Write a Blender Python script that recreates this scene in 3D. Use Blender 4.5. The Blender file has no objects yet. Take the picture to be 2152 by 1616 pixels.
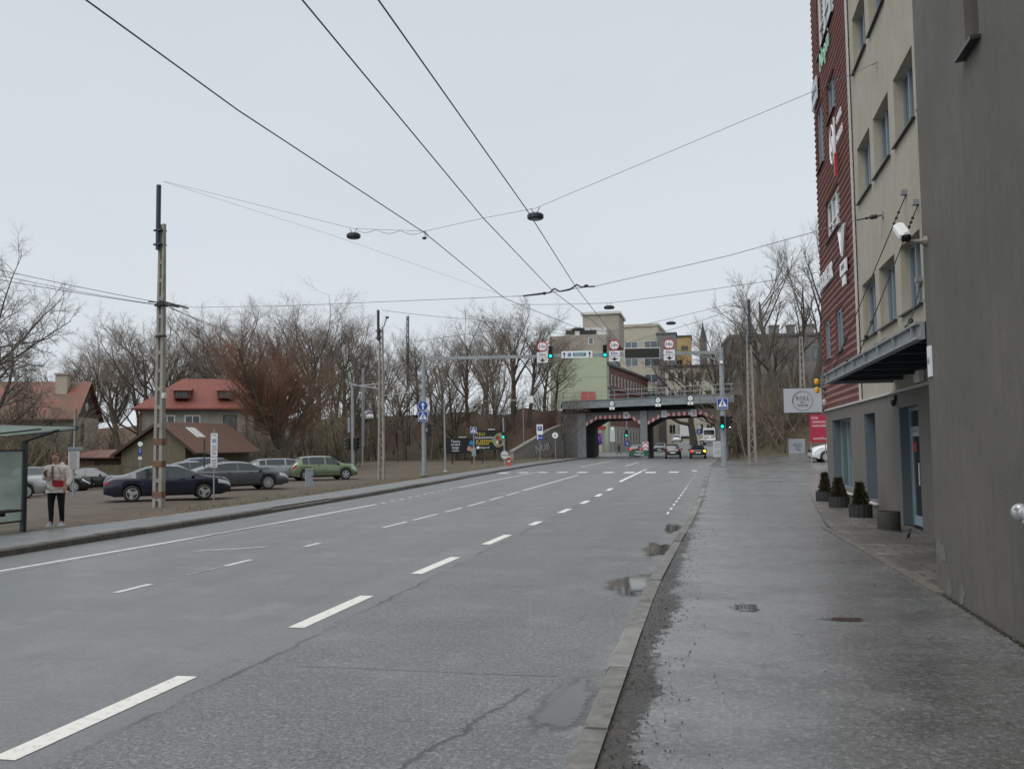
import bpy, math, random
import bmesh
from mathutils import Vector, Matrix
C = bpy.context.scene.collection
SC = bpy.context.scene
PI = math.pi
R = math.radians
# ---------------------------------------------------------------- camera model (used to lay out the street to scale)
FPX, CXP, CYP, EYE = 1900.0, 1076.0, 808.0, 1.77
PSI, TH, RHO = R(12.0), math.atan(127/1900), 0.0125
fw = Vector((-math.sin(PSI)*math.cos(TH), math.cos(PSI)*math.cos(TH), math.sin(TH)))
rt0 = Vector((math.cos(PSI), math.sin(PSI), 0)); up0 = rt0.cross(fw)
rt = rt0*math.cos(RHO) - up0*math.sin(RHO); up = up0*math.cos(RHO) + rt0*math.sin(RHO)
def ray(px, py): return fw + rt*((px-CXP)/FPX) - up*((py-CYP)/FPX)
def G(px, py, z=0):
    d = ray(px, py); t = (z-EYE)/d.z; return Vector((t*d.x, t*d.y, z))
def D(px, py, Y):
    d = ray(px, py); t = Y/d.y; return Vector((t*d.x, Y, EYE+t*d.z))
def lerp(a, b, t): return a+(b-a)*t
def sm(a, b, x):
    t = max(0, min(1, (x-a)/(b-a))); return t*t*(3-2*t)
def ip(tab, x):
    if x <= tab[0][0]: return tab[0][1]
    for (a, va), (b, vb) in zip(tab, tab[1:]):
        if x <= b: return lerp(va, vb, (x-a)/(b-a))
    return tab[-1][1]
# ---------------------------------------------------------------- mesh builder
class MB:
    def __init__(s): s.v=[]; s.f=[]; s.m=[]; s.xf=None
    def add(s, vs, fs, mi=0):
        o=len(s.v)
        if s.xf is not None: vs=[s.xf@Vector(v) for v in vs]
        s.v.extend([tuple(v) for v in vs]); s.f.extend([tuple(i+o for i in f) for f in fs]); s.m.extend([mi]*len(fs))
    def bx(s,x0,x1,y0,y1,z0,z1,mi=0):
        s.add([(x0,y0,z0),(x1,y0,z0),(x1,y1,z0),(x0,y1,z0),(x0,y0,z1),(x1,y0,z1),(x1,y1,z1),(x0,y1,z1)],
              [(0,3,2,1),(4,5,6,7),(0,1,5,4),(1,2,6,5),(2,3,7,6),(3,0,4,7)],mi)
    def box(s,c,d,mi=0):
        s.bx(c[0]-d[0]/2,c[0]+d[0]/2,c[1]-d[1]/2,c[1]+d[1]/2,c[2]-d[2]/2,c[2]+d[2]/2,mi)
    def bbox(s,c,d,b=.02,mi=0):      # box with chamfered vertical edges and top/bottom rims
        x,y,z=d[0]/2,d[1]/2,d[2]/2; ring=[(x-b,-y),(x,-y+b),(x,y-b),(x-b,y),(-x+b,y),(-x,y-b),(-x,-y+b),(-x+b,-y)]
        ins=lambda p:(p[0]-math.copysign(min(b,x*.9),p[0])*.7,p[1]-math.copysign(min(b,y*.9),p[1])*.7)
        lv=[[(*ins(p),-z) for p in ring],[(*p,-z+b) for p in ring],[(*p,z-b) for p in ring],[(*ins(p),z) for p in ring]]
        vs=[(q[0]+c[0],q[1]+c[1],q[2]+c[2]) for l in lv for q in l]
        fs=[tuple(range(7,-1,-1)),tuple(range(24,32))]
        for k in range(3):
            for i in range(8): fs.append((k*8+i,k*8+(i+1)%8,k*8+8+(i+1)%8,k*8+8+i))
        s.add(vs,fs,mi)
    def tube(s,pts,r,n=6,mi=0,cap=True):
        pts=[Vector(p) for p in pts]; k=len(pts)
        rr=r if isinstance(r,(list,tuple)) else [r]*k
        t0=(pts[1]-pts[0]).normalized()
        a=t0.cross(Vector((0,0,1)))
        if a.length<1e-3: a=t0.cross(Vector((0,1,0)))
        a.normalize(); vs=[]
        for i,p in enumerate(pts):
            t=(pts[min(i+1,k-1)]-pts[max(i-1,0)])
            if t.length<1e-9: t=t0
            t.normalize(); a=(a-t*a.dot(t))
            if a.length<1e-6: a=t.orthogonal()
            a.normalize(); b=t.cross(a)
            for j in range(n):
                w=2*PI*j/n; vs.append(p+(a*math.cos(w)+b*math.sin(w))*rr[i])
        fs=[]
        for i in range(k-1):
            for j in range(n): fs.append((i*n+j,i*n+(j+1)%n,(i+1)*n+(j+1)%n,(i+1)*n+j))
        if cap and n>3: fs.append(tuple(range(n-1,-1,-1))); fs.append(tuple((k-1)*n+j for j in range(n)))
        s.add(vs,fs,mi)
    def prism(s,pts,vec,mi=0):
        n=len(pts); vec=Vector(vec); a=[Vector(p) for p in pts]
        s.add(a+[p+vec for p in a],[tuple(range(n)),tuple(range(2*n-1,n-1,-1))]+[(i,(i+1)%n,n+(i+1)%n,n+i) for i in range(n)],mi)
    def lathe(s,prof,n=16,mi=0,ax=None,c=(0,0,0)):
        vs=[];k=len(prof)
        for r_,z in prof:
            for j in range(n):
                w=2*PI*j/n; vs.append(Vector((r_*math.cos(w),r_*math.sin(w),z)))
        if ax=='y': vs=[Vector((v.x,v.z,v.y)) for v in vs]
        if ax=='x': vs=[Vector((v.z,v.x,v.y)) for v in vs]
        vs=[v+Vector(c) for v in vs]
        fs=[(i*n+j,i*n+(j+1)%n,(i+1)*n+(j+1)%n,(i+1)*n+j) for i in range(k-1) for j in range(n)]
        fs+= [tuple(range(n-1,-1,-1)),tuple((k-1)*n+j for j in range(n))]
        s.add(vs,fs,mi)
    def ball(s,c,r,n=12,m=8,mi=0):
        r=r if isinstance(r,(list,tuple)) else (r,r,r)
        pr=[(math.sin(PI*i/m),-math.cos(PI*i/m)) for i in range(m+1)]
        vs=[(c[0]+r[0]*a*math.cos(2*PI*j/n),c[1]+r[1]*a*math.sin(2*PI*j/n),c[2]+r[2]*b) for a,b in pr for j in range(n)]
        s.add(vs,[(i*n+j,i*n+(j+1)%n,(i+1)*n+(j+1)%n,(i+1)*n+j) for i in range(m) for j in range(n)],mi)
    def disc(s,x,y,z,r,t,n=24,mi=0):   # disc facing -y, front face at y
        s.prism([(x+r*math.cos(2*PI*j/n),y,z+r*math.sin(2*PI*j/n)) for j in range(n)],(0,t,0),mi)
    def ring(s,x,y,z,r0,r1,t,n=28,mi=0):
        for j in range(n):
            a,b=2*PI*j/n,2*PI*(j+1)/n
            s.prism([(x+q*math.cos(w),y,z+q*math.sin(w)) for q,w in ((r0,a),(r1,a),(r1,b),(r0,b))],(0,t,0),mi)
    def text(s,txt,size,M,mi=0,ext=.003,sx=1.0):
        cu=bpy.data.curves.new('t','FONT'); cu.body=txt; cu.size=size; cu.extrude=ext; cu.align_x='CENTER'; cu.align_y='CENTER'; cu.resolution_u=2
        o=bpy.data.objects.new('t',cu); C.objects.link(o)
        dg=bpy.context.evaluated_depsgraph_get(); me=bpy.data.meshes.new_from_object(o.evaluated_get(dg))
        s.add([M@Vector((v.co.x*sx,v.co.y,v.co.z)) for v in me.vertices],[tuple(p.vertices) for p in me.polygons],mi)
        bpy.data.objects.remove(o); bpy.data.curves.remove(cu); bpy.data.meshes.remove(me)
    def build(s,name,mats,parent=None,smooth=False,fix=True,loc=None):
        me=bpy.data.meshes.new(name); me.from_pydata(s.v,[],s.f)
        for m in (mats if isinstance(mats,(list,tuple)) else [mats]): me.materials.append(m)
        if any(s.m): me.polygons.foreach_set('material_index',s.m)
        if fix:
            b=bmesh.new(); b.from_mesh(me); bmesh.ops.recalc_face_normals(b,faces=b.faces); b.to_mesh(me); b.free()
        if smooth: 
            me.polygons.foreach_set('use_smooth',[True]*len(me.polygons))
            if smooth=='auto':
                try: me.set_sharp_from_angle(angle=R(38))
                except Exception: pass
        me.update(); o=bpy.data.objects.new(name,me); C.objects.link(o)
        if parent is not None: o.parent=parent
        if loc is not None: o.location=loc
        return o
MF=Matrix(((1,0,0,0),(0,0,-1,0),(0,1,0,0),(0,0,0,1)))     # text facing -y
def TM(x,y,z,rot=0): return Matrix.Translation((x,y,z))@MF@Matrix.Rotation(rot,4,'Z')
def tag(o,label=None,cat=None,group=None,kind=None):
    if label: o['label']=label
    if cat: o['category']=cat
    if group: o['group']=group
    if kind: o['kind']=kind
    return o
def thing(name,label,cat,loc=(0,0,0),rz=0,group=None):
    o=bpy.data.objects.new(name,None); C.objects.link(o); o.location=loc; o.rotation_euler=(0,0,rz); o.empty_display_size=.2
    return tag(o,label,cat,group)
def copy_tree(o,parent=None):
    c=o.copy(); C.objects.link(c)
    if parent is not None: c.parent=parent
    for ch in list(o.children): copy_tree(ch,c)
    return c
# ---------------------------------------------------------------- materials
def nt_of(name):
    m=bpy.data.materials.new(name); m.use_nodes=True; return m,m.node_tree,m.node_tree.nodes['Principled BSDF']
def N(nt,t,**k):
    n=nt.nodes.new(t)
    for a,b in k.items():
        if a in n.inputs: n.inputs[a].default_value=b
        else: setattr(n,a,b)
    return n
def L(nt,a,b): nt.links.new(a,b)
def noise(nt,co,scale,detail=4,rough=.6,sc=(1,1,1)):
    n=N(nt,'ShaderNodeTexNoise'); n.inputs['Scale'].default_value=scale; n.inputs['Detail'].default_value=detail; n.inputs['Roughness'].default_value=rough
    if sc!=(1,1,1):
        mp=N(nt,'ShaderNodeMapping'); mp.inputs['Scale'].default_value=sc; L(nt,co,mp.inputs[0]); co=mp.outputs[0]
    L(nt,co,n.inputs['Vector']); return n.outputs['Fac']
def ramp(nt,fac,stops):
    r=N(nt,'ShaderNodeValToRGB'); e=r.color_ramp.elements
    while len(e)<len(stops): e.new(.5)
    for i,(p,c) in enumerate(stops):
        e[i].position=p; e[i].color=(c,c,c,1) if isinstance(c,(int,float)) else (*c[:3],1)
    L(nt,fac,r.inputs[0]); return r.outputs[0]
def mixc(nt,f,a,b,mode='MIX'):
    m=N(nt,'ShaderNodeMix',data_type='RGBA',blend_type=mode)
    for s,x in ((0,f),(6,a),(7,b)):
        if isinstance(x,(int,float)): m.inputs[s].default_value=x
        elif isinstance(x,(tuple,list)): m.inputs[s].default_value=(*x[:3],1)
        else: L(nt,x,m.inputs[s])
    return m.outputs[2]
def mth(nt,op,a,b=None,c=None):
    m=N(nt,'ShaderNodeMath',operation=op)
    for i,x in enumerate((a,b,c)):
        if x is None: continue
        if isinstance(x,(int,float)): m.inputs[i].default_value=x
        else: L(nt,x,m.inputs[i])
    return m.outputs[0]
def mat(name,col,rough=.6,var=.25,scale=6,bump=0,bscale=80,metal=0,col2=None,coat=0,emit=0,sc=(1,1,1),spec=.5,thr=(.35,.7)):
    m,nt,p=nt_of(name)
    p.inputs['Roughness'].default_value=rough; p.inputs['Metallic'].default_value=metal; p.inputs['Specular IOR Level'].default_value=spec
    if coat: p.inputs['Coat Weight'].default_value=coat; p.inputs['Coat Roughness'].default_value=.06
    co=N(nt,'ShaderNodeTexCoord').outputs['Object']
    if var or col2:
        c2=col2 or tuple(x*(1-var) for x in col)
        L(nt,mixc(nt,ramp(nt,noise(nt,co,scale,5,.65,sc),[(thr[0],0),(thr[1],1)]),col,c2),p.inputs['Base Color'])
    else: p.inputs['Base Color'].default_value=(*col,1)
    if bump:
        b=N(nt,'ShaderNodeBump'); b.inputs['Strength'].default_value=bump; b.inputs['Distance'].default_value=.01
        L(nt,noise(nt,co,bscale,3,.6),b.inputs['Height']); L(nt,b.outputs[0],p.inputs['Normal'])
    if emit:
        p.inputs['Emission Color'].default_value=(*col,1); p.inputs['Emission Strength'].default_value=emit
    return m
def flat(name,col,rough=.5,**k): return mat(name,col,rough,var=0,**k)
M={}
def asphalt(name,dark,lite,wet0,wet1,big=.3,grain=1.0,seams=False,streak=(1,1,1),film=0,mud=False):
    m,nt,p=nt_of(name); co=N(nt,'ShaderNodeTexCoord').outputs['Object']
    nb=noise(nt,co,big,6,.62,streak); nm=noise(nt,co,2.3,5,.7); nf=noise(nt,co,46,3,.85); nv=noise(nt,co,24,4,.75)
    w=mth(nt,'ADD',mth(nt,'MULTIPLY',nb,.72),mth(nt,'MULTIPLY',nm,.28))
    wf=ramp(nt,w,[(.38,0),(.6,1)])
    base=mixc(nt,wf,dark,lite)
    base=mixc(nt,ramp(nt,nf,[(.42,1 if seams else .6),(.52,0)]),base,tuple(x*.3 for x in dark))
    base=mixc(nt,ramp(nt,noise(nt,co,11,4,.75),[(.38,.35),(.6,0)]),base,tuple(x*.35 for x in dark))
    base=mixc(nt,ramp(nt,nv,[(.52,0),(.66,.6)]),base,tuple(min(1,x*1.7) for x in lite))
    h=mth(nt,'ADD',mth(nt,'MULTIPLY',nf,1.0),mth(nt,'MULTIPLY',nv,.7))
    # fine crazing
    nd=N(nt,'ShaderNodeTexNoise'); nd.inputs['Scale'].default_value=1.1; nd.inputs['Detail'].default_value=5; L(nt,co,nd.inputs['Vector'])
    vm=N(nt,'ShaderNodeVectorMath',operation='MULTIPLY_ADD'); L(nt,nd.outputs['Color'],vm.inputs[0]); vm.inputs[1].default_value=(1.1,1.1,0); L(nt,co,vm.inputs[2])
    vo=N(nt,'ShaderNodeTexVoronoi',feature='DISTANCE_TO_EDGE'); vo.inputs['Scale'].default_value=.33; L(nt,vm.outputs[0],vo.inputs['Vector'])
    cr=mth(nt,'MULTIPLY',ramp(nt,vo.outputs['Distance'],[(.001,.7),(.005,0)]),ramp(nt,noise(nt,co,.5,3),[(.54,0),(.64,1)]))
    if seams:
        sx=N(nt,'ShaderNodeSeparateXYZ'); L(nt,co,sx.inputs[0])
        wob=mth(nt,'MULTIPLY',mth(nt,'SUBTRACT',noise(nt,co,1.3,6,.7),.5),.28)
        a=mth(nt,'ABSOLUTE',mth(nt,'ADD',mth(nt,'ADD',sx.outputs[0],3.66),wob))
        s1=mth(nt,'MULTIPLY',ramp(nt,a,[(.006,1),(.03,0)]),ramp(nt,noise(nt,co,.6,3),[(.45,0),(.55,1)]))
        b_=mth(nt,'ABSOLUTE',mth(nt,'ADD',mth(nt,'SUBTRACT',sx.outputs[1],6.95),mth(nt,'MULTIPLY',wob,.5)))
        s2=mth(nt,'MULTIPLY',ramp(nt,b_,[(.004,1),(.02,0)]),mth(nt,'MULTIPLY',mth(nt,'GREATER_THAN',sx.outputs[0],-3.3),mth(nt,'LESS_THAN',sx.outputs[0],-1.15)))
        c_=mth(nt,'ABSOLUTE',mth(nt,'ADD',mth(nt,'ADD',sx.outputs[0],mth(nt,'MULTIPLY',sx.outputs[1],-.22)),mth(nt,'ADD',2.75,mth(nt,'MULTIPLY',wob,1.6))))
        s3=mth(nt,'MULTIPLY',ramp(nt,c_,[(.006,1),(.028,0)]),mth(nt,'LESS_THAN',sx.outputs[1],6.6))
        cr=mth(nt,'MAXIMUM',mth(nt,'MAXIMUM',cr,s1),mth(nt,'MAXIMUM',s2,s3))
        # the two lanes beyond the seam carry a smoother, greener-grey overlay
        base=mixc(nt,mth(nt,'MULTIPLY',mth(nt,'LESS_THAN',mth(nt,'ADD',sx.outputs[0],wob),-3.7),.5),base,(.17,.177,.176))
        # damp gutter strip of fines next to the kerb
        g=mth(nt,'MULTIPLY',ramp(nt,mth(nt,'ADD',mth(nt,'ADD',sx.outputs[0],.38),mth(nt,'MULTIPLY',noise(nt,co,1.7,4),1.1)),[(0,0),(.25,1)]),ramp(nt,noise(nt,co,3.1,4),[(.4,0),(.6,1)]))
        base=mixc(nt,mth(nt,'MULTIPLY',g,.6),base,(.2,.195,.185))
        # wheel tracks, slightly polished
    tr=noise(nt,co,1.0,3,.5,(1.5,.045,1))
    base=mixc(nt,ramp(nt,tr,[(.35,.22),(.65,0)]),base,tuple(x*.55 for x in dark))
    base=mixc(nt,ramp(nt,noise(nt,co,.9,4,.6),[(.55,0),(.75,.3)]),base,tuple(x*1.5 for x in lite))
    if mud:
        kd=N(nt,'ShaderNodeAttribute',attribute_name='kd').outputs['Fac']; mw=N(nt,'ShaderNodeAttribute',attribute_name='mudw').outputs['Fac']
        q=mth(nt,'ADD',kd,mth(nt,'ADD',mth(nt,'MULTIPLY',mth(nt,'SUBTRACT',noise(nt,co,.9,3),.5),.5),mth(nt,'ADD',mth(nt,'MULTIPLY',mth(nt,'SUBTRACT',noise(nt,co,7,4,.7),.5),.35),mth(nt,'MULTIPLY',mth(nt,'SUBTRACT',noise(nt,co,40,3,.8),.5),.22))))
        mf=ramp(nt,mth(nt,'SUBTRACT',q,mw),[(0,1),(.05,0)])
        mcol=mixc(nt,ramp(nt,noise(nt,co,30,4,.8),[(.38,0),(.62,1)]),(.024,.021,.019),(.088,.078,.068))
        base=mixc(nt,mf,base,mcol); h=mth(nt,'ADD',h,mth(nt,'MULTIPLY',mth(nt,'MULTIPLY',mf,noise(nt,co,26,5,.8)),5))
    base=mixc(nt,mth(nt,'MULTIPLY',cr,.8),base,(.03,.03,.029))
    L(nt,base,p.inputs['Base Color'])
    rg=N(nt,'ShaderNodeMapRange'); L(nt,wf,rg.inputs[0]); rg.inputs[3].default_value=wet0; rg.inputs[4].default_value=wet1
    L(nt,rg.outputs[0],p.inputs['Roughness'])
    if film:
        fm=ramp(nt,mth(nt,'ADD',mth(nt,'MULTIPLY',noise(nt,co,.55,5,.65,(1,1.5,1)),.7),mth(nt,'MULTIPLY',noise(nt,co,5,4,.7),.3)),[(.4,film*.25),(.56,film)])
        if mud: fm=mth(nt,'MULTIPLY',fm,mth(nt,'SUBTRACT',1,mf))
        L(nt,fm,p.inputs['Coat Weight']); p.inputs['Coat IOR'].default_value=1.36; p.inputs['Coat Roughness'].default_value=.25
        b2=N(nt,'ShaderNodeBump'); b2.inputs['Strength'].default_value=.17*grain; b2.inputs['Distance'].default_value=.006; L(nt,h,b2.inputs['Height']); L(nt,b2.outputs[0],p.inputs['Coat Normal'])
    bp=N(nt,'ShaderNodeBump'); bp.inputs['Strength'].default_value=.55*grain; bp.inputs['Distance'].default_value=.006
    L(nt,mth(nt,'SUBTRACT',h,mth(nt,'MULTIPLY',cr,3)),bp.inputs['Height']); L(nt,bp.outputs[0],p.inputs['Normal'])
    return m
M['road']=asphalt('road_asphalt',(.138,.141,.142),(.2,.204,.206),.4,.66,.22,.8,True,film=.35)
M['walk']=asphalt('pavement_asphalt',(.088,.085,.081),(.195,.195,.193),.2,.5,.42,1.2,False,(.8,1.6,1),film=1.0,mud=True)
M['walkL']=asphalt('left_pavement_asphalt',(.15,.155,.158),(.22,.225,.228),.4,.65,.4,.7,film=.4)
M['line']=mat('line_paint',(.74,.73,.68),.5,scale=14,col2=(.36,.36,.34),bump=.3,bscale=120,thr=(.52,.8))
M['worn']=mat('worn_line_paint',(.42,.42,.41),.6,scale=9,col2=(.16,.165,.165),thr=(.4,.62))
M['kerb2']=mat('kerb_granite_dull',(.17,.163,.15),.65,scale=8,col2=(.085,.08,.072),bump=.5,bscale=60); M['kerb3']=mat('kerb_granite_pale',(.27,.265,.255),.6,scale=6,col2=(.17,.162,.15),bump=.4,bscale=80); M['line2']=mat('thin_line_paint',(.62,.62,.59),.55,scale=10,col2=(.3,.3,.295),thr=(.45,.75))
M['kerb']=mat('kerb_granite',(.22,.215,.205),.6,scale=7,col2=(.1,.093,.084),bump=.4,bscale=70)
M['kerbL']=mat('kerb_dirty',(.13,.12,.105),.7,scale=5,col2=(.07,.062,.05),bump=.5,bscale=40)
M['mud']=mat('mud',(.055,.047,.04),.6,scale=16,col2=(.022,.019,.017),bump=1.0,bscale=48,thr=(.35,.65))
def water():
    m,nt,p=nt_of('puddle_water'); p.inputs['Base Color'].default_value=(.045,.044,.04,1); p.inputs['Roughness'].default_value=.04
    co=N(nt,'ShaderNodeTexCoord').outputs['Object']; e=N(nt,'ShaderNodeAttribute',attribute_name='rim').outputs['Fac']
    q=mth(nt,'ADD',e,mth(nt,'ADD',mth(nt,'MULTIPLY',mth(nt,'SUBTRACT',noise(nt,co,3.5,4,.6),.5),.7),mth(nt,'MULTIPLY',mth(nt,'SUBTRACT',noise(nt,co,22,4,.7),.5),.35)))
    L(nt,ramp(nt,q,[(.22,0),(.34,.35),(.46,.95)]),p.inputs['Alpha']); return m
M['water']=water()
def terrain_mat():
    m,nt,p=nt_of('ground_soil'); co=N(nt,'ShaderNodeTexCoord').outputs['Object']
    a=noise(nt,co,.35,6,.7); b=noise(nt,co,4,5,.75); c=noise(nt,co,22,3,.8)
    x=mixc(nt,ramp(nt,a,[(.4,0),(.6,1)]),(.125,.092,.066),(.085,.074,.045))
    x=mixc(nt,ramp(nt,b,[(.45,0),(.62,.8)]),x,(.05,.036,.026)); x=mixc(nt,ramp(nt,c,[(.58,0),(.7,.8)]),x,(.27,.215,.16))
    at=N(nt,'ShaderNodeAttribute',attribute_name='litter'); lit=mixc(nt,ramp(nt,b,[(.4,0),(.6,1)]),(.105,.055,.04),(.06,.036,.027))
    lit=mixc(nt,ramp(nt,c,[(.6,0),(.72,.55)]),lit,(.2,.15,.11)); x=mixc(nt,at.outputs['Fac'],x,lit)
    ag=N(nt,'ShaderNodeAttribute',attribute_name='grass'); gr=mixc(nt,ramp(nt,b,[(.35,0),(.65,1)]),(.09,.075,.04),(.055,.047,.024)); x=mixc(nt,ag.outputs['Fac'],x,gr)
    L(nt,x,p.inputs['Base Color']); p.inputs['Roughness'].default_value=.85
    bp=N(nt,'ShaderNodeBump'); bp.inputs['Strength'].default_value=.9; bp.inputs['Distance'].default_value=.05
    L(nt,mth(nt,'ADD',b,c),bp.inputs['Height']); L(nt,bp.outputs[0],p.inputs['Normal']); return m
M['soil']=terrain_mat()
M['lot']=mat('lot_gravel',(.105,.078,.058),.75,scale=.9,col2=(.06,.047,.037),bump=.6,bscale=20,sc=(1,2.2,1))
def pavers():
    m,nt,p=nt_of('block_paving'); co=N(nt,'ShaderNodeTexCoord').outputs['Object']
    br=N(nt,'ShaderNodeTexBrick'); br.inputs['Scale'].default_value=1; br.inputs['Brick Width'].default_value=.42; br.inputs['Row Height'].default_value=.3; br.inputs['Mortar Size'].default_value=.012
    br.inputs['Color1'].default_value=(.22,.2,.175,1); br.inputs['Color2'].default_value=(.15,.14,.125,1); br.inputs['Mortar'].default_value=(.045,.042,.037,1); br.inputs['Bias'].default_value=0
    L(nt,co,br.inputs['Vector']); n=ramp(nt,noise(nt,co,.9,5,.6),[(.4,0),(.58,1)])
    L(nt,mixc(nt,mth(nt,'MULTIPLY',n,.7),br.outputs['Color'],(.075,.07,.066)),p.inputs['Base Color']); p.inputs['Roughness'].default_value=.5
    bp=N(nt,'ShaderNodeBump'); bp.inputs['Strength'].default_value=.6; bp.inputs['Distance'].default_value=.01; L(nt,br.outputs['Fac'],bp.inputs['Height']); bp.invert=True
    L(nt,bp.outputs[0],p.inputs['Normal']); return m
M['paver']=pavers()
def plaster(name,col,col2,drip=True,bump=.5,extra=None):
    m,nt,p=nt_of(name); co=N(nt,'ShaderNodeTexCoord').outputs['Object']
    x=mixc(nt,ramp(nt,noise(nt,co,.8,5,.6),[(.35,0),(.65,1)]),col,col2)
    x=mixc(nt,ramp(nt,noise(nt,co,4,4,.6,(2.5,2.5,.18)),[(.5,0),(.74,.55)]),x,tuple(c*.62 for c in col2))
    x=mixc(nt,ramp(nt,noise(nt,co,2.6,6,.75),[(.42,.3),(.62,0)]),x,tuple(c*.72 for c in col2))
    x=mixc(nt,ramp(nt,noise(nt,co,60,2,.7),[(.4,.3),(.6,0)]),x,tuple(c*.7 for c in col))
    if extra: x=mixc(nt,mth(nt,'MULTIPLY',ramp(nt,noise(nt,co,1.9,3,.5),[(.66,0),(.7,.5)]),1),x,extra)
    L(nt,x,p.inputs['Base Color']); p.inputs['Roughness'].default_value=.8
    bp=N(nt,'ShaderNodeBump'); bp.inputs['Strength'].default_value=bump; bp.inputs['Distance'].default_value=.008
    L(nt,noise(nt,co,55,3,.7),bp.inputs['Height']); L(nt,bp.outputs[0],p.inputs['Normal']); return m
M['grey']=plaster('grey_taupe_render',(.142,.131,.113),(.108,.101,.09),bump=.75)
M['cream']=plaster('cream_render',(.44,.41,.33),(.38,.35,.28))
M['lower']=plaster('taupe_ground_floor_render',(.165,.152,.14),(.14,.13,.118))
M['stain']=mat('pale_paint_patch',(.165,.172,.163),.8,scale=14,col2=(.125,.118,.103),thr=(.3,.65))
M['khaki']=plaster('khaki_concrete',(.36,.33,.28),(.3,.275,.23))
M['green']=plaster('pale_green_render',(.4,.46,.33),(.36,.42,.31))
M['palewall']=plaster('pale_cream_wall',(.46,.43,.35),(.4,.37,.3))
M['housewall']=plaster('old_house_render',(.5,.455,.36),(.38,.34,.27))
M['housegrey']=plaster('old_grey_render',(.36,.34,.3),(.26,.245,.22))
M['fargrey']=plaster('sooty_render',(.22,.218,.212),(.155,.152,.147))
M['conc']=mat('concrete',(.29,.27,.24),.8,scale=3,col2=(.19,.175,.155),bump=.5,bscale=30)
M['concd']=mat('dark_concrete',(.15,.15,.148),.8,scale=2,col2=(.09,.09,.09),bump=.5,bscale=20)
M['pier']=mat('painted_pier',(.2,.215,.225),.7,scale=1.5,col2=(.14,.15,.155))
M['girder']=mat('blue_grey_steel_paint',(.23,.26,.28),.55,scale=.8,col2=(.16,.185,.2),sc=(1,1,3))
M['shade_dark']=mat('soffit_shade',(.025,.025,.025),.9,scale=2)  # near-black tone with the shade of undersides and recesses painted in
M['metal']=mat('galvanised_steel',(.31,.335,.35),.5,scale=3,col2=(.22,.24,.25),metal=.3)
M['dmetal']=mat('dark_painted_steel',(.03,.04,.05),.5,scale=5)
M['black']=flat('black_plastic',(.012,.012,.013),.45)
M['rub']=flat('tyre_rubber',(.018,.018,.018),.75)
M['alloy']=mat('alloy_rim',(.55,.56,.57),.35,var=.1,metal=.6)
M['glass']=flat('dark_window_glass',(.02,.024,.026),.04,spec=.8)
M['carglass']=flat('car_glass',(.022,.028,.03),.05,spec=.9)
M['winglass']=mat('curtained_glass',(.06,.08,.09),.06,scale=2,col2=(.12,.15,.16),sc=(3,3,.4),spec=.9)
M['white']=flat('white_frame',(.72,.73,.72),.45)
M['grframe']=flat('grey_blue_frame',(.2,.25,.29),.45)
M['blue_rec']=mat('blue_grey_panel',(.105,.135,.158),.6,var=.15)
M['sill']=flat('dark_metal_sill',(.02,.02,.02),.4)
M['ltsill']=flat('pale_sill',(.5,.5,.48),.5)
def corr():
    return mat('brick_red_sheet',(.22,.064,.044),.5,scale=1.2,col2=(.17,.048,.034),sc=(1,1,.2))
M['red']=corr()
M['rust']=mat('rusty_steel',(.17,.09,.055),.8,scale=7,col2=(.09,.055,.04),bump=.4)
M['signw']=flat('sign_white',(.72,.74,.76),.4); M['signb']=flat('sign_blue',(.012,.06,.28),.4); M['signr']=flat('sign_red',(.45,.02,.025),.4)
M['signk']=flat('sign_black',(.01,.01,.011),.45); M['crim']=flat('crimson_panel',(.36,.022,.055),.45); M['teal']=flat('teal_panel',(.02,.16,.2),.45)
M['signpale']=mat('pale_grey_panel',(.5,.53,.57),.45,var=.06); M['signtxt']=flat('grey_lettering',(.1,.105,.115),.5)
M['mint']=flat('mint_letters',(.35,.68,.5),.5); M['yel']=flat('yellow_print',(.72,.55,.06),.5); M['orange']=flat('orange_plastic',(.62,.06,.015),.5)
M['lit']=flat('green_lamp_lit',(.0,1,.72),.3,emit=1.5); M['off']=flat('unlit_lens',(.03,.012,.012),.2)
M['litw']=flat('white_lamp_lit',(.85,1,.92),.3,emit=1.2)
M['tailr']=flat('red_lamp_lit',(1,.03,.02),.3,emit=1.6); M['amber']=flat('amber_lamp_lit',(1,.55,.02),.3,emit=2.2); M['tail']=flat('tail_lens',(.3,.012,.012),.2)
M['headl']=flat('headlamp_glass',(.55,.58,.6),.12); M['plate']=flat('number_plate',(.75,.76,.76),.4)
M['wire']=flat('wire_grey',(.12,.125,.13),.5); M['wired']=flat('insulator_dark',(.015,.016,.018),.5)
M['bark']=mat('bark',(.1,.084,.068),.9,scale=6,col2=(.055,.047,.038)); M['twig']=mat('twigs',(.215,.17,.132),.9,scale=.4,col2=(.15,.118,.094))
M['twigo']=mat('olive_twigs',(.2,.165,.105),.9,scale=.4,col2=(.14,.115,.075))
M['twigg']=mat('grey_twigs',(.2,.175,.15),.9,scale=.4,col2=(.13,.113,.096))
M['wil']=mat('willow_shoots',(.2,.105,.068),.8,scale=.3,col2=(.13,.085,.05)); M['leafg']=mat('thuja_green',(.035,.045,.02),.8,scale=9,col2=(.075,.055,.025))
M['woodg']=mat('weathered_boards',(.14,.12,.08),.85,scale=1.2,col2=(.085,.075,.05),sc=(6,6,.4)); M['woodb']=mat('brown_boards',(.06,.038,.028),.85,scale=2,sc=(6,6,.5))
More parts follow.
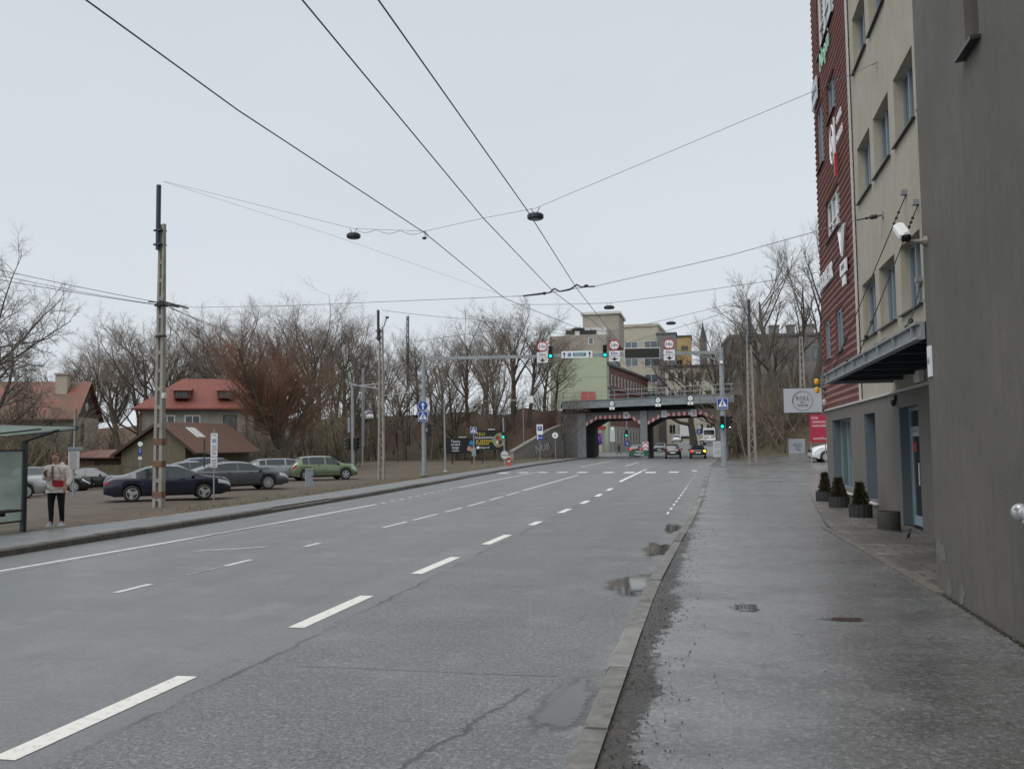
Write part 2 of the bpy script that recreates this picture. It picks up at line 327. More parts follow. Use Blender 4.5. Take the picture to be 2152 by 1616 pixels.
def roofm(name,a,b,c2=None):
    m,nt,p=nt_of(name); co=N(nt,'ShaderNodeTexCoord').outputs['Object']
    x=mixc(nt,ramp(nt,noise(nt,co,.7,5,.65),[(.4,0),(.62,1)]),a,b)
    sx=N(nt,'ShaderNodeSeparateXYZ'); L(nt,co,sx.inputs[0])
    s=mth(nt,'LESS_THAN',mth(nt,'FRACT',mth(nt,'MULTIPLY',sx.outputs[0],1.15)),.05)
    x=mixc(nt,mth(nt,'MULTIPLY',s,.45),x,tuple(q*.45 for q in a)); L(nt,x,p.inputs['Base Color']); p.inputs['Roughness'].default_value=.6; return m
M['edge']=mat('concrete_edging',(.17,.155,.135),.7,scale=6,col2=(.09,.08,.07),bump=.5,bscale=50); M['roofr']=roofm('red_sheet_roof',(.19,.05,.034),(.155,.044,.032)); M['roofo']=roofm('rusty_sheet_roof',(.185,.066,.04),(.1,.062,.042)); M['roofb']=mat('mossy_rust_roof',(.12,.05,.034),.75,scale=.45,col2=(.06,.052,.036))
M['shglass']=None
def tint():
    m=bpy.data.materials.new('frosted_shelter_glass'); m.use_nodes=True; nt=m.node_tree; nt.nodes.clear(); o=N(nt,'ShaderNodeOutputMaterial'); tr=N(nt,'ShaderNodeBsdfTranslucent'); tp=N(nt,'ShaderNodeBsdfTransparent'); gl=N(nt,'ShaderNodeBsdfDiffuse'); a=N(nt,'ShaderNodeMixShader'); b=N(nt,'ShaderNodeMixShader')
    co=N(nt,'ShaderNodeTexCoord').outputs['Object']; c=mixc(nt,ramp(nt,noise(nt,co,1.5,4),[(.35,0),(.7,1)]),(.5,.56,.53),(.62,.67,.64)); L(nt,c,tr.inputs[0]); L(nt,c,gl.inputs[0]); tp.inputs[0].default_value=(.8,.86,.84,1)
    a.inputs[0].default_value=.5; L(nt,tr.outputs[0],a.inputs[1]); L(nt,gl.outputs[0],a.inputs[2]); b.inputs[0].default_value=.45; L(nt,a.outputs[0],b.inputs[1]); L(nt,tp.outputs[0],b.inputs[2]); L(nt,b.outputs[0],o.inputs[0]); return m
M['shglass']=tint()
M['brick']=mat('dark_brick',(.17,.07,.06),.85,scale=.6,col2=(.12,.052,.047)); M['ochre']=mat('ochre_sheet',(.4,.29,.11),.7,scale=.4,col2=(.3,.22,.1))
M['skin']=mat('skin',(.5,.3,.22),.55,var=.1); M['hair']=mat('fair_brown_hair',(.2,.1,.045),.6,scale=30,col2=(.12,.06,.03)); M['jacket']=mat('cream_pink_puffer',(.93,.8,.75),.6,scale=4,var=.08,bump=.5,bscale=9)
M['leg']=mat('black_leggings',(.008,.008,.009),.8); M['shoe']=mat('pale_blue_trainers',(.5,.62,.68),.6,var=.15); M['bagred']=flat('red_leather',(.6,.012,.035),.4); M['scarf']=mat('patterned_strap',(.1,.06,.055),.8,scale=40,col2=(.35,.26,.22))
def cpaint(name,c,metal=.35): return mat(name,c,.3,var=.06,scale=2,metal=metal,coat=.8)
# ---------------------------------------------------------------- ground
KR=[(-8,-.76),(8,-.75),(10.4,-.74),(12.2,-.69),(14,-.64),(17.3,-.54),(20,-.45),(27,-.28),(40,-.09),(54,.1),(64,.25),(80,.75),(103,1.15),(140,1.6),(180,-1)]
KL=[(-8,-11.62),(22,-11.62),(32,-11.86),(45.6,-12.6),(60,-13.4),(75,-14.0),(112,-14.4)]
def crest(X,Y): return Y-(107.5-.5*(X+6.6))
def rise(X,Y): return .22*sm(20,55,Y)*sm(-1.4,1.2,X)*(1-sm(62,98,Y)*(1-sm(3,6,X))) + .4*sm(58,80,Y)*sm(2.5,7,X)
def emb(X,Y):
    t=crest(X,Y)+.9*math.sin(X*.31)+.7*math.sin(X*.83+1); h=(6.0+.35*math.sin(X*.57+2)+.25*math.sin(X*1.3))*sm(-15,-1,t)*(1-sm(10,24,t))
    if X<-6.6:
        dl=((Y-100)*3.5-(X+21.0)*12.8)/13.27   # metres to the left of the wing wall
        side=sm(.1,1.6,dl)*sm(-15.2,-17.5,X)
    else: side=sm(1.6,6.5,X)
    return h*side
def gz(X,Y):
    z=rise(X,Y)+emb(X,Y)
    if X<-11.6:
        k=ip(KL,Y); d=k-X
        z+= lerp(.10,-.05,min(1,max(0,d)/3.4)) if d<3.4 else -.05-.27*sm(3.4,8,d)
        if X<-28: z-=min(.9,(-28-X)*.045)*sm(20,45,Y)*(1-sm(80,100,Y))
        if d<0: z-=.1
        z+=.35*sm(70,85,Y)*sm(1,5,d)
    if Y>112: z+=2.1*sm(116,172,Y)*sm(-9,-4,X)*(1-.0*X)
    return z
def axis(segs):
    out=[]
    for a,b,st in segs:
        n=max(1,int(round((b-a)/st))); out+=[a+(b-a)*i/n for i in range(n)]
    return out+[segs[-1][1]]
def terrain():
    xs=axis([(-420,-140,35),(-140,-70,5),(-70,-26,2),(-26,-10,1),(-10,4,2),(4,20,1.5),(20,60,5),(60,300,40)])
    ys=axis([(-40,0,10),(0,60,1.5),(60,140,1.5),(140,200,5),(200,620,35)])
    v=[];lit=[];grs=[]
    for Y in ys:
        for X in xs:
            z=gz(X,Y)
            kl,kr=ip(KL,Y),ip(KR,Y)
            if kl-3.6<X<(14.5 if Y<84 else kr+1.0) and Y<200: z-=.1
            z+=.05*math.sin(X*1.7+Y*.9)*math.sin(Y*1.3-X*.4)*(1 if X<kl-9 else 0)
            v.append((X,Y,z)); t=crest(X,Y); lit.append(min(1,max(0,sm(-17,-9,t)*(1-sm(20,40,t))))); grs.append(sm(60,70,Y)*sm(-22,-15,t)*(1-sm(-13,-8,t))*(1 if X>-40 else .4))
    n=len(xs); f=[(j*n+i,j*n+i+1,(j+1)*n+i+1,(j+1)*n+i) for j in range(len(ys)-1) for i in range(n-1)]
    me=bpy.data.meshes.new('ground'); me.from_pydata(v,[],f); me.materials.append(M['soil'])
    for nm,dt in (('litter',lit),('grass',grs)):
        a=me.attributes.new(nm,'FLOAT','POINT'); a.data.foreach_set('value',dt)
    me.polygons.foreach_set('use_smooth',[True]*len(f)); o=bpy.data.objects.new('ground',me); C.objects.link(o); tag(o,kind='structure')
terrain()
def sheet(name,ys,fx0,fx1,nx,zo,m,kind='structure',fz=gz):
    v=[];f=[]
    for Y in ys:
        a,b=fx0(Y),fx1(Y)
        for i in range(nx+1):
            X=lerp(a,b,i/nx); v.append((X,Y,fz(X,Y)+(zo(X,Y) if callable(zo) else zo)))
    n=nx+1
    for j in range(len(ys)-1):
        for i in range(nx): f.append((j*n+i,j*n+i+1,(j+1)*n+i+1,(j+1)*n+i))
    me=bpy.data.meshes.new(name); me.from_pydata(v,[],f); me.materials.append(m); me.polygons.foreach_set('use_smooth',[True]*len(f))
    if name.startswith('pavement_right'):
        a=me.attributes.new('kd','FLOAT','POINT'); a.data.foreach_set('value',[q[0]-ip(KR,q[1])-.15 for q in v]); a=me.attributes.new('mudw','FLOAT','POINT'); a.data.foreach_set('value',[.17*(1-.9*sm(11,21,q[1])) for q in v])
    o=bpy.data.objects.new(name,me); C.objects.link(o); return tag(o,kind=kind)
def rz_(X,Y): return gz(X,Y) if X>-11 else (rise(X,Y) if Y<112 else gz(X,Y))
yr=axis([(-8,60,2),(60,200,2.5)])
sheet('road',yr,lambda Y:ip(KL,Y)+.0 if Y<104 else ip(KL,Y)-lerp(0,6,sm(104,130,Y)),lambda Y:ip(KR,Y)+(0 if Y<104 else lerp(0,9,sm(125,170,Y))),14,0,M['road'],fz=rz_)
sheet('side_street',axis([(126,150,3)]),lambda Y:-75,lambda Y:ip(KL,Y)-lerp(0,6,sm(104,130,Y))-.02,10,.08,M['road'])
zw=lambda X,Y:.12
sheet('pavement_right',axis([(-8,10.8,1.2),(10.8,29.4,1.5),(29.5,30,.5),(30,56,2)]),lambda Y:ip(KR,Y)+.15,lambda Y:2.6 if Y<10.7 else (3.9 if Y<29.45 else 14.2),16,zw,M['walk'])
sheet('yard_right',axis([(56,84,2)]),lambda Y:ip(KR,Y)+.15,lambda Y:14.2 if Y<82 else 4,9,lambda X,Y:.12-.06*sm(72,84,Y),M['walk'])
sheet('underpass_path',axis([(84,100,2)]),lambda Y:ip(KR,Y)+.15,lambda Y:ip(KR,Y)+1.0,3,lambda X,Y:.08,M['walk'])
sheet('pavement_left',axis([(-8,23,1.5),(23,75,2),(75,111,3)]),lambda Y:ip(KL,Y)-lerp(3.5,2.3,sm(12,22,Y)),lambda Y:ip(KL,Y)-.16,5,.035,M['walkL'])
sheet('parking_lot',axis([(4,64,2)]),lambda Y:-46,lambda Y:ip(KL,Y)-7.2+.5*math.sin(Y*.7),24,lambda X,Y:.03-.12*sm(-9.0,-7.0,X-ip(KL,Y)),M['lot'])
# paved apron along the facade with its concrete edging
GX=[(10.5,2.36),(14,2.25),(18.1,2.12),(19.5,2.2),(24,2.55),(29.2,2.95)]
sheet('block_paving',axis([(10.5,29.3,1)]),lambda Y:ip(GX,Y)+.13,lambda Y:3.75 if Y>10.85 else 2.5,4,.145,M['paver'])
mb=MB(); y=10.5
while y<18:
    a,b=ip(GX,y),ip(GX,y+1.23); za=gz(a,y)+.12
    mb.prism([(a,y,za+.03),(a+.12,y,za+.03),(b+.12,y+1.22,za+.03),(b,y+1.22,za+.03)],(0,0,-.1)); y+=1.25
tag(mb.build('edging',M['edge']),kind='structure')
# kerbs, stone by stone
def kerb(name,K,y0,y1,side,h,m,st=1.45,gaps=()):
    mb=MB(); y=y0; rnd=random.Random(5); mi=0
    while y<y1:
        e=min(y+st,y1)
        hh=h+rnd.uniform(-.008,.008)
        for a,b in gaps:
            if a<=y<b: hh=.1
        x0,x1=ip(K,y),ip(K,e); z0,z1=(rz_(x0,y),rz_(x1,e)); d=rnd.uniform(-.012,.012); w=.16*side
        p=[(x0+d,y+.018,z0-.1),(x1+d,e-.018,z1-.1),(x1+d,e-.018,z1+hh-.03),(x1+d+.03*side,e-.018,z1+hh),(x1+w,e-.018,z1+hh),(x1+w,e-.018,z1-.1)]
        q=[(x0+d,y+.018,z0-.1),(x0+d,y+.018,z0+hh-.03),(x0+d+.03*side,y+.018,z0+hh),(x0+w,y+.018,z0+hh),(x0+w,y+.018,z0-.1)]
        A=[q[0],q[1],q[2],q[3],q[4]]; B=[p[1],p[2],p[3],p[4],p[5]]
        mb.add(A+B,[(0,1,2,3,4),(9,8,7,6,5)]+[(i,(i+1)%5,5+(i+1)%5,5+i) for i in range(5)],rnd.choice((0,0,1,2)) if isinstance(m,list) else 0); y=e
    return tag(mb.build(name,m),kind='structure')
kerb('kerb_right',KR,-3.4,63,1,.135,[M['kerb'],M['kerb2'],M['kerb3']],gaps=((53.5,59.5),)); kerb('kerb_far_right',KR,63,103,1,.13,M['kerb'])
kerb('kerb_left',KL,-6,112,-1,.135,M['kerbL'],gaps=((22.7,26.8),(45.8,52.5)))
rnd=random.Random(3)
mb=MB()
for i in range(900):
    Y=rnd.uniform(3.6,18); X=ip(KR,Y)+.16+abs(rnd.gauss(.1,.2)); s=rnd.uniform(.004,.011)
    if i>860: X=rnd.uniform(-.4,2.3)
    z=gz(X,Y)+.123; a=rnd.uniform(0,6)
    mb.add([(X+s*math.cos(a),Y+s*math.sin(a),z),(X+s*math.cos(a+2.2),Y+s*math.sin(a+2.2),z),(X+s*math.cos(a+4.1),Y+s*math.sin(a+4.1),z),(X,Y,z+s*.9)],[(0,1,3),(1,2,3),(2,0,3)])
tag(mb.build('grit',M['mud']),kind='stuff')
# puddles
def puddle(c,rx,ry,seed,z=.004,clip=None,m='water'):
    rn=random.Random(seed); n=64; ph=[rn.uniform(0,6) for _ in range(4)]; pts=[]
    for i in range(n):
        a=2*PI*i/n; k=1+.16*math.sin(2*a+ph[0])+.13*math.sin(3*a+ph[1])+.07*math.sin(5*a+ph[2])+.035*math.sin(9*a+ph[3])+.02*math.sin(14*a+ph[0])
        X,Y=c[0]+rx*k*math.cos(a),c[1]+ry*k*math.sin(a)
        if clip: X=min(X,ip(KR,Y)-.012)
        pts.append((X,Y,gz(X,Y)+z))
    mid=[(lerp(c[0],p[0],.55),lerp(c[1],p[1],.55),p[2]) for p in pts]; mb=MB(); mb.add(pts+mid+[(c[0],c[1],gz(c[0],c[1])+z)],[(i,(i+1)%n,n+(i+1)%n,n+i) for i in range(n)]+[(n+i,n+(i+1)%n,2*n) for i in range(n)])
    o=mb.build('puddle',M[m],fix=False); at_=o.data.attributes.new('rim','FLOAT','POINT'); at_.data.foreach_set('value',[(.25 if clip and p[0]>ip(KR,p[1])-.03 else 0) for p in pts]+[.45]*n+[.9]); return tag(o,kind='structure')
puddle((-.93,11.6),.36,1.3,1,clip=1); puddle((-.85,15.4),.28,1.5,7,clip=1); puddle((-.72,19.3),.2,1.6,4,clip=1); puddle((-.98,6.3),.22,1.1,3,clip=1)
puddle((.34,9.45),.22,.3,5,z=.124); puddle((1.2,8.95),.35,.12,6,z=.124)
mb=MB()
for i in range(5): mb.bx(.27+i*.034,.29+i*.034,9.36,9.58,.1215,.126)
mb.bx(.25,.27,9.34,9.6,.12,.127); mb.bx(.44,.46,9.34,9.6,.12,.127); tag(mb.build('drain_grate',M['dmetal']),kind='structure')
# road markings
L1=[(0,-4.02),(12,-3.98),(20,-3.8),(28,-3.63),(36,-3.68),(43,-3.95),(60,-4.0)]
L2=[(0,-7.3),(10,-7.22),(20,-6.92),(26,-6.82),(30,-6.88),(52,-7.2),(60,-7.25)]
L3=[(0,-10.42),(11.7,-10.27),(17.7,-9.96),(26.5,-9.94),(34,-10.16),(44,-10.44),(58,-10.65)]
def strip(mb,K,a,b,w,mi=0,z=.004):
    ys=[a+(b-a)*i/max(1,int((b-a)/1.5)) for i in range(max(1,int((b-a)/1.5))+1)]; vs=[]
    for Y in ys:
        x=ip(K,Y) if not isinstance(K,(int,float)) else K; vs+=[(x-w/2,Y,rz_(x,Y)+z),(x+w/2,Y,rz_(x,Y)+z)]
    mb.add(vs,[(2*i,2*i+1,2*i+3,2*i+2) for i in range(len(ys)-1)],mi)
mb=MB()
for a,b in ((.9,2.75),(4.6,6.5),(8.4,10.3),(12.15,14.02),(15.87,17.6),(19.75,20.7),(23.3,24.8),(26.9,28.4),(30.6,32.2),(34.4,36.2),(42.4,58.4)): strip(mb,L1,a,b,.17)
tag(mb.build('lane_dashes',M['line'],fix=False),kind='structure'); mb=MB()
for a,b in ((10.1,10.8),(12.6,13.35),(15.2,15.82),(18.9,20.45),(20.9,22.8),(23.5,25.1),(25.7,27.9),(28.6,30.6),(31.4,33.6)): strip(mb,L2,a,b,.1)
strip(mb,L2,34.4,52,.12); strip(mb,L3,-2,26.5,.13)
y=27
while y<36: strip(mb,L3,y,y+.4,.1); y+=.95
strip(mb,L3,37,57,.12)
tag(mb.build('thin_road_markings',M['line2'],fix=False),kind='structure'); mb=MB()
y=23.
while y<52: strip(mb,[(23,-.98),(40,-.72),(54,-.45)],y,y+.8,.055); y+=1.55
for i,x in enumerate((-12.6,-11.4,-10.2,-8.9,-7.6,-5.9,-4.6,-3.3,-1.9,-.55)): strip(mb,x,55.6+.9*math.sin(i*7),57.2+.5*math.sin(i*7),.62)
strip(mb,-3.98,60,61.5,.25); strip(mb,-6.2,72,86,.12); strip(mb,-9.5,70,100,.1)
tag(mb.build('road_markings',M['line'],fix=False),kind='structure')
mb=MB()
for y in (6.0,11.6): strip(mb,L2,y,y+.9,.05)
strip(mb,[(0,-10.18),(11.7,-10.07),(26.5,-9.74)],-2,25,.05)
for x0,y0,x1,y1 in ((-8.75,14.25,-8.2,14.6),(-8.2,14.6,-7.75,15.0)): mb.add([(x0,y0,.004),(x1,y1,.004),(x1,y1+.3,.004),(x0,y0+.22,.004)],[(0,1,2,3)])
tag(mb.build('worn_road_markings',M['worn'],fix=False),kind='structure')
# ---------------------------------------------------------------- buildings on the right
def WX(px,py,X):
    d=ray(px,py); t=X/d.x; return Vector((X,t*d.y,EYE+t*d.z))
def facade(mb,X,y0,y1,z0,z1,holes,depth,mi=0,mr=0,zs=None,off=None):
    ysl=sorted({y0,y1,*[h[0] for h in holes],*[h[1] for h in holes]}); zsl=sorted({z0,z1,*[h[2] for h in holes],*[h[3] for h in holes],*(zs or [])})
    of=off or (lambda z:0)
    for a,b in zip(ysl,ysl[1:]):
        for c,d in zip(zsl,zsl[1:]):
            ym,zm=(a+b)/2,(c+d)/2
            if any(h[0]<ym<h[1] and h[2]<zm<h[3] for h in holes): continue
            xa,xb=X+of(c),X+of(d)
            mb.add([(xa,a,c),(xa,b,c),(xb,b,d),(xb,a,d)],[(0,1,2,3)],mi)
    for a,b,c,d in holes:
        e=X+depth
        mb.add([(X,a,c),(X,b,c),(X,b,d),(X,a,d),(e,a,c),(e,b,c),(e,b,d),(e,a,d)],[(0,1,5,4),(1,2,6,5),(2,3,7,6),(3,0,4,7)],mr)
def window(par,X,a,b,c,d,fm,gm,mull=(.5,),trans=(),fw_=.06,sill=None,name='window',sm_=None):
    mb=MB(); w=fw_
    mb.bx(X,X+.07,a,a+w,c,d); mb.bx(X,X+.07,b-w,b,c,d); mb.bx(X,X+.07,a+w,b-w,c,c+w); mb.bx(X,X+.07,a+w,b-w,d-w,d)
    for q in mull: y=lerp(a,b,q); mb.bx(X-.004,X+.066,y-w*.7,y+w*.7,c+w,d-w)
    for q in trans: z=lerp(c,d,q); mb.bx(X+.002,X+.068,a+w,b-w,z-w*.4,z+w*.4)
    o=mb.build(name,fm,par)
    g=MB(); g.bx(X+.035,X+.045,a+w*.5,b-w*.5,c+w*.5,d-w*.5); g.build('pane',gm,o)
    if sill is not None:
        s=MB(); s.prism([(sill-.07,a-.06,c-.035),(sill-.07,b+.06,c-.035),(X,b+.06,c-.002),(X,a-.06,c-.002)],(0,0,-.03)); s.build('sill',sm_ or M['sill'],o)
    return o
FX=3.68
# grey foreground block
gb=thing('plaster_building','dark taupe rendered blank building wall rising beside the pavement in the near foreground','building',(2.45,0,0))
mb=MB(); slit=(8.43,8.85,5.33,7.4)
facade(mb,0,-9,10.8,-.1,17,[slit],.32)
mb.add([(0,10.8,-.1),(0,10.8,17),(12,10.8,17),(12,10.8,-.1)],[(0,1,2,3)]); mb.add([(0,-9,17),(12,-9,17),(12,10.8,17),(0,10.8,17)],[(0,1,2,3)]); mb.add([(0,-9,-.1),(0,-9,17),(12,-9,17),(12,-9,-.1)],[(0,1,2,3)]); mb.add([(12,-9,-.1),(12,-9,17),(12,10.8,17),(12,10.8,-.1)],[(0,1,2,3)])
mb.build('wall',M['grey'],gb,fix=False)
w=MB(); w.bx(.3,.33,*slit); wo=w.build('window',M['dmetal'],gb)
s=MB(); s.prism([(-.09,8.38,5.30),(-.09,8.9,5.30),(.29,8.9,5.335),(.29,8.38,5.335)],(0,0,-.035)); s.build('sill',M['sill'],wo)
mb=MB()
for px,py,ry,rz,sd in ((1978,1158,.17,.12,1),(1996,1235,.07,.12,2),(2022,1250,.09,.11,3)):
    c=WX(px,py,2.45); rn=random.Random(sd); n=22; pts=[]
    for i in range(n):
        a=2*PI*i/n; k=1+.25*math.sin(2*a+sd)+.15*math.sin(5*a+sd*2)
        pts.append((-.003,min(10.79,c.y+ry*k*math.cos(a)),c.z+rz*k*math.sin(a)))
    mb=MB(); mb.add(pts,[tuple(range(n))]); mb.build('paint_patch',M['stain'],gb,fix=False)
# moss line at the foot of the wall
mb=MB(); rn=random.Random(4)
for i in range(420):
    y=rn.uniform(4.8,10.7); s=rn.uniform(.006,.02); x=2.45-rn.uniform(0,.035); mb.ball((x,y,.122+s*.3),(s,s*1.6,s*.6),5,3)
tag(mb.build('moss',mat('moss',(.03,.027,.014),.9,scale=30,col2=(.03,.025,.015)),fix=False),kind='stuff')
# cream and red wings share one facade line
cb=thing('office_building','cream rendered office wing with deep windows above a taupe ground floor and steel canopy','building',(FX,10.85,0))
ox=lambda y:y-10.85
rows=[(4.13,5.38),(7.35,8.61),(10.48,11.76),(13.6,14.9)]
cols=[(12.3,13.9),(14.35,15.95),(16.4,18.0),(18.52,20.13),(20.57,22.2)]
hol=[(ox(a),ox(b),c,d) for c,d in rows for a,b in cols]
mb=MB(); facade(mb,0,0,11.87,2.72,18,hol,.24)
mb.add([(0,0,18),(9,0,18),(9,11.87,18),(0,11.87,18)],[(0,1,2,3)]); mb.build('wall',M['cream'],cb,fix=False)
gh=[(ox(16.98),ox(18.56),.16,2.4),(ox(21.1),ox(22.48),.42,2.39),(ox(24.45),ox(27.98),.45,2.37)]
mb=MB(); facade(mb,-.02,0,ox(29.35),-.05,2.68,[gh[1],gh[2]]+[(gh[0][0],gh[0][1],-.05,2.4)],.36)
mb.add([(-.02,ox(29.35),-.05),(-.02,ox(29.35),2.68),(8,ox(29.35),2.68),(8,ox(29.35),-.05)],[(0,1,2,3)]); mb.build('ground_floor_wall',M['lower'],cb,fix=False)
mb=MB(); mb.bx(-.07,.0,0,ox(29.37),2.682,2.725); mb.build('cornice',M['ltsill'],cb)
for (c,d),k in zip(rows,range(9)):
    for a,b in cols: window(cb,.165,ox(a),ox(b),c,d,M['grframe'],M['winglass'],(.34,.67) if k else (.35,.68),(),.055,sill=0)
# blue-grey reveals of the ground floor openings
def reveal(h,depth=.34):
    m_=MB(); a,b,c,d=h; t=.012
    m_.bx(-.012,depth,b-t,b-.001,c+.001,d-.001); m_.bx(-.012,depth,a+.001,a+t,c+.001,d-.001); m_.bx(-.012,depth,a+t,b-t,d-t,d-.001); m_.build('reveal_panel',M['blue_rec'],cb)
for h in gh: reveal(h)
window(cb,.2,gh[2][0]+.012,gh[2][1]-.012,gh[2][2],gh[2][3]-.012,M['grframe'],mat('dim_shop_glass',(.10,.14,.135),.12,var=.25,scale=.7,spec=.8),(.3,.62),(),.05,sill=-.02,sm_=M['ltsill'])
window(cb,.22,gh[1][0]+.012,gh[1][1]-.012,gh[1][2],gh[1][3]-.012,M['blue_rec'],M['blue_rec'],(.5,),(),.05,sill=-.02,sm_=M['ltsill'])
# entrance door
mb=MB(); a,b=gh[0][0]+.012,gh[0][1]-.012; X=.15
for y0,y1 in ((a,a+.07),(b-.07,b)): mb.bx(X,X+.07,y0,y1,.16,2.388)
mb.bx(X,X+.07,a+.07,b-.07,2.32,2.388); mb.bx(X,X+.07,a+.07,b-.07,1.93,2.02); dr=mb.build('door',M['grframe'],cb)
for k,(y0,y1) in enumerate(((a+.08,a+.62),(a+.64,b-.08))):
    l=MB(); l.bx(X+.01,X+.06,y0,y0+.08,.18,1.92); l.bx(X+.01,X+.06,y1-.08,y1,.18,1.92); l.bx(X+.01,X+.06,y0+.08,y1-.08,.18,.36); l.bx(X+.01,X+.06,y0+.08,y1-.08,1.84,1.92); l.build('leaf_frame',mat('pale_blue_door_%d'%k,(.28,.36,.42),.45,var=.1),dr)
    l=MB(); l.bx(X+.03,X+.04,y0+.07,y1-.07,.34,1.86); l.build('pane',M['glass'],dr)
l=MB(); l.bx(X+.03,X+.04,a+.06,b-.06,2.0,2.34); l.build('fanlight',M['glass'],dr)
l=MB(); yh=a+.6; l.tube([(X-.0,yh,.95),(X-.06,yh,.95),(X-.06,yh,1.35),(X-.0,yh,1.35)],.014,8); l.build('handle',M['alloy'],dr)
l=MB(); l.bx(X+.022,X+.028,b-.42,b-.2,1.55,1.72); l.build('sticker',M['signr'],dr)
# canopy
cp=thing('canopy','dark steel canopy with channel fascia hung on rods over the entrance of the cream building','canopy',(2.4,10.86,2.9))
LC=8.1
mb=MB(); mb.bx(0,.05,0,LC,.0,.2); mb.bx(-.05,0,0,LC,.17,.2); mb.bx(-.05,0,0,LC,0,.03); mb.bx(.05,1.26,LC-.05,LC,0,.19)
for i in range(8): mb.bx(-.048,0,.25+i*1.07,.275+i*1.07,.03,.17)
mb.build('fascia_beam',M['metal'],cp)
mb=MB(); mb.bx(.05,1.26,.0,LC-.05,.16,.2); mb.build('deck',M['shade_dark'],cp)  # shade under the canopy is put into the deck colour
for i in range(6):
    mb=MB(); y=.4+i*1.35; mb.bx(.05,1.25,y,y+.08,.0,.155); mb.build('joist',M['dmetal'],cp)
mb=MB(); rn=random.Random(2)
for i in range(26): y=rn.uniform(.2,7.9); mb.ball((rn.uniform(0,.3),y,.21),(rn.uniform(.04,.12),rn.uniform(.08,.25),rn.uniform(.02,.05)),7,4)
mb.build('debris',M['mud'],cp,fix=False)
A_=WX(1905,407,FX); B_=WX(1930,428,FX); C_=WX(1937,590,FX)
for k,(p,q) in enumerate(((A_,Vector((2.43,18.3,3.1))),(B_,Vector((2.43,15.3,3.1))),(C_,Vector((2.43,11.6,3.1))))):
    o_=Vector((2.4,10.86,2.9)); mb=MB(); mb.tube([p-o_,q-o_],.009,6)
    d=(q-p).normalized()
    for t in (.1,.13,.16): mb.ball(p+d*((q-p).length*t)-o_,.028,6,4)
    m2=q-d*.55-o_; mb.tube([m2-d*.14+Vector((0,.03,0)),m2+d*.14+Vector((0,.03,0))],.012,5); mb.tube([m2-d*.14-Vector((0,.03,0)),m2+d*.14-Vector((0,.03,0))],.012,5); mb.ball(m2-d*.14,.035,6,4); mb.ball(m2+d*.14,.035,6,4)
    mb.build('tie_rod',M['wired'],cp)
    mb=MB(); mb.box(p-o_+Vector((-.05,0,.02)),(.1,.12,.09)); mb.build('bracket',M['metal'],cp)
# red ribbed wing
rb=thing('clad_building','tall building clad in brick red corrugated sheet beyond the cream office wing','building',(FX,22.72,0))
oy=lambda y:y-22.72
PW=.185
zs=[2.73+i*PW/6 for i in range(int((20-2.73)/(PW/6)))]
rw=[(oy(24.7),oy(27.9),13.2,15.4),(oy(24.95),oy(26.4),10.7,11.75),(oy(27.45),oy(28.8),10.0,11.9),(oy(24.9),oy(27.4),7.52,8.62),(oy(25.0),oy(26.25),4.2,5.35),(oy(27.55),oy(28.75),4.2,5.35),(oy(24.7),oy(27.9),17,18.6)]
zs=[z for z in zs if all(abs(z-q)>.004 for h in rw for q in h[2:])]
mb=MB(); facade(mb,-.035,.0,6.63,2.73,20,rw,.22,0,0,zs,lambda z:.032*math.sin(2*PI*(z-2.73)/PW))
mb.add([(-.035,6.63,2.73),(-.035,6.63,20),(9,6.63,20),(9,6.63,2.73)],[(0,1,2,3)]); mb.add([(0,0,20),(9,0,20),(9,6.63,20),(0,6.63,20)],[(0,1,2,3)]); mb.add([(0,.0,17.9),(9,0,17.9),(9,0,20),(0,0,20)],[(0,1,2,3)])
mb.build('wall',M['red'],rb,fix=False)
mb=MB(); mb.bx(-.075,-.03,-.05,.015,2.73,17.95); mb.build('corner_trim',M['ltsill'],rb)
for i,h in enumerate(rw): window(rb,.0,h[0],h[1],h[2],h[3],M['white'] if i in (0,3) else M['grframe'],M['winglass'],(.33,.66) if h[1]-h[0]>2 else (.5,),(.4,) if i in (0,3) else (),.07,sill=-.06)
# facade signs on the red wing: text runs along +y reversed for a viewer facing +x
def FT(y,z,x=-.1): return Matrix.Translation((x,y,z))@Matrix(((0,0,-1,0),(-1,0,0,0),(0,1,0,0),(0,0,0,1)))
def fsign(name,label,y,z,parts):
    t=thing(name,label,'sign',(FX-.12,y,z))
    for nm,fn,m in parts:
        mb=MB(); fn(mb); mb.build(nm,m,t)
    return t
fsign('company_sign','white raised letters TOOLBETAR low on the red corrugated wall',27.45,6.5,[('lettering',lambda b:b.text('TOOLBETAR',.68,FT(0,0,0),ext=.012,sx=.72),M['signw']),('rail',lambda b:(b.bx(.055,.075,-1.75,1.75,-.22,-.18),b.bx(.055,.075,-1.75,1.75,.18,.22)),M['dmetal'])])
def vlogo(b):
    for p,q in (((.42,.36),(-.0,-.36)),((-.42,.36),(0,-.36)),((.42,.36),(-.42,.36)),((.2,.28),(0,-.1)),((-.2,.28),(0,-.1))):
        b.tube([(0,p[0],p[1]),(0,q[0],q[1])],.045,4)
fsign('logo_sign','white V-shaped outline logo above two small plates on the red wall',24.15,6.85,[('emblem',vlogo,M['signw']),('plate',lambda b:b.bx(-.01,.03,-.5,.5,-.83,-.5),M['signw']),('lettering',lambda b:b.text('VIIMSI',.2,FT(0,-.66,-.014),ext=.002),M['signtxt']),('lower_plate',lambda b:b.bx(-.01,.03,-.3,.2,-1.13,-.9),M['signw'])])
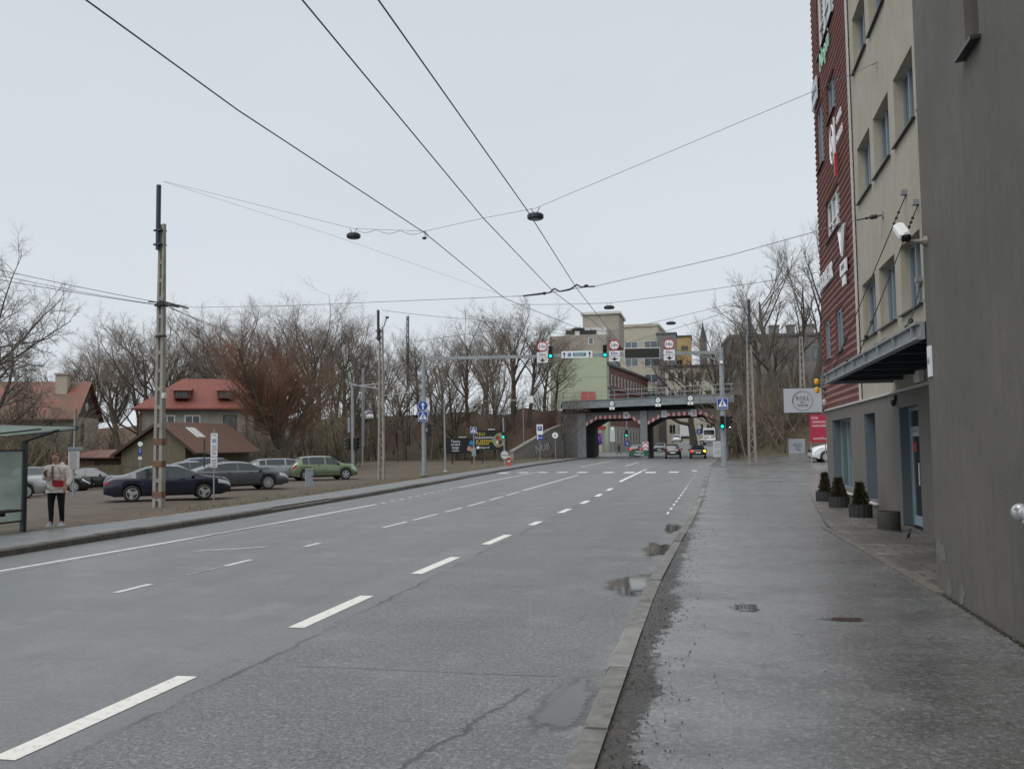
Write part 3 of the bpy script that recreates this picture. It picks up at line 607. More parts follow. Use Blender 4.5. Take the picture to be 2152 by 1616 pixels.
def qlogo(b):
    for j in range(26):
        a,c=2*PI*j/26,2*PI*(j+1)/26
        b.tube([(0,1.05+.33*math.cos(a),.52*math.sin(a)-.1),(0,1.05+.33*math.cos(c),.52*math.sin(c)-.1)],.03,4)
        b.tube([(0,1.05+.13*math.cos(a),.2*math.sin(a)-.1),(0,1.05+.13*math.cos(c),.2*math.sin(c)-.1)],.026,4)
    b.bx(-.02,.02,.58,.63,-.7,.5)
fsign('partner_sign','white ring emblem with two lines of lettering OLIVIER PARTNERS on the red wall',24.2,9.85,[('emblem',qlogo,M['signw']),('lettering',lambda b:(b.text('OLIVIER',.3,FT(-.25,.22,0),ext=.008,sx=.85),b.text('PARTNERS',.3,FT(-.25,-.25,0),ext=.008,sx=.78)),M['signw'])])
fsign('script_sign','mint green script lettering high on the red corrugated wall',26.2,12.75,[('lettering',lambda b:b.text('Nopri',.8,FT(0,0,0),ext=.012),M['mint']),('backing',lambda b:b.bx(.05,.08,-.9,.9,-.08,.08),M['dmetal'])])
fsign('grey_board_sign','pale grey sign board at the far upper edge of the red corrugated wall',28.5,12.4,[('board',lambda b:b.bx(-.02,.02,-.6,.6,-.35,.35),M['signpale']),('lettering',lambda b:b.text('BÜROO',.3,FT(0,0,-.025),ext=.002),M['signtxt'])])
fsign('red_flag_sign','thin vertical red strip sign above the white framed window',24.75,9.05,[('panel',lambda b:b.bx(-.03,.02,-.06,.06,-.3,.3),M['signr'])])
# small fittings on the facades
t=thing('hose_connection','twin capped chrome fire hose connection on the near taupe wall','hydrant inlet',(2.45,7.25,1.21))
mb=MB(); mb.tube([(0,0,0),(-.12,0,0)],.05,12); mb.tube([(-.11,-.2,0),(-.11,.14,0)],.045,12); mb.build('manifold',M['alloy'],t,smooth='auto')
for y in (.22,-.02):
    mb=MB(); mb.lathe([(.04,0),(.05,.02),(.05,.09),(.062,.1),(.068,.12),(.068,.15),(.06,.165),(.02,.17),(.014,.2)],16,0,'y',(-.11,y,0)); 
    for k in range(3): mb.ball((-.11+.066*math.cos(k*2.1+.5),y+.06,.066*math.sin(k*2.1+.5)),.017,6,4)
    mb.build('cap',M['alloy'],t,smooth='auto')
t=thing('security_camera','white security camera on a bracket at the corner of the taupe building','camera',(2.45,10.62,3.96))
mb=MB(); mb.tube([(0,0,0),(-.04,0,0)],[.06,.045],10); mb.tube([(-.03,0,0),(-.2,-.02,.0)],[.03,.022],8); mb.tube([(-.2,-.02,0),(-.24,-.03,.05)],.018,8); mb.build('bracket',mat('stained_bracket',(.3,.28,.25),.6,scale=12,col2=(.12,.09,.07)),t)
mb=MB(); mb.xf=Matrix.Translation((-.25,-.04,.1))@Matrix.Rotation(R(38),4,'X')@Matrix.Rotation(R(6),4,'Z')
mb.bbox((0,.03,.0),(.125,.3,.11),.03); mb.build('housing',M['white'],t)
mb=MB(); mb.xf=Matrix.Translation((-.25,-.04,.1))@Matrix.Rotation(R(38),4,'X')@Matrix.Rotation(R(6),4,'Z'); mb.bbox((0,-.125,-.006),(.1,.02,.085),.02); mb.lathe([(.03,-.15),(.03,-.13)],14,0,'y'); mb.build('lens_plate',M['black'],t)
t=thing('house_number_plate','narrow white framed plate with a number on the corner of the taupe wall','plate',(2.45,10.66,2.63)); mb=MB(); mb.bx(-.02,0,-.07,.07,-.17,.17); mb.build('plate',M['signw'],t); mb=MB(); mb.text('41',.11,FT(0,.0,-.022),ext=.001); mb.build('lettering',M['signtxt'],t)
t=thing('wall_box','small white junction box under the canopy on the cream wall','box',(FX,16.6,2.86)); mb=MB(); mb.bbox((-.06,0,0),(.12,.34,.2),.02); mb.build('case',M['white'],t); mb=MB(); mb.tube([(-.06,.1,-.1),(-.06,.1,-.17)],.01,6); mb.build('cable_stub',M['black'],t)
t=thing('yellow_lantern','small yellow plastic lantern hanging off the far end of the steel canopy','lantern',(2.36,18.98,2.92)); mb=MB(); mb.tube([(0,0,.15),(-.12,.02,.15),(-.14,.02,.08)],.012,6); mb.build('arm',M['dmetal'],t)
yl=mat('amber_plastic',(.75,.4,.02),.4,var=.1)
for z in (.05,-.12): mb=MB(); mb.lathe([(.02,-.07),(.045,-.045),(.05,.02),(.025,.05)],10,0,None,(-.14,.02,z)); mb.build('shade',yl,t)
t=thing('door_lamp','small dark wall lamp above the entrance door','lamp',(FX-.02,18.75,2.55)); mb=MB(); mb.bx(-.05,0,-.05,.05,0,.09); mb.build('base',M['black'],t); mb=MB(); mb.lathe([(.03,-.12),(.05,-.06),(.05,0)],10,0,None,(-.06,0,.0)); mb.build('shade',M['black'],t)
# projecting light box, red board
t=thing('light_box_sign','white projecting sign with circular ROLL lettering at the end of the red building','sign',(0,29.25,0))
p0,p1=D(1645,816,29.25),D(1729,867,29.25); x0,x1,z1,z0=p0.x,p1.x,p0.z,p1.z; xc,zc=(x0+x1)/2,(z0+z1)/2
mb=MB(); mb.bx(x0,x1,0,.16,z0,z1); mb.build('case',M['dmetal'],t)
mb=MB(); mb.bx(x0+.015,x1-.015,-.006,0,z0+.015,z1-.015,0); mb.build('face',M['signpale'],t)
mb=MB(); mb.ring(xc,-.01,zc-.02,.29,.303,.004,40); 
for k in range(9): a=R(100+k*11); mb.ball((xc+.3*math.cos(a),-.011,zc-.02+.3*math.sin(a)),(.03,.003,.014),6,4)
mb.text('ROLL',.17,TM(xc,-.012,zc+.06),ext=.002); mb.text('SUSHI',.06,TM(xc,-.012,zc-.06),ext=.002); mb.text('kohvik',.12,TM(xc,-.012,zc-.15),ext=.002); mb.build('lettering',M['signtxt'],t)
mb=MB(); mb.bx(x1,FX+.05,.05,.1,z1-.07,z1-.02); mb.bx(x1,FX+.05,.05,.1,z0+.06,z0+.11); mb.build('bracket',M['dmetal'],t)
mb=MB(); mb.tube([(x1+.06,-.02,zc-.02),(x1+.06,-.16,zc-.1)],[.05,.09],10); mb.build('floodlight',M['white'],t)
p0,p1=D(1701,872,52),D(1736.5,929,52)
t=thing('notice_board','crimson notice board on posts with white lettering KÕIK ÄRIPINDADE PAKKUMISED','sign',(0,52,0))
gzz=gz(p0.x,52)+.12
mb=MB(); mb.bx(p0.x,p1.x,0,.05,p1.z,p0.z); mb.build('panel',M['crim'],t)
mb=MB(); mb.bx(p1.x+.02,p1.x+.19,0,.05,p1.z-.3,p0.z+.02); mb.build('side_panel',M['signw'],t)
for x in (p0.x+.04,p1.x-.04): mb=MB(); mb.tube([(x,.08,gzz-.05),(x,.08,p0.z-.1)],.03,8); mb.build('post',M['metal'],t)
xm=p0.x+.08
mb=MB()
for tx,zz,s in (('KÕIK',.18,.17),('ÄRIPINDADE',.4,.16),('PAKKUMISED',.61,.16),('www.KÜ.ee',1.29,.17)):
    mb.text(tx,s,TM(xm+len(tx)*s*.29,-.006,p0.z-zz),ext=.002,sx=.9)
mb.build('lettering',M['signw'],t)
# tubs and planters
def shrub_mesh(seed,h,rad,n=900):
    rn=random.Random(seed); mb=MB()
    for i in range(n):
        t=rn.random()**.8; a=rn.uniform(0,6.283); r_=rad*(1-t*.8)*math.sqrt(rn.random())*(1+.25*math.sin(3*a+seed)+.2*math.sin(7*t*6+a)); z=h*t
        p=Vector((r_*math.cos(a),r_*math.sin(a),z)); d=Vector((math.cos(a)*.7+rn.uniform(-.3,.3),math.sin(a)*.7+rn.uniform(-.3,.3),rn.uniform(.4,1.3))).normalized()
        s=d.cross(Vector((rn.uniform(-1,1),rn.uniform(-1,1),.2))).normalized(); l=rn.uniform(.05,.11); w=l*.28
        mb.add([p,p+d*l*.5+s*w,p+d*l,p+d*l*.5-s*w],[(0,1,2,3)])
        mb.add([p+d*l*.2,p+d*l*.6+s.cross(d)*w,p+d*l*1.05,p+d*l*.6-s.cross(d)*w],[(0,1,2,3)])
    return mb
def planter(loc,k,r_,h,label):
    t=thing('planter',label,'planter',loc,group='potted conifers along the facade')
    mb=MB(); n=14
    for j in range(n):
        a0,a1=2*PI*j/n,2*PI*(j+.9)/n
        mb.prism([(q*math.cos(a),q*math.sin(a),0) for q,a in ((r_*.86,a0),(r_,a0),(r_*1.03,(a0+a1)/2),(r_,a1),(r_*.86,a1))],(0,0,h))
    mb.build('tub',mat('dark_slat_tub_%d'%k,(.02,.02,.021),.7,scale=6,col2=(.035,.033,.03)),t); mb=MB(); mb.lathe([(r_*.87,h*.3),(r_*.87,h-.03)],16); mb.build('soil',M['mud'],t)
    hh=(.46,.46,.5)[k]; mb=shrub_mesh(k+3,hh,(.13,.17,.13)[k]); mb.xf=None; o=mb.build('shrub',M['leafg'],t,fix=False); o.location=(0,0,h-.05)
    b=MB(); b.tube([(0,0,h-.1),(.01,0,h+.3)],[.015,.008],6); b.build('stem',M['bark'],t)
gp=lambda px,py:G(px,py,.2)
planter(Vector((3.2,20.55,gz(3.2,20.5)+.145)),0,.235,.27,'slatted black tub holding the spiky conifer nearest the round concrete bin')
planter(Vector((3.17,23.5,gz(3.2,23.5)+.145)),1,.24,.26,'slatted black tub with the bushy conifer in the middle of the row')
planter(Vector((3.12,25.7,gz(3.2,25.7)+.145)),2,.24,.26,'slatted black tub with the conifer farthest along the facade by the shop window')
t=thing('concrete_bin','round dark concrete bin standing beside the entrance door','bin',(3.2,17.5,gz(3.2,17.5)+.145)); mb=MB(); mb.lathe([(.19,0),(.2,.02),(.2,.33),(.19,.35),(.17,.35),(.165,.3)],24); mb.build('drum',mat('exposed_aggregate',(.07,.066,.06),.85,scale=70,col2=(.03,.028,.026),bump=.8),t,smooth='auto'); mb=MB(); mb.lathe([(.205,0),(.205,.025)],24,0,None,(0,0,-.003)); mb.build('base_ring',M['concd'],t)
t=thing('bird','small dark bird standing upright on the block paving by the door','bird',(3.22,15.95,gz(3.2,15.9)+.15))
mb=MB(); mb.tube([(-.02,0,.03),(-.008,0,.06),(.004,0,.1),(.012,0,.135),(.02,0,.16)],[.008,.026,.024,.014,.01],8); mb.ball((.022,0,.168),(.016,.014,.014),8,6); mb.tube([(.034,0,.168),(.055,0,.166)],[.005,.001],5); mb.tube([(-.02,0,.035),(-.045,0,.005)],[.012,.005],6); mb.build('body',M['black'],t,smooth=True)
for s in (-1,1): mb=MB(); mb.tube([(0,s*.01,.045),(.004,s*.01,0)],.003,4); mb.build('leg',M['black'],t)
# ---------------------------------------------------------------- street furniture
def warp(mb,fn): mb.v=[tuple(fn(Vector(v))) for v in mb.v]
def walker(mb,x,y,z,s,mi=0):     # small pedestrian pictogram in the xz plane
    mb.disc(x+.02*s,y,z+.36*s,.07*s,.003,12,mi)
    for a,b,w in (((.0,.28),(-.02,.02),.055),((-.02,.02),(-.16,-.3),.04),((-.02,.02),(.16,-.3),.04),((0,.25),(-.17,.05),.03),((0,.25),(.17,.06),.03)):
        ax,az,bx_,bz=x+a[0]*s,z+a[1]*s,x+b[0]*s,z+b[1]*s; d=Vector((bx_-ax,0,bz-az)); n=Vector((-d.z,0,d.x)).normalized()*w*s
        A=Vector((ax,y,az)); B=Vector((bx_,y,bz)); mb.prism([A+n,B+n,B-n,A-n],(0,.003,0),mi)
def arrow(mb,x,y,z,h,up_=True,mi=0):
    k=1 if up_ else -1; w=h*.09
    mb.prism([(x-w,y,z-k*h*.5),(x+w,y,z-k*h*.5),(x+w,y,z+k*h*.12),(x-w,y,z+k*h*.12)],(0,.003,0),mi)
    mb.prism([(x-h*.27,y,z+k*h*.08),(x+h*.27,y,z+k*h*.08),(x,y,z+k*h*.5)],(0,.003,0),mi)
def crossing_sign(par,x,y,z,s=.62,name='crossing_plate'):
    mb=MB(); mb.bbox((x,y,z),(s,.02,s),.008); o=mb.build(name,M['signb'],par)
    b=MB(); h=s/2-.02
    b.bx(x-h,x+h,y-.014,y-.011,z+h-.02,z+h); b.bx(x-h,x+h,y-.014,y-.011,z-h,z-h+.02); b.bx(x-h,x-h+.02,y-.014,y-.011,z-h+.02,z+h-.02); b.bx(x+h-.02,x+h,y-.014,y-.011,z-h+.02,z+h-.02)
    b.prism([(x-s*.4,y-.014,z-s*.28),(x+s*.4,y-.014,z-s*.28),(x,y-.014,z+s*.42)],(0,.003,0)); b.build('triangle',M['signw'],o)
    w=MB(); walker(w,x,y-.018,z-.03*s,s*.72); w.build('pictogram',M['signk'],o); return o
def traffic_light(par,x,y,z,lit=True,s=1.0,face=1,white=False,h3=3):
    # face=1: lenses face the viewer (-y), -1: away, 0: sideways (+x)
    T=Matrix.Translation((x,y,z))@Matrix.Rotation({1:0,-1:PI,0:PI/2}.get(face,face),4,'Z')@Matrix.Scale(s,4)
    mb=MB(); mb.xf=T; mb.bbox((0,0,0),(.3,.24,.3*h3+.04),.03); hs=mb.build('signal_housing',M['black'],par)
    for k in range(h3):
        zz=(.3*(h3-1)/2)-.3*k
        v=MB(); v.xf=T; n=10
        for j in range(n):
            a,b=R(-20+220*j/n),R(-20+220*(j+1)/n); q=.125
            v.add([(q*math.cos(a),-.12,zz+q*math.sin(a)),(q*math.cos(b),-.12,zz+q*math.sin(b)),(q*math.cos(b),-.3,zz+.01+q*math.sin(b)),(q*math.cos(a),-.3,zz+.01+q*math.sin(a))],[(0,1,2,3)])
        v.build('visor',M['black'],hs,fix=False)
        l=MB(); l.xf=T; l.disc(0,-.135,zz,.1,.01,18); on=lit and k==h3-1
        l.build('lens',(M['litw'] if white else M['lit']) if on else M['off'],hs)
def concrete_pole(name,label,loc,H,w0,w1,gap,rz=0,steel=None,lattice=False,mt='conc',step=.66,group=None):
    t=thing(name,label,'pole',loc,rz,group)
    for s in (-1,1):
        mb=MB(); v=[]
        for zz,f in ((-.2,1.02),(H,0)):
            g=lerp(gap*.55,gap,f)/2; w=lerp(w1,w0,f); xx=s*(g+w/2)
            v+=[(xx-w/2,-w*.6,zz),(xx+w/2,-w*.6,zz),(xx+w/2,w*.6,zz),(xx-w/2,w*.6,zz)]
        mb.add(v,[(0,3,2,1),(4,5,6,7),(0,1,5,4),(1,2,6,5),(2,3,7,6),(3,0,4,7)]); mb.build('post',M[mt],t)
    mb=MB(); zz=.35; k=0
    while zz<H-.1:
        f=1-zz/H; g=lerp(gap*.55,gap,f)/2+.02; w=lerp(w1,w0,f)
        if lattice and zz<H*.93:
            mb.tube([(-g*(1 if k%2 else -1),-.0,zz-step*.3),(g*(1 if k%2 else -1),0,zz+step*.3)],w*.28,4)
        else: mb.bx(-g,g,-w*.5,w*.5,zz-.07,zz+.07)
        zz+=step*(.6 if lattice else 1); k+=1
    mb.build('rung',M[mt],t)
    if steel:
        mb=MB(); mb.tube([(steel[0],-.1,H-steel[1]),(steel[0],-.1,H+steel[2])],.085,8); mb.build('steel_extension',M['dmetal'],t)
        mb=MB(); 
        for q in (.25,.8): mb.bx(steel[0]-.14,steel[0]+.2,-.2,.12,H-q*steel[1]-.03,H-q*steel[1]+.03)
        mb.build('clamp',M['dmetal'],t)
    return t
bp=concrete_pole('concrete_pole','tall ladder-like concrete pole with rust streaks and dark steel top beside the navy saloon',(-19.25,29.3,gz(-19.25,29.3)-.05),10.35,.155,.09,.15,R(-14),(-.1,.95,1.45),mt='conc')
mb=MB()
for z in (.5,1.6,2.4): mb.bx(-.232,.232,-.1,.1,z-.1,z+.12)
mb.build('rusty_band',M['rust'],bp)
mb=MB(); mb.bx(-.2,.2,-.14,.14,7.32,7.42); mb.bx(-.18,.18,-.13,.13,6.2,6.26); mb.bx(.05,.3,-.2,-.13,7.34,7.4); mb.build('collar',M['wired'],bp)
mb=MB(); mb.bbox((.28,-.08,4.05),(.16,.14,.2),.02); mb.build('junction_box',M['ltsill'],bp)
lp=concrete_pole('lattice_pole','slender concrete pole with diagonal lattice bracing and a lamp bracket at its head',(-19.55,53.0,-.1),9.2,.13,.085,.22,R(-14),(-.14,.75,1.15),True)
mb=MB(); mb.tube([(.05,0,9.2),(.22,0,9.35),(.4,0,9.8)],.03,6); mb.ball((.46,0,9.86),(.13,.1,.08),8,6); mb.build('floodlight',M['dmetal'],lp)
mb=MB(); mb.tube([(.15,0,5.0),(1.7,.3,5.15)],.03,6); mb.bx(1.6,1.95,.24,.36,5.12,5.2); mb.build('lamp_arm',M['metal'],lp)
concrete_pole('lattice_pole','pale twin-post concrete pole with dark steel top on the right verge beyond the gantry',(2.85,58.6,gz(2.85,58.6)+.1),8.2,.15,.1,.24,R(3),(.06,.6,2.2),True)
concrete_pole('ladder_pole','weathered ladder concrete pole in front of the thicket beside the white round-lettered sign',(9.4,92,gz(9.4,92)-.2),D(1633,705,92).z-gz(9.4,92),.2,.13,.22,R(5),None)
concrete_pole('ladder_pole','dark ladder steel mast rising above the trees left of the gantry post',(D(857,700,112).x,112,gz(D(857,700,112).x,112)),D(857,664,112).z-gz(D(857,700,112).x,112),.1,.1,.28,R(-20),None,mt='dmetal',step=.8)
# gantry over the road
GA,GB=Vector((-16.65,52.5,-.02)),Vector((1.05,55,.33)); gr=math.atan2(GB.y-GA.y,GB.x-GA.x); GL=(GB-GA).xy.length
gt=thing('gantry','galvanised gantry spanning the road with height signs and two green signals','gantry',(GA.x,GA.y,0),gr)
zb=7.08
mb=MB(); mb.tube([(0,0,GA.z-.05),(0,0,7.1)],[.15,.12],10); mb.build('post',M['metal'],gt,smooth='auto'); mb=MB(); mb.tube([(GL,0,GB.z-.05),(GL,0,7.42)],[.17,.13],10); mb.build('post',M['metal'],gt,smooth='auto')
for x,z in ((0,GA.z+.02),(GL,GB.z+.02)): mb=MB(); mb.lathe([(.26,0),(.26,.05),(.2,.06)],10,0,None,(x,0,z)); mb.build('base_flange',M['metal'],gt)
mb=MB(); 
for a,b in ((.13,GL*.45),(GL*.45+.01,GL-.16)): mb.bx(a,b,-.08,.08,zb-.1+a*.004,zb+.1+a*.004)
mb.build('crossbeam',M['metal'],gt)
mb=MB(); mb.tube([(.1,0,6.4),(1.5,0,6.95)],.03,6); mb.tube([(GL-.1,0,6.65),(GL-1.6,0,7.0)],.03,6); mb.build('brace',M['metal'],gt)
mb=MB(); mb.lathe([(.1,-.02),(.1,.1),(.03,.14)],10,0,None,(GL-.02,-.2,6.45)); mb.build('sensor',M['white'],gt)
def gx(px,py=745):
    d=ray(px,py); n=Vector((-(GB-GA).y,(GB-GA).x)); A2=GA.xy; t=(n.x*A2.x+n.y*A2.y)/(n.x*d.x+n.y*d.y); P=Vector((t*d.x,t*d.y)); return (P-A2).length
def height_sign(x,txt,label,deco=True):
    t=thing('height_limit_sign',label,'sign',(GA.x+math.cos(gr)*x,GA.y+math.sin(gr)*x,zb),gr,'height limit signs on the gantry')
    mb=MB(); mb.disc(0,-.16,.58,.33,.02,30); o=mb.build('round_plate',M['signw'],t); mb=MB(); mb.ring(0,-.166,.58,.265,.33,.004,30); mb.build('red_rim',M['signr'],o)
    mb=MB(); mb.text(txt,.25,TM(0,-.168,.57),ext=.002,sx=.85)
    for k in (1,-1): mb.prism([(-.05,-.168,.58+k*.25),(.05,-.168,.58+k*.25),(0,-.168,.58+k*.19)],(0,.003,0))
    mb.build('lettering',M['signk'],o)
    mb=MB(); mb.bbox((0,-.15,.08),(.66,.02,.3),.006); o=mb.build('distance_plate',M['signw'],t); mb=MB(); mb.text('50m',.24,TM(0,-.168,.075),ext=.002); mb.build('lettering',M['signk'],o)
    mb=MB(); mb.bbox((0,-.15,-.25),(.66,.02,.3),.006); o=mb.build('arrow_plate',M['signw'],t)
    mb=MB(); y=-.166; mb.prism([(-.055,y,-.14),(.055,y,-.14),(.055,y,-.27),(-.055,y,-.27)],(0,.003,0)); mb.prism([(-.27,y,-.17),(0,y,-.27),(.27,y,-.17),(0,y,-.375)][::1],(0,.003,0)); mb.build('arrow',M['signk'],o)
    mb=MB(); mb.bx(-.04,.04,-.14,-.082,-.38,.6); mb.build('bracket',M['metal'],t)
height_sign(gx(1140),'3.9m','round 3.9m height sign with distance plates leftmost on the gantry beam')
height_sign(gx(1291),'3.8m','round height sign partly crossed by a wire beside the middle green signal on the gantry')
height_sign(gx(1406),'4.8m','round 4.8m height sign right of the blank display on the gantry beam')
def gobj(name,label,cat,x,grp=None): return thing(name,label,cat,(GA.x+math.cos(gr)*x,GA.y+math.sin(gr)*x,zb),gr,grp)
for px,lb in ((1157,'green-lit signal beside the leftmost height sign on the gantry'),(1271,'green-lit signal between the lane board and the blank display on the gantry')):
    t=gobj('traffic_light',lb,'traffic light',gx(px)); traffic_light(t,0,-.2,.22,s=.8); mb=MB(); mb.bx(-.05,.05,-.12,-.085,-.1,.3); mb.build('bracket',M['metal'],t)
xa,xb=gx(1180),gx(1245); t=gobj('lane_board','white lane board with arrows and a bus lane panel on the gantry','sign',(xa+xb)/2); w=(xb-xa)
mb=MB(); mb.bbox((0,-.15,.05),(w,.03,.42),.01); mb.build('panel',M['signw'],t)
mb=MB(); arrow(mb,-w*.41,-.17,.05,.34); arrow(mb,w*.41,-.17,.05,.34); mb.build('arrow',M['signk'],t)
mb=MB(); mb.bx(-w*.3,-w*.19,-.17,-.166,-.05,.15); mb.build('bus_symbol',M['signb'],t); mb=MB(); mb.bx(-w*.28,-w*.21,-.174,-.171,.04,.075); mb.build('bar',M['signw'],t)
mb=MB(); mb.bx(-w*.13,w*.29,-.17,-.166,-.05,.16); mb.build('route_panel',M['teal'],t); mb=MB(); mb.text('E20L07',.19,TM(w*.08,-.173,.055),ext=.002,sx=1.05); mb.build('lettering',M['signw'],t)
xa,xb=gx(1311),gx(1387); t=gobj('display_board','blank dark variable message board with pale frame on the gantry','display',(xa+xb)/2); w=xb-xa
mb=MB(); mb.bbox((0,-.17,.05),(w,.1,.66),.015); mb.build('frame',M['signpale'],t); mb=MB(); mb.bx(-w/2+.05,w/2-.05,-.228,-.222,-.23,.33); mb.build('screen',mat('dead_screen',(.02,.022,.016),.4,scale=30,col2=(.03,.032,.024)),t)
# crossing and ahead-only signs on the gantry posts (things of their own)
def facing(loc): return math.atan2(loc[0],-loc[1])*-1 if False else math.atan2(-loc[0],loc[1])
t=thing('crossing_sign','blue pedestrian crossing sign on the right gantry post','sign',(GB.x,GB.y-.2,4.05),0); crossing_sign(t,0,0,0,.66); mb=MB(); mb.bx(-.05,.05,.012,.05,-.2,.2); mb.build('clamp',M['metal'],t)
t=thing('crossing_sign','blue pedestrian crossing sign under the round arrow sign on the left gantry post','sign',(GA.x,GA.y-.18,3.55),R(14)); crossing_sign(t,0,0,0,.62); mb=MB(); mb.bx(-.05,.05,.012,.05,-.2,.2); mb.build('clamp',M['metal'],t)
t=thing('arrow_sign','round blue ahead-only arrow sign on the left gantry post','sign',(GA.x,GA.y-.18,4.2),R(14)); mb=MB(); mb.disc(0,0,0,.32,.02,28); mb.build('plate',M['signb'],t); mb=MB(); mb.ring(0,-.004,0,.29,.31,.004,28); arrow(mb,0,-.005,0,.44); mb.build('arrow',M['signw'],t)
t=thing('traffic_light','green-lit signal with white side lamp under the crossing sign on the right gantry post','traffic light',(GB.x,GB.y-.3,2.95)); traffic_light(t,-.05,0,.0,s=.82); traffic_light(t,.3,.05,0,s=.82,face=.9,white=True); mb=MB(); mb.bx(-.05,.1,.1,.2,-.1,.1); mb.build('bracket',M['metal'],t)
t=thing('traffic_light','dark signal head facing sideways on the left gantry post','traffic light',(GA.x+.05,GA.y,2.75),0); traffic_light(t,.28,0,0,False,.85,face=1.9); mb=MB(); mb.bx(.05,.2,-.04,.04,-.1,.1); mb.build('bracket',M['metal'],t)
# signal mast left
sp=G(742,975,-.3); sp=Vector((-29.6,75,gz(-29.6,75)))
p_=D(742,975,75); 
t=thing('signal_mast','tall galvanised mast with twin dark signal heads left of the lattice pole','signal mast',(p_.x,75,gz(p_.x,75)-.05),R(-20)); zt=D(737,803,75).z-gz(p_.x,75)
mb=MB(); mb.tube([(0,0,0),(-.1,0,zt)],[.17,.13],10); mb.build('pole',M['metal'],t,smooth='auto')
mb=MB(); mb.tube([(-.1,0,zt-.2),(3.6,-.4,zt-.75)],.06,6); mb.tube([(-.1,0,zt-.35),(3.0,1.2,zt-.1)],.05,6); mb.build('arm',M['metal'],t)
mb=MB(); mb.bbox((-.35,-.1,zt*.52),(.25,.2,1.3),.02); mb.build('control_box',M['metal'],t)
for s in (-1,1): traffic_light(t,s*.45,-.1,zt*.31,False,1.2,face=.0+s*1.2)
# slim lamps and posts
def lamp_post(name,label,px,pyb,pyt,Y,arm=.5):
    b=D(px,pyb,Y); g=gz(b.x,Y); h=D(px,pyt,Y).z-g; t=thing(name,label,'street lamp',(b.x,Y,g-.05)); mb=MB(); mb.tube([(0,0,0),(-.06,0,h)],[.085,.055],8); mb.build('pole',M['metal'],t)
    mb=MB(); mb.bx(-.12,arm,-.1,.1,h-.02,h+.07); mb.build('lamp_head',M['metal'],t); mb=MB(); mb.lathe([(.15,0),(.15,.12),(.09,.14)],8); mb.build('footing',M['ltsill'],t); return t
lamp_post('lamp_post','slim grey lamp post with a flat head in front of the billboards',936,988,838,67,.3)
for px,pb,pt,Y,lb in ((762,975,775,83,'thin grey pole rising behind the signal mast'),(1062,978,900,72,'')):
    if not lb: continue
    b=D(px,pb,Y); g=gz(b.x,Y); t=thing('utility_pole',lb,'pole',(b.x,Y,g)); mb=MB(); h=D(px,pt,Y).z-g; mb.tube([(0,0,-.1),(0,0,h)],[.1,.08],8); mb.build('pole',M['metal'],t); mb=MB(); mb.tube([(.15,0,2),(.15,0,h+.1)],.05,6); mb.build('conduit',M['metal'],t)
# far signal on the left verge
b=Vector((-16.1,72.6,gz(-16.1,72.6))); t=thing('traffic_light','green-lit pole signal on the left verge before the billboard','traffic light',b); mb=MB(); mb.tube([(0,0,-.05),(-.12,0,4.0)],[.08,.06],8); mb.build('pole',M['metal'],t); traffic_light(t,-.05,-.2,2.55,s=.85,h3=2)
t=thing('sign_back','grey back of a round road sign low on the signal pole of the left verge','sign',b+Vector((0,-.12,.95))); mb=MB(); mb.disc(0,0,0,.33,.02,26); mb.build('plate',M['ltsill'],t); mb=MB(); mb.bx(-.3,.3,-.02,-.003,-.03,.03); mb.build('stiffener',M['metal'],t)
t=thing('marker_post','short red and white lane marker post on the left kerb end','marker post',b+Vector((.3,.1,0))); mb=MB(); mb.bbox((0,0,.2),(.26,.14,.4),.02); mb.bbox((0,0,.62),(.24,.1,.24),.02); mb.build('panel',M['orange'],t); mb=MB(); mb.bbox((0,0,.45),(.25,.11,.09),.01); mb.bbox((0,0,.8),(.22,.09,.12),.02); mb.build('band',M['signw'],t)
# crossing sign on a striped post left verge
b=Vector((-18.1,70.2,gz(-18.1,70.2))); t=thing('crossing_sign','small pedestrian crossing sign on a yellow striped post by the two billboards','sign',b); mb=MB(); mb.tube([(0,0,-.05),(0,0,3.3)],.05,8); mb.build('post',M['metal'],t); o=crossing_sign(t,.0,-.07,3.05,.55); mb=MB(); mb.bx(-.16,.16,-.08,.08,1.0,1.7); mb.build('button_box',M['metal'],t); mb=MB(); mb.bx(-.09,.09,-.06,.06,.05,.55); mb.build('striped_sleeve',mat('worn_yellow',(.35,.27,.1),.7,scale=9,col2=(.05,.045,.04)),t)
# parking sign pair by the wing wall
b=Vector((-15.95,88,gz(-15.95,88))); t=thing('parking_sign','tall parking sign with blue P and price plate before the graffiti wall','sign',b); zt=D(1137,892,88).z-b.z; zm=D(1137,913,88).z-b.z; zl=D(1137,925,88).z-b.z
mb=MB(); mb.tube([(0,0,-.05),(0,0,zt)],.035,6); mb.build('post',M['metal'],t); mb=MB(); mb.bbox((0,-.06,(zt+zm)/2),(.62,.02,zt-zm),.01); mb.build('plate',M['signw'],t); mb=MB(); mb.bx(-.22,.22,-.078,-.073,zt-.62,zt-.14); mb.build('blue_square',M['signb'],t); mb=MB(); mb.text('P',.42,TM(0,-.082,zt-.38)); mb.build('lettering',M['signw'],t); mb=MB(); mb.bbox((0,-.06,(zm+zl)/2-.04),(.62,.02,zm-zl-.04),.01); mb.build('lower_plate',M['signb'],t); mb=MB(); mb.bx(-.27,-.17,-.076,-.072,zl+.05,zm-.1); mb.bx(-.1,.25,-.076,-.072,(zm+zl)/2-.06,(zm+zl)/2-.02); mb.build('price_mark',M['signw'],t)
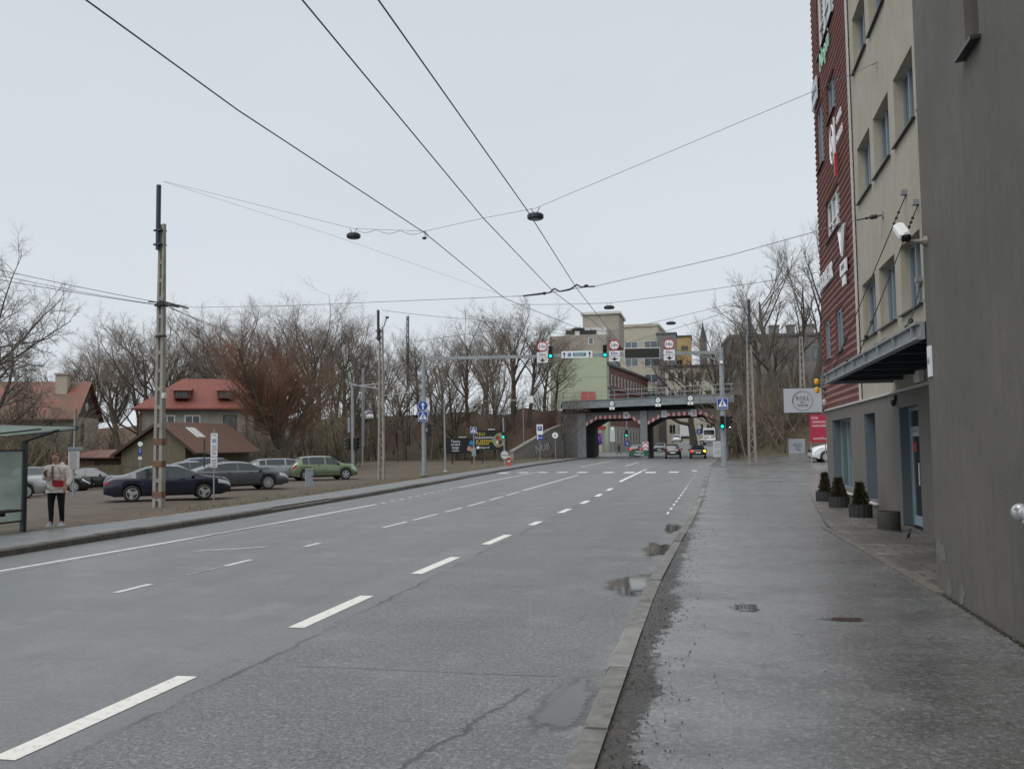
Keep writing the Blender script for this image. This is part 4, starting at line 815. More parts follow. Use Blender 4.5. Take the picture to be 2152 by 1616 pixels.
b=Vector((-14.75,90,gz(-14.75,90))); t=thing('pedestrian_sign','round white sign with a black walking figure before the graffiti wall','sign',b); zc_=D(1155,915,90).z-b.z; mb=MB(); mb.tube([(0,0,-.05),(0,0,zc_)],.03,6); mb.build('post',M['metal'],t); mb=MB(); mb.disc(0,-.06,zc_,.3,.02,24); mb.build('plate',M['signw'],t); mb=MB(); walker(mb,0,-.066,zc_-.03,.5); mb.build('pictogram',M['signk'],t)
# parking board pair by the saloon
b=G(449,1048,-.25); t=thing('parking_board','tall white parking information sign on a grey post in front of the navy saloon','sign',(b.x,b.y,gz(b.x,b.y)-.02),R(28))
mb=MB(); mb.tube([(0,.03,0),(0,.03,2.9)],.03,8); mb.build('post',M['metal'],t); zt=2.72
mb=MB(); mb.bbox((0,-.01,2.25),(.27,.02,.95),.01); mb.build('plate',M['signw'],t); mb=MB(); mb.bbox((0,-.01,1.54),(.26,.02,.42),.01); mb.build('lower_plate',M['signw'],t)
mb=MB(); mb.disc(0,-.024,2.42,.085,.003,20); mb.build('emblem',mat('pale_blue_print',(.3,.36,.5),.5,var=.1),t)
mb=MB(); 
for z,w in ((2.66,.16),(2.2,.17),(2.12,.14),(2.04,.18),(1.94,.16),(1.88,.12),(1.66,.18),(1.6,.14),(1.52,.19),(1.44,.15),(1.38,.18)): mb.bx(-w/2,w/2,-.0235,-.0205,z-.012,z+.012)
mb.build('lettering',M['signtxt'],t)
mb=MB(); mb.bx(-.4,-.37,-.0,.5,1.35,2.5); mb.build('side_panel',M['dmetal'],t); mb=MB(); mb.tube([(-.0,.03,1.9),(-.38,.2,1.9)],.015,6); mb.build('bracket',M['metal'],t)
b=G(650,1018,-.2); t=thing('cable_cabinet','small grey cable cabinet standing on the verge between the grey and green cars','cabinet',(b.x,b.y,gz(b.x,b.y)-.02),R(30)); mb=MB(); mb.bbox((0,0,.48),(.4,.28,.9),.02); mb.build('case',mat('pale_blue_grey_plastic',(.25,.29,.34),.6,var=.1),t); mb=MB(); mb.bbox((0,0,.95),(.44,.32,.06),.015); mb.build('lid',M['metal'],t); mb=MB(); mb.bx(-.25,.25,-.2,.2,-.05,.06); mb.build('base',M['conc'],t); mb=MB(); mb.bx(.12,.15,-.155,-.14,.5,.62); mb.build('handle',M['dmetal'],t)
# stop timetable pole
b=Vector((-27.6,35.6,gz(-27.6,35.6))); pp=proj=None
b=D(154,1033,36); t=thing('timetable_post','slim grey pole with a boxed timetable behind the woman','bus stop sign',(b.x,36,gz(b.x,36)),R(36)); k=lambda py:D(154,py,36).z-gz(b.x,36)
mb=MB(); mb.tube([(0,0,-.05),(0,0,k(868))],.04,8); mb.build('pole',M['metal'],t); mb=MB(); mb.bbox((0,-.05,(k(948)+k(987))/2),(.46,.06,k(948)-k(987)),.01); mb.build('timetable_case',M['ltsill'],t)
mb=MB()
for i in range(9): z=lerp(k(984),k(951),i/8); mb.bx(-.17,.15-.03*(i%3),-.086,-.082,z-.012,z+.012)
mb.build('lettering',M['signtxt'],t); mb=MB(); mb.bbox((.05,-.05,k(943)),(.6,.1,.14),.01); mb.build('hood',M['grframe'],t)
# small parking sign by the barn
b=D(294,990,47); t=thing('parking_sign','small dark parking sign on a thin pole against the wooden barn','sign',(b.x,47,gz(b.x,47)),R(30)); k=lambda py:D(294,py,47).z-gz(b.x,47)
mb=MB(); mb.tube([(0,0,0),(0,0,k(928))],.03,6); mb.build('post',M['metal'],t); mb=MB(); mb.disc(0,-.05,k(933),.14,.02,16); mb.build('round_plate',M['signw'],t); mb=MB(); mb.bbox((0,-.05,k(950)),(.2,.02,.36),.01); mb.build('plate',M['signb'],t); mb=MB(); mb.text('P',.2,TM(0,-.065,k(949))); mb.build('lettering',M['signw'],t); mb=MB(); mb.bbox((0,-.05,k(963)),(.2,.02,.16),.01); mb.build('lower_plate',M['signw'],t)
# cabinet with tags, right
b=D(1675,957,76); t=thing('electrical_cabinet','grey electrical cabinet scrawled with dark tags in front of the thicket','cabinet',(b.x,76,gz(b.x,76)-.02)); h=D(1675,922,76).z-gz(b.x,76); mb=MB(); mb.bbox((0,0,h/2+.1),(1.25,.5,h-.2),.02); mb.build('case',mat('dull_grey_case',(.3,.31,.34),.6,scale=3,col2=(.2,.21,.24)),t); mb=MB(); mb.bx(-.6,.6,-.24,.24,-.1,.2); mb.build('base',M['conc'],t)
mb=MB(); mb.text('AKST',.42,TM(.05,-.256,h*.62,R(-12)),sx=.7,ext=.002); mb.text('Ezk',.3,TM(.1,-.256,h*.4,R(-20)),ext=.002); mb.build('graffiti',flat('violet_ink',(.05,.045,.09),.6),t)
# billboards on the slope
def billboard(name,label,p,Y,rz,pts,draw):
    a=D(pts[0],pts[1],Y); b=D(pts[2],pts[3],Y); w=(b.x-a.x)/math.cos(rz); h=a.z-b.z; xm=(a.x+b.x)/2; zc=(a.z+b.z)/2
    t=thing(name,label,'billboard',(xm,Y,gz(xm,Y)),rz); z=zc-gz(xm,Y)
    mb=MB(); mb.bx(-w/2,w/2,0,.12,z-h/2,z+h/2); mb.build('panel',M['signk'],t)
    for x in (-w*.28,w*.3): m_=MB(); m_.tube([(x,.2,-.6),(x,.2,z)],.07,6); m_.build('post',M['dmetal'],t)
    draw(t,w,h,z)
    m_=MB(); m_.bx(-w*.1,w*.12,-.1,.1,z+h/2+.05,z+h/2+.14); m_.build('lamp',M['ltsill'],t); return t
def drawA(t,w,h,z):
    m_=MB(); 
    for i,(tx,s) in enumerate((('Tasuta',.34),('sõidad',.34),('äpiga',.34),('nutikalt',.24))): m_.text(tx,s,TM(-w*.2,-.006,z+h*(.3-.2*i)),ext=.002)
    m_.build('lettering',M['signw'],t)
    for nm,dz,mm,sc in (('phone',0,M['dmetal'],1.12),('upper_picture',.24,flat('screen_blue',(.05,.24,.62),.4),.5),('lower_picture',-.27,flat('screen_salmon',(.55,.3,.24),.4),.5)):
        m_=MB(); m_.xf=Matrix.Translation((w*.26,-.006-(.006 if dz else 0),z))@Matrix.Rotation(R(22),4,'Y'); m_.bx(-h*.2*(1 if sc>1 else .86),h*.2*(1 if sc>1 else .86),-.004,0,h*(dz*.75-.2*sc*1.05*(1.9 if sc>1 else 1.3)),h*(dz*.75+.2*sc*1.05*(1.9 if sc>1 else 1.3))); m_.build(nm,mm,t)
def drawB(t,w,h,z):
    m_=MB(); m_.text('TELLI',.36,TM(-w*.33,-.006,z+h*.32),ext=.002); m_.text('ja säästad',.42,TM(-w*.22,-.006,z+h*-.02),ext=.002); m_.text('rohkem',.4,TM(-w*.28,-.006,z-h*.17),ext=.002); m_.build('lettering',M['yel'],t)
    m_=MB(); m_.text('kojutoomise',.36,TM(-w*.21,-.006,z+h*.15),ext=.002); m_.text('toidupood',.26,TM(-w*.25,-.006,z-h*.37),ext=.002); m_.disc(-w*.42,-.006,z-h*.37,.14,.004,14); m_.build('white_lettering',M['signw'],t)
    m_=MB(); m_.xf=Matrix.Translation((w*.25,0,z))@Matrix.Rotation(R(25),4,'Y')@Matrix.Diagonal((1,1,1.22,1)); m_.disc(0,-.01,0,h*.31,.004,28); m_.build('plate_picture',flat('plate_green',(.22,.26,.15),.5),t)
    for x,zz,r_,c in ((.22,.14,.13,(.26,.04,.03)),(.3,.02,.1,(.45,.1,.05)),(.31,-.12,.14,(.06,.05,.02)),(.22,-.12,.1,(.6,.6,.4)),(.37,-.17,.1,(.5,.45,.2)),(.29,-.33,.07,(.4,.12,.08)),(.16,.05,.08,(.1,.25,.5))):
        m_=MB(); m_.disc(w*(x-.02),-.016-.002*r_,z+h*zz*.9,h*r_*.9,.003,9); m_.build('food_picture',flat('print',c,.5),t)
billboard('billboard','black billboard with white lines and a tilted phone picture left of the striped post',None,84,R(26),(940,921,1003,953),drawA)
billboard('billboard','black billboard with yellow lettering and an oval plate of food',None,84,R(14),(1001,905,1064,945),drawB)
# ---------------------------------------------------------------- wires and hanging lamps
def wire(name,label,pts,r,sag=0,m='wire',cat='wire',extra=None):
    P=[Vector(pts[0])]
    for a,b in zip(pts,pts[1:]):
        a,b=Vector(a),Vector(b)
        for i in range(1,9): t=i/8; P.append(a.lerp(b,t)-Vector((0,0,sag*4*t*(1-t))))
    mb=MB(); mb.tube(P,r,5); o=mb.build(name,M[m]); tag(o,label,cat); return o
def VP(px,py,A,B):
    d=ray(px,py); nx,ny=B[1]-A[1],-(B[0]-A[0]); t=(nx*A[0]+ny*A[1])/(nx*d.x+ny*d.y); return Vector((t*d.x,t*d.y,EYE+t*d.z))
P1=(-19.35,29.3); P2=(3.68,19.33)
s1=[VP(px,py,P1,P2) for px,py in ((343,381),(743,481),(893,486),(1015,459),(1125,438),(1720,188),(1846,130))]
wire('span_wire','highest span wire from the steel pole top to the cream wall carrying two lamps',s1,.006)
s2=[VP(px,py,P1,P2) for px,py in ((345,635),(405,646),(600,643),(1100,622),(1165,614),(1212,606),(1250,602),(1530,538),(1800,463))]
wire('span_wire','lower span wire crossing from the ladder pole to the cream wall at insulator height',s2,.0075)
t=thing('insulator_chain','dark twin insulators clamping the two right trolley wires on the lower span','insulator',s2[4]); mb=MB(); o=s2[4]; mb.tube([s2[3]-o,(s2[3]-o)*.45+Vector((0,0,0)),(s2[3]-o)*.2,Vector((-.12,.03,-.0)),Vector((0,0,.09)),Vector((.15,-.05,0)),(s2[5]-o)*.7,(s2[5]-o)-Vector((.1,0,-.02)),(s2[5]-o)+Vector((0,0,.09)),(s2[5]-o)+Vector((.12,-.05,.02)),(s2[6]-o)*1.0],[.022,.028,.018,.02,.024,.02,.026,.02,.024,.018,.02],7); mb.build('rod',M['wired'],t)
for q in ((s2[3]-o)*.32,(s2[5]-o)+Vector((.25,-.1,.03))): mb=MB(); mb.ball(q,(.06,.05,.04),8,5); mb.build('turnbuckle',M['wired'],t)
t=thing('wall_anchor','chain anchor with insulators holding the lower span wire to the cream wall','insulator',(FX,19.4,6.36)); a=VP(1800,463,P1,P2)-Vector((FX,19.4,6.36)); mb=MB(); mb.tube([(0,0,0),a],[.016,.016],6); mb.ball(a*.3,(.05,.05,.05),8,6); mb.ball(a*.42,(.06,.05,.05),8,6); mb.ball(a*.62,(.035,.04,.03),6,4); mb.build('chain',M['wired'],t); mb=MB(); mb.bx(-.03,0,-.06,.06,-.06,.06); mb.build('wall_plate',M['metal'],t)
t=thing('wall_anchor','small forked hook anchoring the highest span wire on the cream wall','hook',(FX,19.33,9.5)); mb=MB(); mb.tube([(0,0,.05),(-.1,.1,.03)],.012,5); mb.tube([(-.05,.05,.04),(-.04,-.02,-.2)],.008,5); mb.build('hook',M['metal'],t)
wire('guy_wire','faint thin wire from the steel pole top across the sky towards the gantry',[VP(345,383,P1,(-4,40)),D(700,495,34),D(1060,622,44)],.005)
def trolley(label,pxs,zs,r=.0085):
    P=[]
    for (px,py),z in zip(pxs,zs):
        d=ray(px,py); t=(z-EYE)/d.z; P.append(Vector((t*d.x,t*d.y,z)))
    a=(P[0]-P[1]); P=[P[0]+a.normalized()*4]+P
    return wire('trolley_wire',label,P,r)
trolley('leftmost thick trolley wire meeting the middle hanger',((180,0),(500,232),(893,490),(1060,627),(1215,690)),(5.5,5.6,5.62,5.6,5.55))
trolley('middle trolley wire running down to the insulator chain',((635,0),(1015,458),(1163,613),(1268,692)),(5.62,5.62,5.6,5.6))
trolley('rightmost trolley wire running down to the insulator chain',((795,0),(1105,438),(1211,605),(1295,712)),(5.62,5.62,5.6,5.6))
t=thing('wire_hanger','dark clamp where the leftmost trolley wire hangs from the highest span','hanger',s1[2]); mb=MB(); mb.tube([(0,0,0),(.04,0,-.1),(0,.02,-.25),(-.01,0,-.0)],.007,5); mb.ball((-.02,0,-.2),(.07,.05,.04),8,5); mb.tube([(0,0,0),(.09,.02,-.12),(.05,0,-.22)],.006,5); mb.build('clamp',M['wired'],t)
cz=[s1[1].lerp(s1[2],q)-Vector((0,0,.0+.11*abs(math.sin(q*PI*3)))) for q in [i/18 for i in range(1,19)]]
mb=MB(); mb.tube(cz,.007,4); tag(mb.build('lamp_cable',M['wire']),'looping supply cable slung along the highest span between the left lamp and the hanger','cable')
def hang_lamp(p,label,r_,rot=0):
    t=thing('hanging_lamp',label,'street lamp',p); mb=MB(); mb.tube([(-.12,0,0),(-.03,0,-.13)],.01,5); mb.tube([(.12,0,.02),(.03,0,-.13)],.01,5); mb.tube([(-.03,0,-.13),(.03,0,-.13)],.016,5); mb.build('hanger',M['wired'],t)
    mb=MB(); mb.lathe([(.05,-.12),(r_*.75,-.14),(r_,-.18),(r_,-.26),(r_*.85,-.29),(r_*.3,-.295)],20); mb.build('lamp_body',M['dmetal'],t,smooth='auto'); mb=MB(); mb.lathe([(r_*.7,-.3),(r_*.7,-.296)],20); mb.build('diffuser',M['off'],t); return t
hang_lamp(s1[4],'large round hanging lamp above the right lanes on the highest span',.215)
hang_lamp(s1[1],'flat hanging lamp on the highest span left of the hanger',.21)
q1,q2=(-19.6,53),(2.9,58.4)
s3=[VP(px,py,q1,q2) for px,py in ((802,652),(1000,672),(1180,694),(1240,694),(1300,694),(1576,628))]
wire('span_wire','far span wire from the lattice pole head across to the pale pole on the right',s3,.014,.05)
s4=[D(1075,640,47),D(1280,637,44),D(1530,603,41),D(1722,572,38.5)]
wire('span_wire','distant span wire carrying the small lamp above the apartment tower',s4,.012,.03); hang_lamp(s4[1],'small hanging lamp above the tower of the far apartment block',.26)
for i,(px,py) in enumerate(((1215,690),(1410,677))):
    p=D(px,py,56); hang_lamp(p+Vector((0,0,.15)),('dark flat hanging lamp in front of the tower base','small flat hanging lamp right of the far tower')[i],.42 if i==0 else .3)
wire('span_wire','span wire dipping over the gantry from left trees to the right verge',[D(870,718,60),D(1080,688,59),D(1320,720,58),D(1460,678,58),D(1574,640,58.4)],.015)
wire('trolley_wire','far trolley wire continuing over the bridge beyond the gantry',[D(1240,690,53),D(1320,770,90),D(1345,800,106)],.015)
wire('power_line','upper power line arriving from the left edge at the ladder pole',[D(-120,540,24),D(335,636,29.3)],.011,.05); wire('power_line','middle power line arriving from the left edge at the ladder pole',[D(-120,552,23.5),D(335,641,29.3)],.009,.08)
wire('power_line','lowest power line arriving from the left edge at the ladder pole',[D(-120,566,24),D(338,642,29.3)],.011,.05)
wire('power_line','power line descending from the ladder pole into the trees',[D(340,636,29.3),D(520,712,60)],.014,.15); wire('power_line','lower power line descending from the ladder pole into the trees',[D(340,641,29.3),D(640,748,75)],.014,.15)
t=thing('insulator_chain','dark tension insulators on the right side of the ladder pole','insulator',(-19.25,29.3,7.1)); o=Vector((-19.25,29.3,7.1)); mb=MB(); mb.tube([(0,-.1,.06),VP(395,648,P1,P2)-o],.035,6); mb.tube([(0,-.1,-.05),VP(375,645,P1,P2)-o],.04,6); mb.tube([(-.5,-.05,.05),(0,-.05,0)],.025,6); mb.build('insulator',M['wired'],t)
# ---------------------------------------------------------------- railway bridge
BO=Vector((-6.6,107.5,0)); br=thing('railway_bridge','blue-grey railway girder bridge on dark abutments with two octagonal road openings','bridge',BO)
def bsh(mb): mb.v=[(v[0],v[1]-.5*v[0],v[2]) for v in mb.v]; return mb
def bpart(name,m,fn,par=None,**k):
    mb=MB(); fn(mb); bsh(mb); return mb.build(name,m,par or br,**k)
OL=[(-7.8,3.94),(-6.3,4.8),(-2.05,4.8),(-.85,4.0)]; OR=[(-.05,3.9),(1.75,4.85),(6.3,4.95),(7.85,4.3)]
def lint(pts,x0,x1): return [(x0,0,5.6)]+[(x,0,z) for x,z in pts]+[(x1,0,5.6)]
def xz(p,y): return [(a[0],y,a[2]) for a in p]
bpart('abutment',M['shade_dark'],lambda b:b.bx(-10.8,-7.8,0,13,-.5,5.6)); bpart('abutment',M['shade_dark'],lambda b:b.bx(7.85,10.8,0,13,-.5,5.6)); bpart('pier',M['shade_dark'],lambda b:b.bx(-.85,-.05,.05,13,-.5,5.6))
bpart('lintel',M['shade_dark'],lambda b:b.prism(xz(lint(OL,-7.8,-.85),.02),(0,13,0))); bpart('lintel',M['shade_dark'],lambda b:b.prism(xz(lint(OR,-.05,7.85),.02),(0,13,0)))  # inner faces coloured near-black to paint the shade in the openings
bpart('pier_face',M['pier'],lambda b:(b.bx(-.87,-.03,-.25,.04,-.3,5.6))); bpart('abutment_face',M['pier'],lambda b:b.bx(-8.9,-7.78,-.2,-.001,-.3,5.6)); bpart('abutment_face',M['concd'],lambda b:b.bx(7.83,9.2,-.2,-.001,-.3,5.6)); bpart('abutment_face',M['concd'],lambda b:b.bx(-10.9,-8.902,-.1,-.001,-.3,5.6))
bpart('lintel_face',M['concd'],lambda b:(b.prism(xz(lint(OL,-7.8,-.87),-.05),(0,.06,0)),b.prism(xz(lint(OR,-.03,7.83),-.05),(0,.06,0))))
bpart('deck',M['shade_dark'],lambda b:(b.bx(-11,11,.5,13,5.6,6.3),b.bx(-11,11,-.9,13.5,6.3,6.9)))  # shadow gap below the girder painted by the near-black deck colour
def gird(b):
    b.bx(-10.8,9.8,-1.2,-1.12,6.2,7.05); b.bx(-10.8,9.8,-1.3,-1.02,7.05,7.12); b.bx(-10.8,9.8,-1.3,-1.02,6.13,6.2)
    for i in range(14): x=-10.4+i*1.5; b.bx(x,x+.04,-1.25,-1.2,6.2,7.05)
bpart('girder',M['girder'],gird)
def rail(b):
    for z in (7.6,8.15): b.tube([(-10.8,-1.15,z),(9.8,-1.15,z)],.035,5)
    for i in range(13): x=-10.6+i*1.68; b.tube([(x,-1.15,7.12),(x,-1.15,8.15)],.035,5)
bpart('railing',M['metal'],rail)
def haz(b,OO):
    for O in (OO,):
        k=0
        for (ax,az),(bx_,bz) in zip(O,O[1:]):
            d=Vector((bx_-ax,0,bz-az)); n=int(d.length/.3); 
            for i in range(n):
                p=Vector((ax,-.09,az))+d*(i/n); q=Vector((ax,-.09,az))+d*((i+1)/n); h=Vector((0,0,.42))
                b.prism([p,q,q+h,p+h],(0,.03,0),k%2); k+=1
bpart('hazard_board',[flat('hazard_white',(.45,.4,.4),.6),flat('hazard_red',(.3,.05,.05),.6)],lambda b:haz(b,OL)); bpart('hazard_board',[bpy.data.materials['hazard_white'],bpy.data.materials['hazard_red']],lambda b:haz(b,OR))
for x,tx in ((-2.6,'4'),(2.0,'1'),(5.4,'5')):
    o=bpart('lane_plate',M['signpale'],lambda b:b.bx(x-.33,x+.33,-.14,-.1,4.75,5.55)); bpart('digit',M['signk'],lambda b:b.text(tx,.62,TM(x,-.146,5.15),ext=.002),o)
for px,py,lb in ((1286,848,'round height sign on the girder above the left opening'),(1383,841,'round height sign on the girder just right of the pier'),(1451,837,'round height sign on the girder above the right opening')):
    Y0=103.5
    for _ in range(4): p=D(px,py,Y0); Y0=107.5-.5*(p.x+6.6)-1.32
    p=D(px,py,Y0); t=thing('bridge_height_sign',lb,'sign',p,R(-20),'height signs on the bridge girder'); mb=MB(); mb.disc(0,-.03,0,.36,.03,22); o=mb.build('plate',M['signw'],t); mb=MB(); mb.ring(0,-.036,0,.29,.36,.004,22); mb.text('4.8',.22,TM(0,-.038,0)); mb.build('print',M['signk'],o); mb=MB(); mb.bbox((0,-.02,-.56),(.68,.02,.34),.01); o=mb.build('arrow_plate',M['signw'],t); mb=MB(); arrow(mb,0,-.036,-.56,.26,False); mb.build('arrow',M['signk'],o)
# wing wall with graffiti
wa=D(1079,950,100); wb=Vector((-17.4,112.8,0)); t=thing('wing_wall','sloping grey concrete wing wall left of the bridge with white graffiti','wall',(wa.x,wa.y,0)); d=(wb-wa).xy; rz0=math.atan2(d.y,d.x); t.rotation_euler=(0,0,rz0); Lw=d.length
mb=MB(); mb.prism([(0,0,-.6),(Lw,0,-.6),(Lw,0,4.2),(Lw*.72,0,3.5),(0,0,.95)],(0,.5,0)); mb.build('wall',M['conc'],t)
mb=MB(); mb.prism([(-.05,-.06,.95),(Lw*.72,-.06,3.5),(Lw,-.06,4.2),(Lw,-.06,4.35),(Lw*.72,-.06,3.65),(-.05,-.06,1.1)],(0,.6,0)); mb.build('coping',M['conc'],t)
mb=MB(); mb.text('NUB',1.15,TM(Lw*.55,-.006,1.35,R(6)),sx=1.7,ext=.003); mb.build('graffiti',M['signw'],t); mb=MB(); mb.text('NUB',1.3,TM(Lw*.55+.06,-.003,1.33,R(6)),sx=1.7,ext=.002); mb.text('tere',.4,TM(Lw*.62,-.004,2.5),ext=.002); mb.build('graffiti_outline',M['signk'],t)
c_=D(1356,945,105.2); t=thing('chevron_board','red and white chevron board at the foot of the bridge pier','sign',(c_.x,105.9,0)); mb=MB(); mb.bbox((0,0,1.25),(.7,.05,1.3),.01); mb.build('panel',M['signw'],t); mb=MB()
for z in (.75,1.2,1.65): mb.prism([(-.34,-.03,z-.14),(0,-.03,z+.16),(.34,-.03,z-.14),(.34,-.03,z+.06),(0,-.03,z+.36-.08),(-.34,-.03,z+.06)],(0,.004,0))
mb.build('chevron',M['signr'],t); mb=MB(); mb.tube([(-.25,.06,0),(-.25,.06,1.7)],.03,6); mb.tube([(.25,.06,0),(.25,.06,1.7)],.03,6); mb.build('post',M['metal'],t)
b=D(1344,966,103); t=thing('crowd_barrier','low dark green barrier with pale lettering before the bridge pier','barrier',(b.x,103,.0)); mb=MB(); mb.tube([(-1.15,0,0),(-1.15,0,1.1),(1.15,0,1.1),(1.15,0,0)],.03,6)
for i in range(14): mb.tube([(-1.05+i*.16,0,.15),(-1.05+i*.16,0,1.1)],.012,4)
mb.build('frame',mat('dark_green_paint',(.03,.1,.07),.5),t); mb=MB(); mb.bx(-1.05,1.05,-.03,-.02,.35,1.0); mb.build('banner',mat('green_banner',(.03,.09,.065),.6),t); mb=MB(); mb.text('TASKU',.3,TM(0,-.036,.82),ext=.002); mb.text('PARKLA',.3,TM(0,-.036,.5),ext=.002); mb.build('lettering',M['signw'],t)
# ---------------------------------------------------------------- buildings beyond the bridge
def block(name,label,loc,rz,w,dp,h,wm,wins=(),roof=.5,winm='glass',fr='white',side=None,cat='building',group=None,sidewins=()):
    t=thing(name,label,cat,loc,rz,group); mb=MB(); mb.bx(-w/2,w/2,0,dp,-2,h); mb.build('wall',M[wm],t); mb=MB(); mb.bx(-w/2-.25,w/2+.25,-.25,dp+.25,h,h+roof); mb.build('roof',M[side or 'dmetal'],t)
    for x,z,a,b_ in wins:
        mb=MB(); mb.bx(x-a/2,x+a/2,-.06,-.002,z,z+.09); mb.bx(x-a/2,x+a/2,-.06,-.002,z+b_-.09,z+b_); mb.bx(x-a/2,x-a/2+.09,-.06,-.002,z+.09,z+b_-.09); mb.bx(x+a/2-.09,x+a/2,-.06,-.002,z+.09,z+b_-.09); mb.bx(x-.04,x+.04,-.06,-.002,z+.09,z+b_-.09); o=mb.build('window',M[fr],t); mb=MB(); mb.bx(x-a/2+.05,x+a/2-.05,-.03,-.004,z+.05,z+b_-.05); mb.build('pane',M[winm],o)
    for y,z,a,b_ in sidewins:
        mb=MB(); X=w/2; mb.bx(X+.002,X+.06,y-a/2,y+a/2,z,z+.1); mb.bx(X+.002,X+.06,y-a/2,y+a/2,z+b_-.1,z+b_); mb.bx(X+.002,X+.06,y-a/2,y-a/2+.1,z+.1,z+b_-.1); mb.bx(X+.002,X+.06,y+a/2-.1,y+a/2,z+.1,z+b_-.1); o=mb.build('window',M[fr],t); mb=MB(); mb.bx(X+.004,X+.03,y-a/2+.05,y+a/2-.05,z+.05,z+b_-.05); mb.build('pane',M[winm],o)
    return t
def at(px0,px1,pyt,Y): 
    a,b=D(px0,pyt,Y),D(px1,pyt,Y); return (a.x+b.x)/2,b.x-a.x,(a.z+b.z)/2
x,w,h=at(1155,1273,700,178); ag=block('apartment_building','tall apartment block with a blank pale green end wall and khaki top',(x,178,0),0,w,30,h-4.2,'green',(),.3,side='green')
hh=h-3.9
mb=MB(); mb.bx(-w/2-.05,w/2+.05,-.08,30,hh,hh+3.4); mb.build('upper_wall',M['khaki'],ag); mb=MB(); mb.bx(-w*.24,w*.5,1,14,hh+3.4,hh+5.0); mb.build('parapet',M['ltsill'],ag)
tw=[D(px,665,186) for px in (1227,1302)]; mb=MB(); mb.bx(tw[0].x-x,tw[1].x-x,6,18,hh+2,tw[0].z); mb.build('stair_tower',M['khaki'],ag); mb=MB(); mb.bx(tw[0].x-x-.4,tw[1].x-x+.4,5.6,18.4,tw[0].z,tw[0].z+.5); mb.build('tower_roof',M['ltsill'],ag)
for a,b in ((1188,1206),(1217,1252)):
    p,q=D(a,697,178),D(b,697,178); mb=MB(); mb.bx(p.x-x,q.x-x,-.1+1.0-.02,1.0,p.z-.5,p.z+.35); mb.build('attic_window',M['black'],ag)
p=D(1242,717,178); mb=MB(); mb.bx(p.x-x-.5,p.x-x+.5,-.14,-.085,p.z-.7,p.z+.7); o=mb.build('window',M['white'],ag); mb=MB(); mb.bx(p.x-x-.4,p.x-x+.4,-.15,-.142,p.z-.6,p.z+.6); mb.build('pane',M['winglass'],o)
for z in (hh-5,hh-9.5): mb=MB(); mb.bx(-w/2,w/2,-.012,-.002,z,z+.06); mb.build('joint',mat('joint_line',(.2,.24,.17),.8,var=.1),ag)
a,b=D(1221,823,177.6),D(1250,844,177.6); t=thing('advert_sign','plain faded red sign panel low on the pale green end wall','panel',((a.x+b.x)/2,177.6,b.z)); mb=MB(); w2=b.x-a.x; mb.bx(-w2/2,w2/2,0,.1,0,a.z-b.z); mb.build('face',mat('faded_red',(.42,.09,.08),.6,var=.15),t); mb=MB(); mb.bx(-w2/2,-w2/2+.15,.1,.38,.2,.4); mb.build('bracket',M['metal'],t)
# brick block with rows of windows facing the street
t=thing('brick_building','dark red brick block with rows of narrow white windows beside the green end wall','building',(D(1273.5,800,180).x,180,0)); A=Vector((0,0)); e=D(1361,790,230); Bv=Vector((e.x-t.location.x,50)); Ld=Bv.length; an=math.atan2(Bv.y,Bv.x); t.rotation_euler=(0,0,an); zt=D(1275,766,180).z
mb=MB(); mb.bx(0,Ld,0,9,-1,zt); mb.build('wall',M['brick'],t); mb=MB(); mb.bx(-.02,Ld,-.12,-.005,-1,5.4); mb.build('ground_floor',M['conc'],t); mb=MB(); mb.bx(-.3,Ld+.3,-.5,9,zt*.73,zt*.73+.35); mb.build('cornice',M['concd'],t); mb=MB(); mb.bx(-.3,Ld+.3,-.5,9,zt,zt+.5); mb.build('roof',M['dmetal'],t)
for zz,hh_ in ((2.0,2.6),(7.6,3.2),(zt*.78,2.2)):
    for i in range(14):
        xx=2.2+i*(Ld-4)/13; mb=MB(); yo=-.12 if zz<3 else 0; mb.bx(xx-.75,xx+.75,yo-.06,yo-.002,zz,zz+hh_); o=mb.build('window',M['ltsill'],t); mb=MB(); mb.bx(xx-.12,xx+.62,yo-.09,yo-.062,zz+.15,zz+hh_-.15); mb.build('pane',M['glass'],o)
x,w,h=at(1262,1382,688,236); rw_=[(-w*.3+i*5.0,h-6-4.3*j,3.4,2.2) for i in range(3) for j in range(5)]; block('apartment_building','cream apartment slab with wide windows behind the brick block',(x,236,0),R(-4),w,16,h,'palewall',rw_,.7,'winglass',side='palewall')
x,w,h=at(1380,1420,702,230); block('stair_block','narrow grey brown tower block beside the cream apartment slab',(x,230,0),0,w,10,h,'fargrey',[(w*.2,h*.3+j*5,.9,2.2) for j in range(4)],.4,'glass',side='concd')
x,w,h=at(1398,1520,772,222); wl=[(-w*.4+i*w*.16,4.0+j*4.2,1.5,2.2) for i in range(6) for j in range(4)]; block('street_building','cream street building with dark sash windows seen through the right opening',(x,222,0),R(3),w,14,h,'palewall',wl,.6,'glass','palewall')
x,w,h=at(1418,1452,708,262); block('yellow_building','ochre yellow clad block rising behind the black tree',(x,262,0),0,w,10,h,'ochre',[(w*.1,h-4,2,1.5),(-w*.25,h-8,2,1.5)],.4,'glass','ochre')
t=thing('church_spire','dark pointed church spire above the roofs at the centre right','church',(D(1477,700,300).x,300,0)); z0,z1=D(1477,735,300).z,D(1477,676,300).z; zm=D(1477,715,300).z
mb=MB(); mb.bx(-1.2,1.2,-1.2,1.2,0,zm-.6); mb.build('tower',M['fargrey'],t); mb=MB(); mb.lathe([(1.5,zm-.6),(1.0,zm+.8),(.5,zm+3.2),(.06,z1)],8); mb.build('spire',M['dmetal'],t)
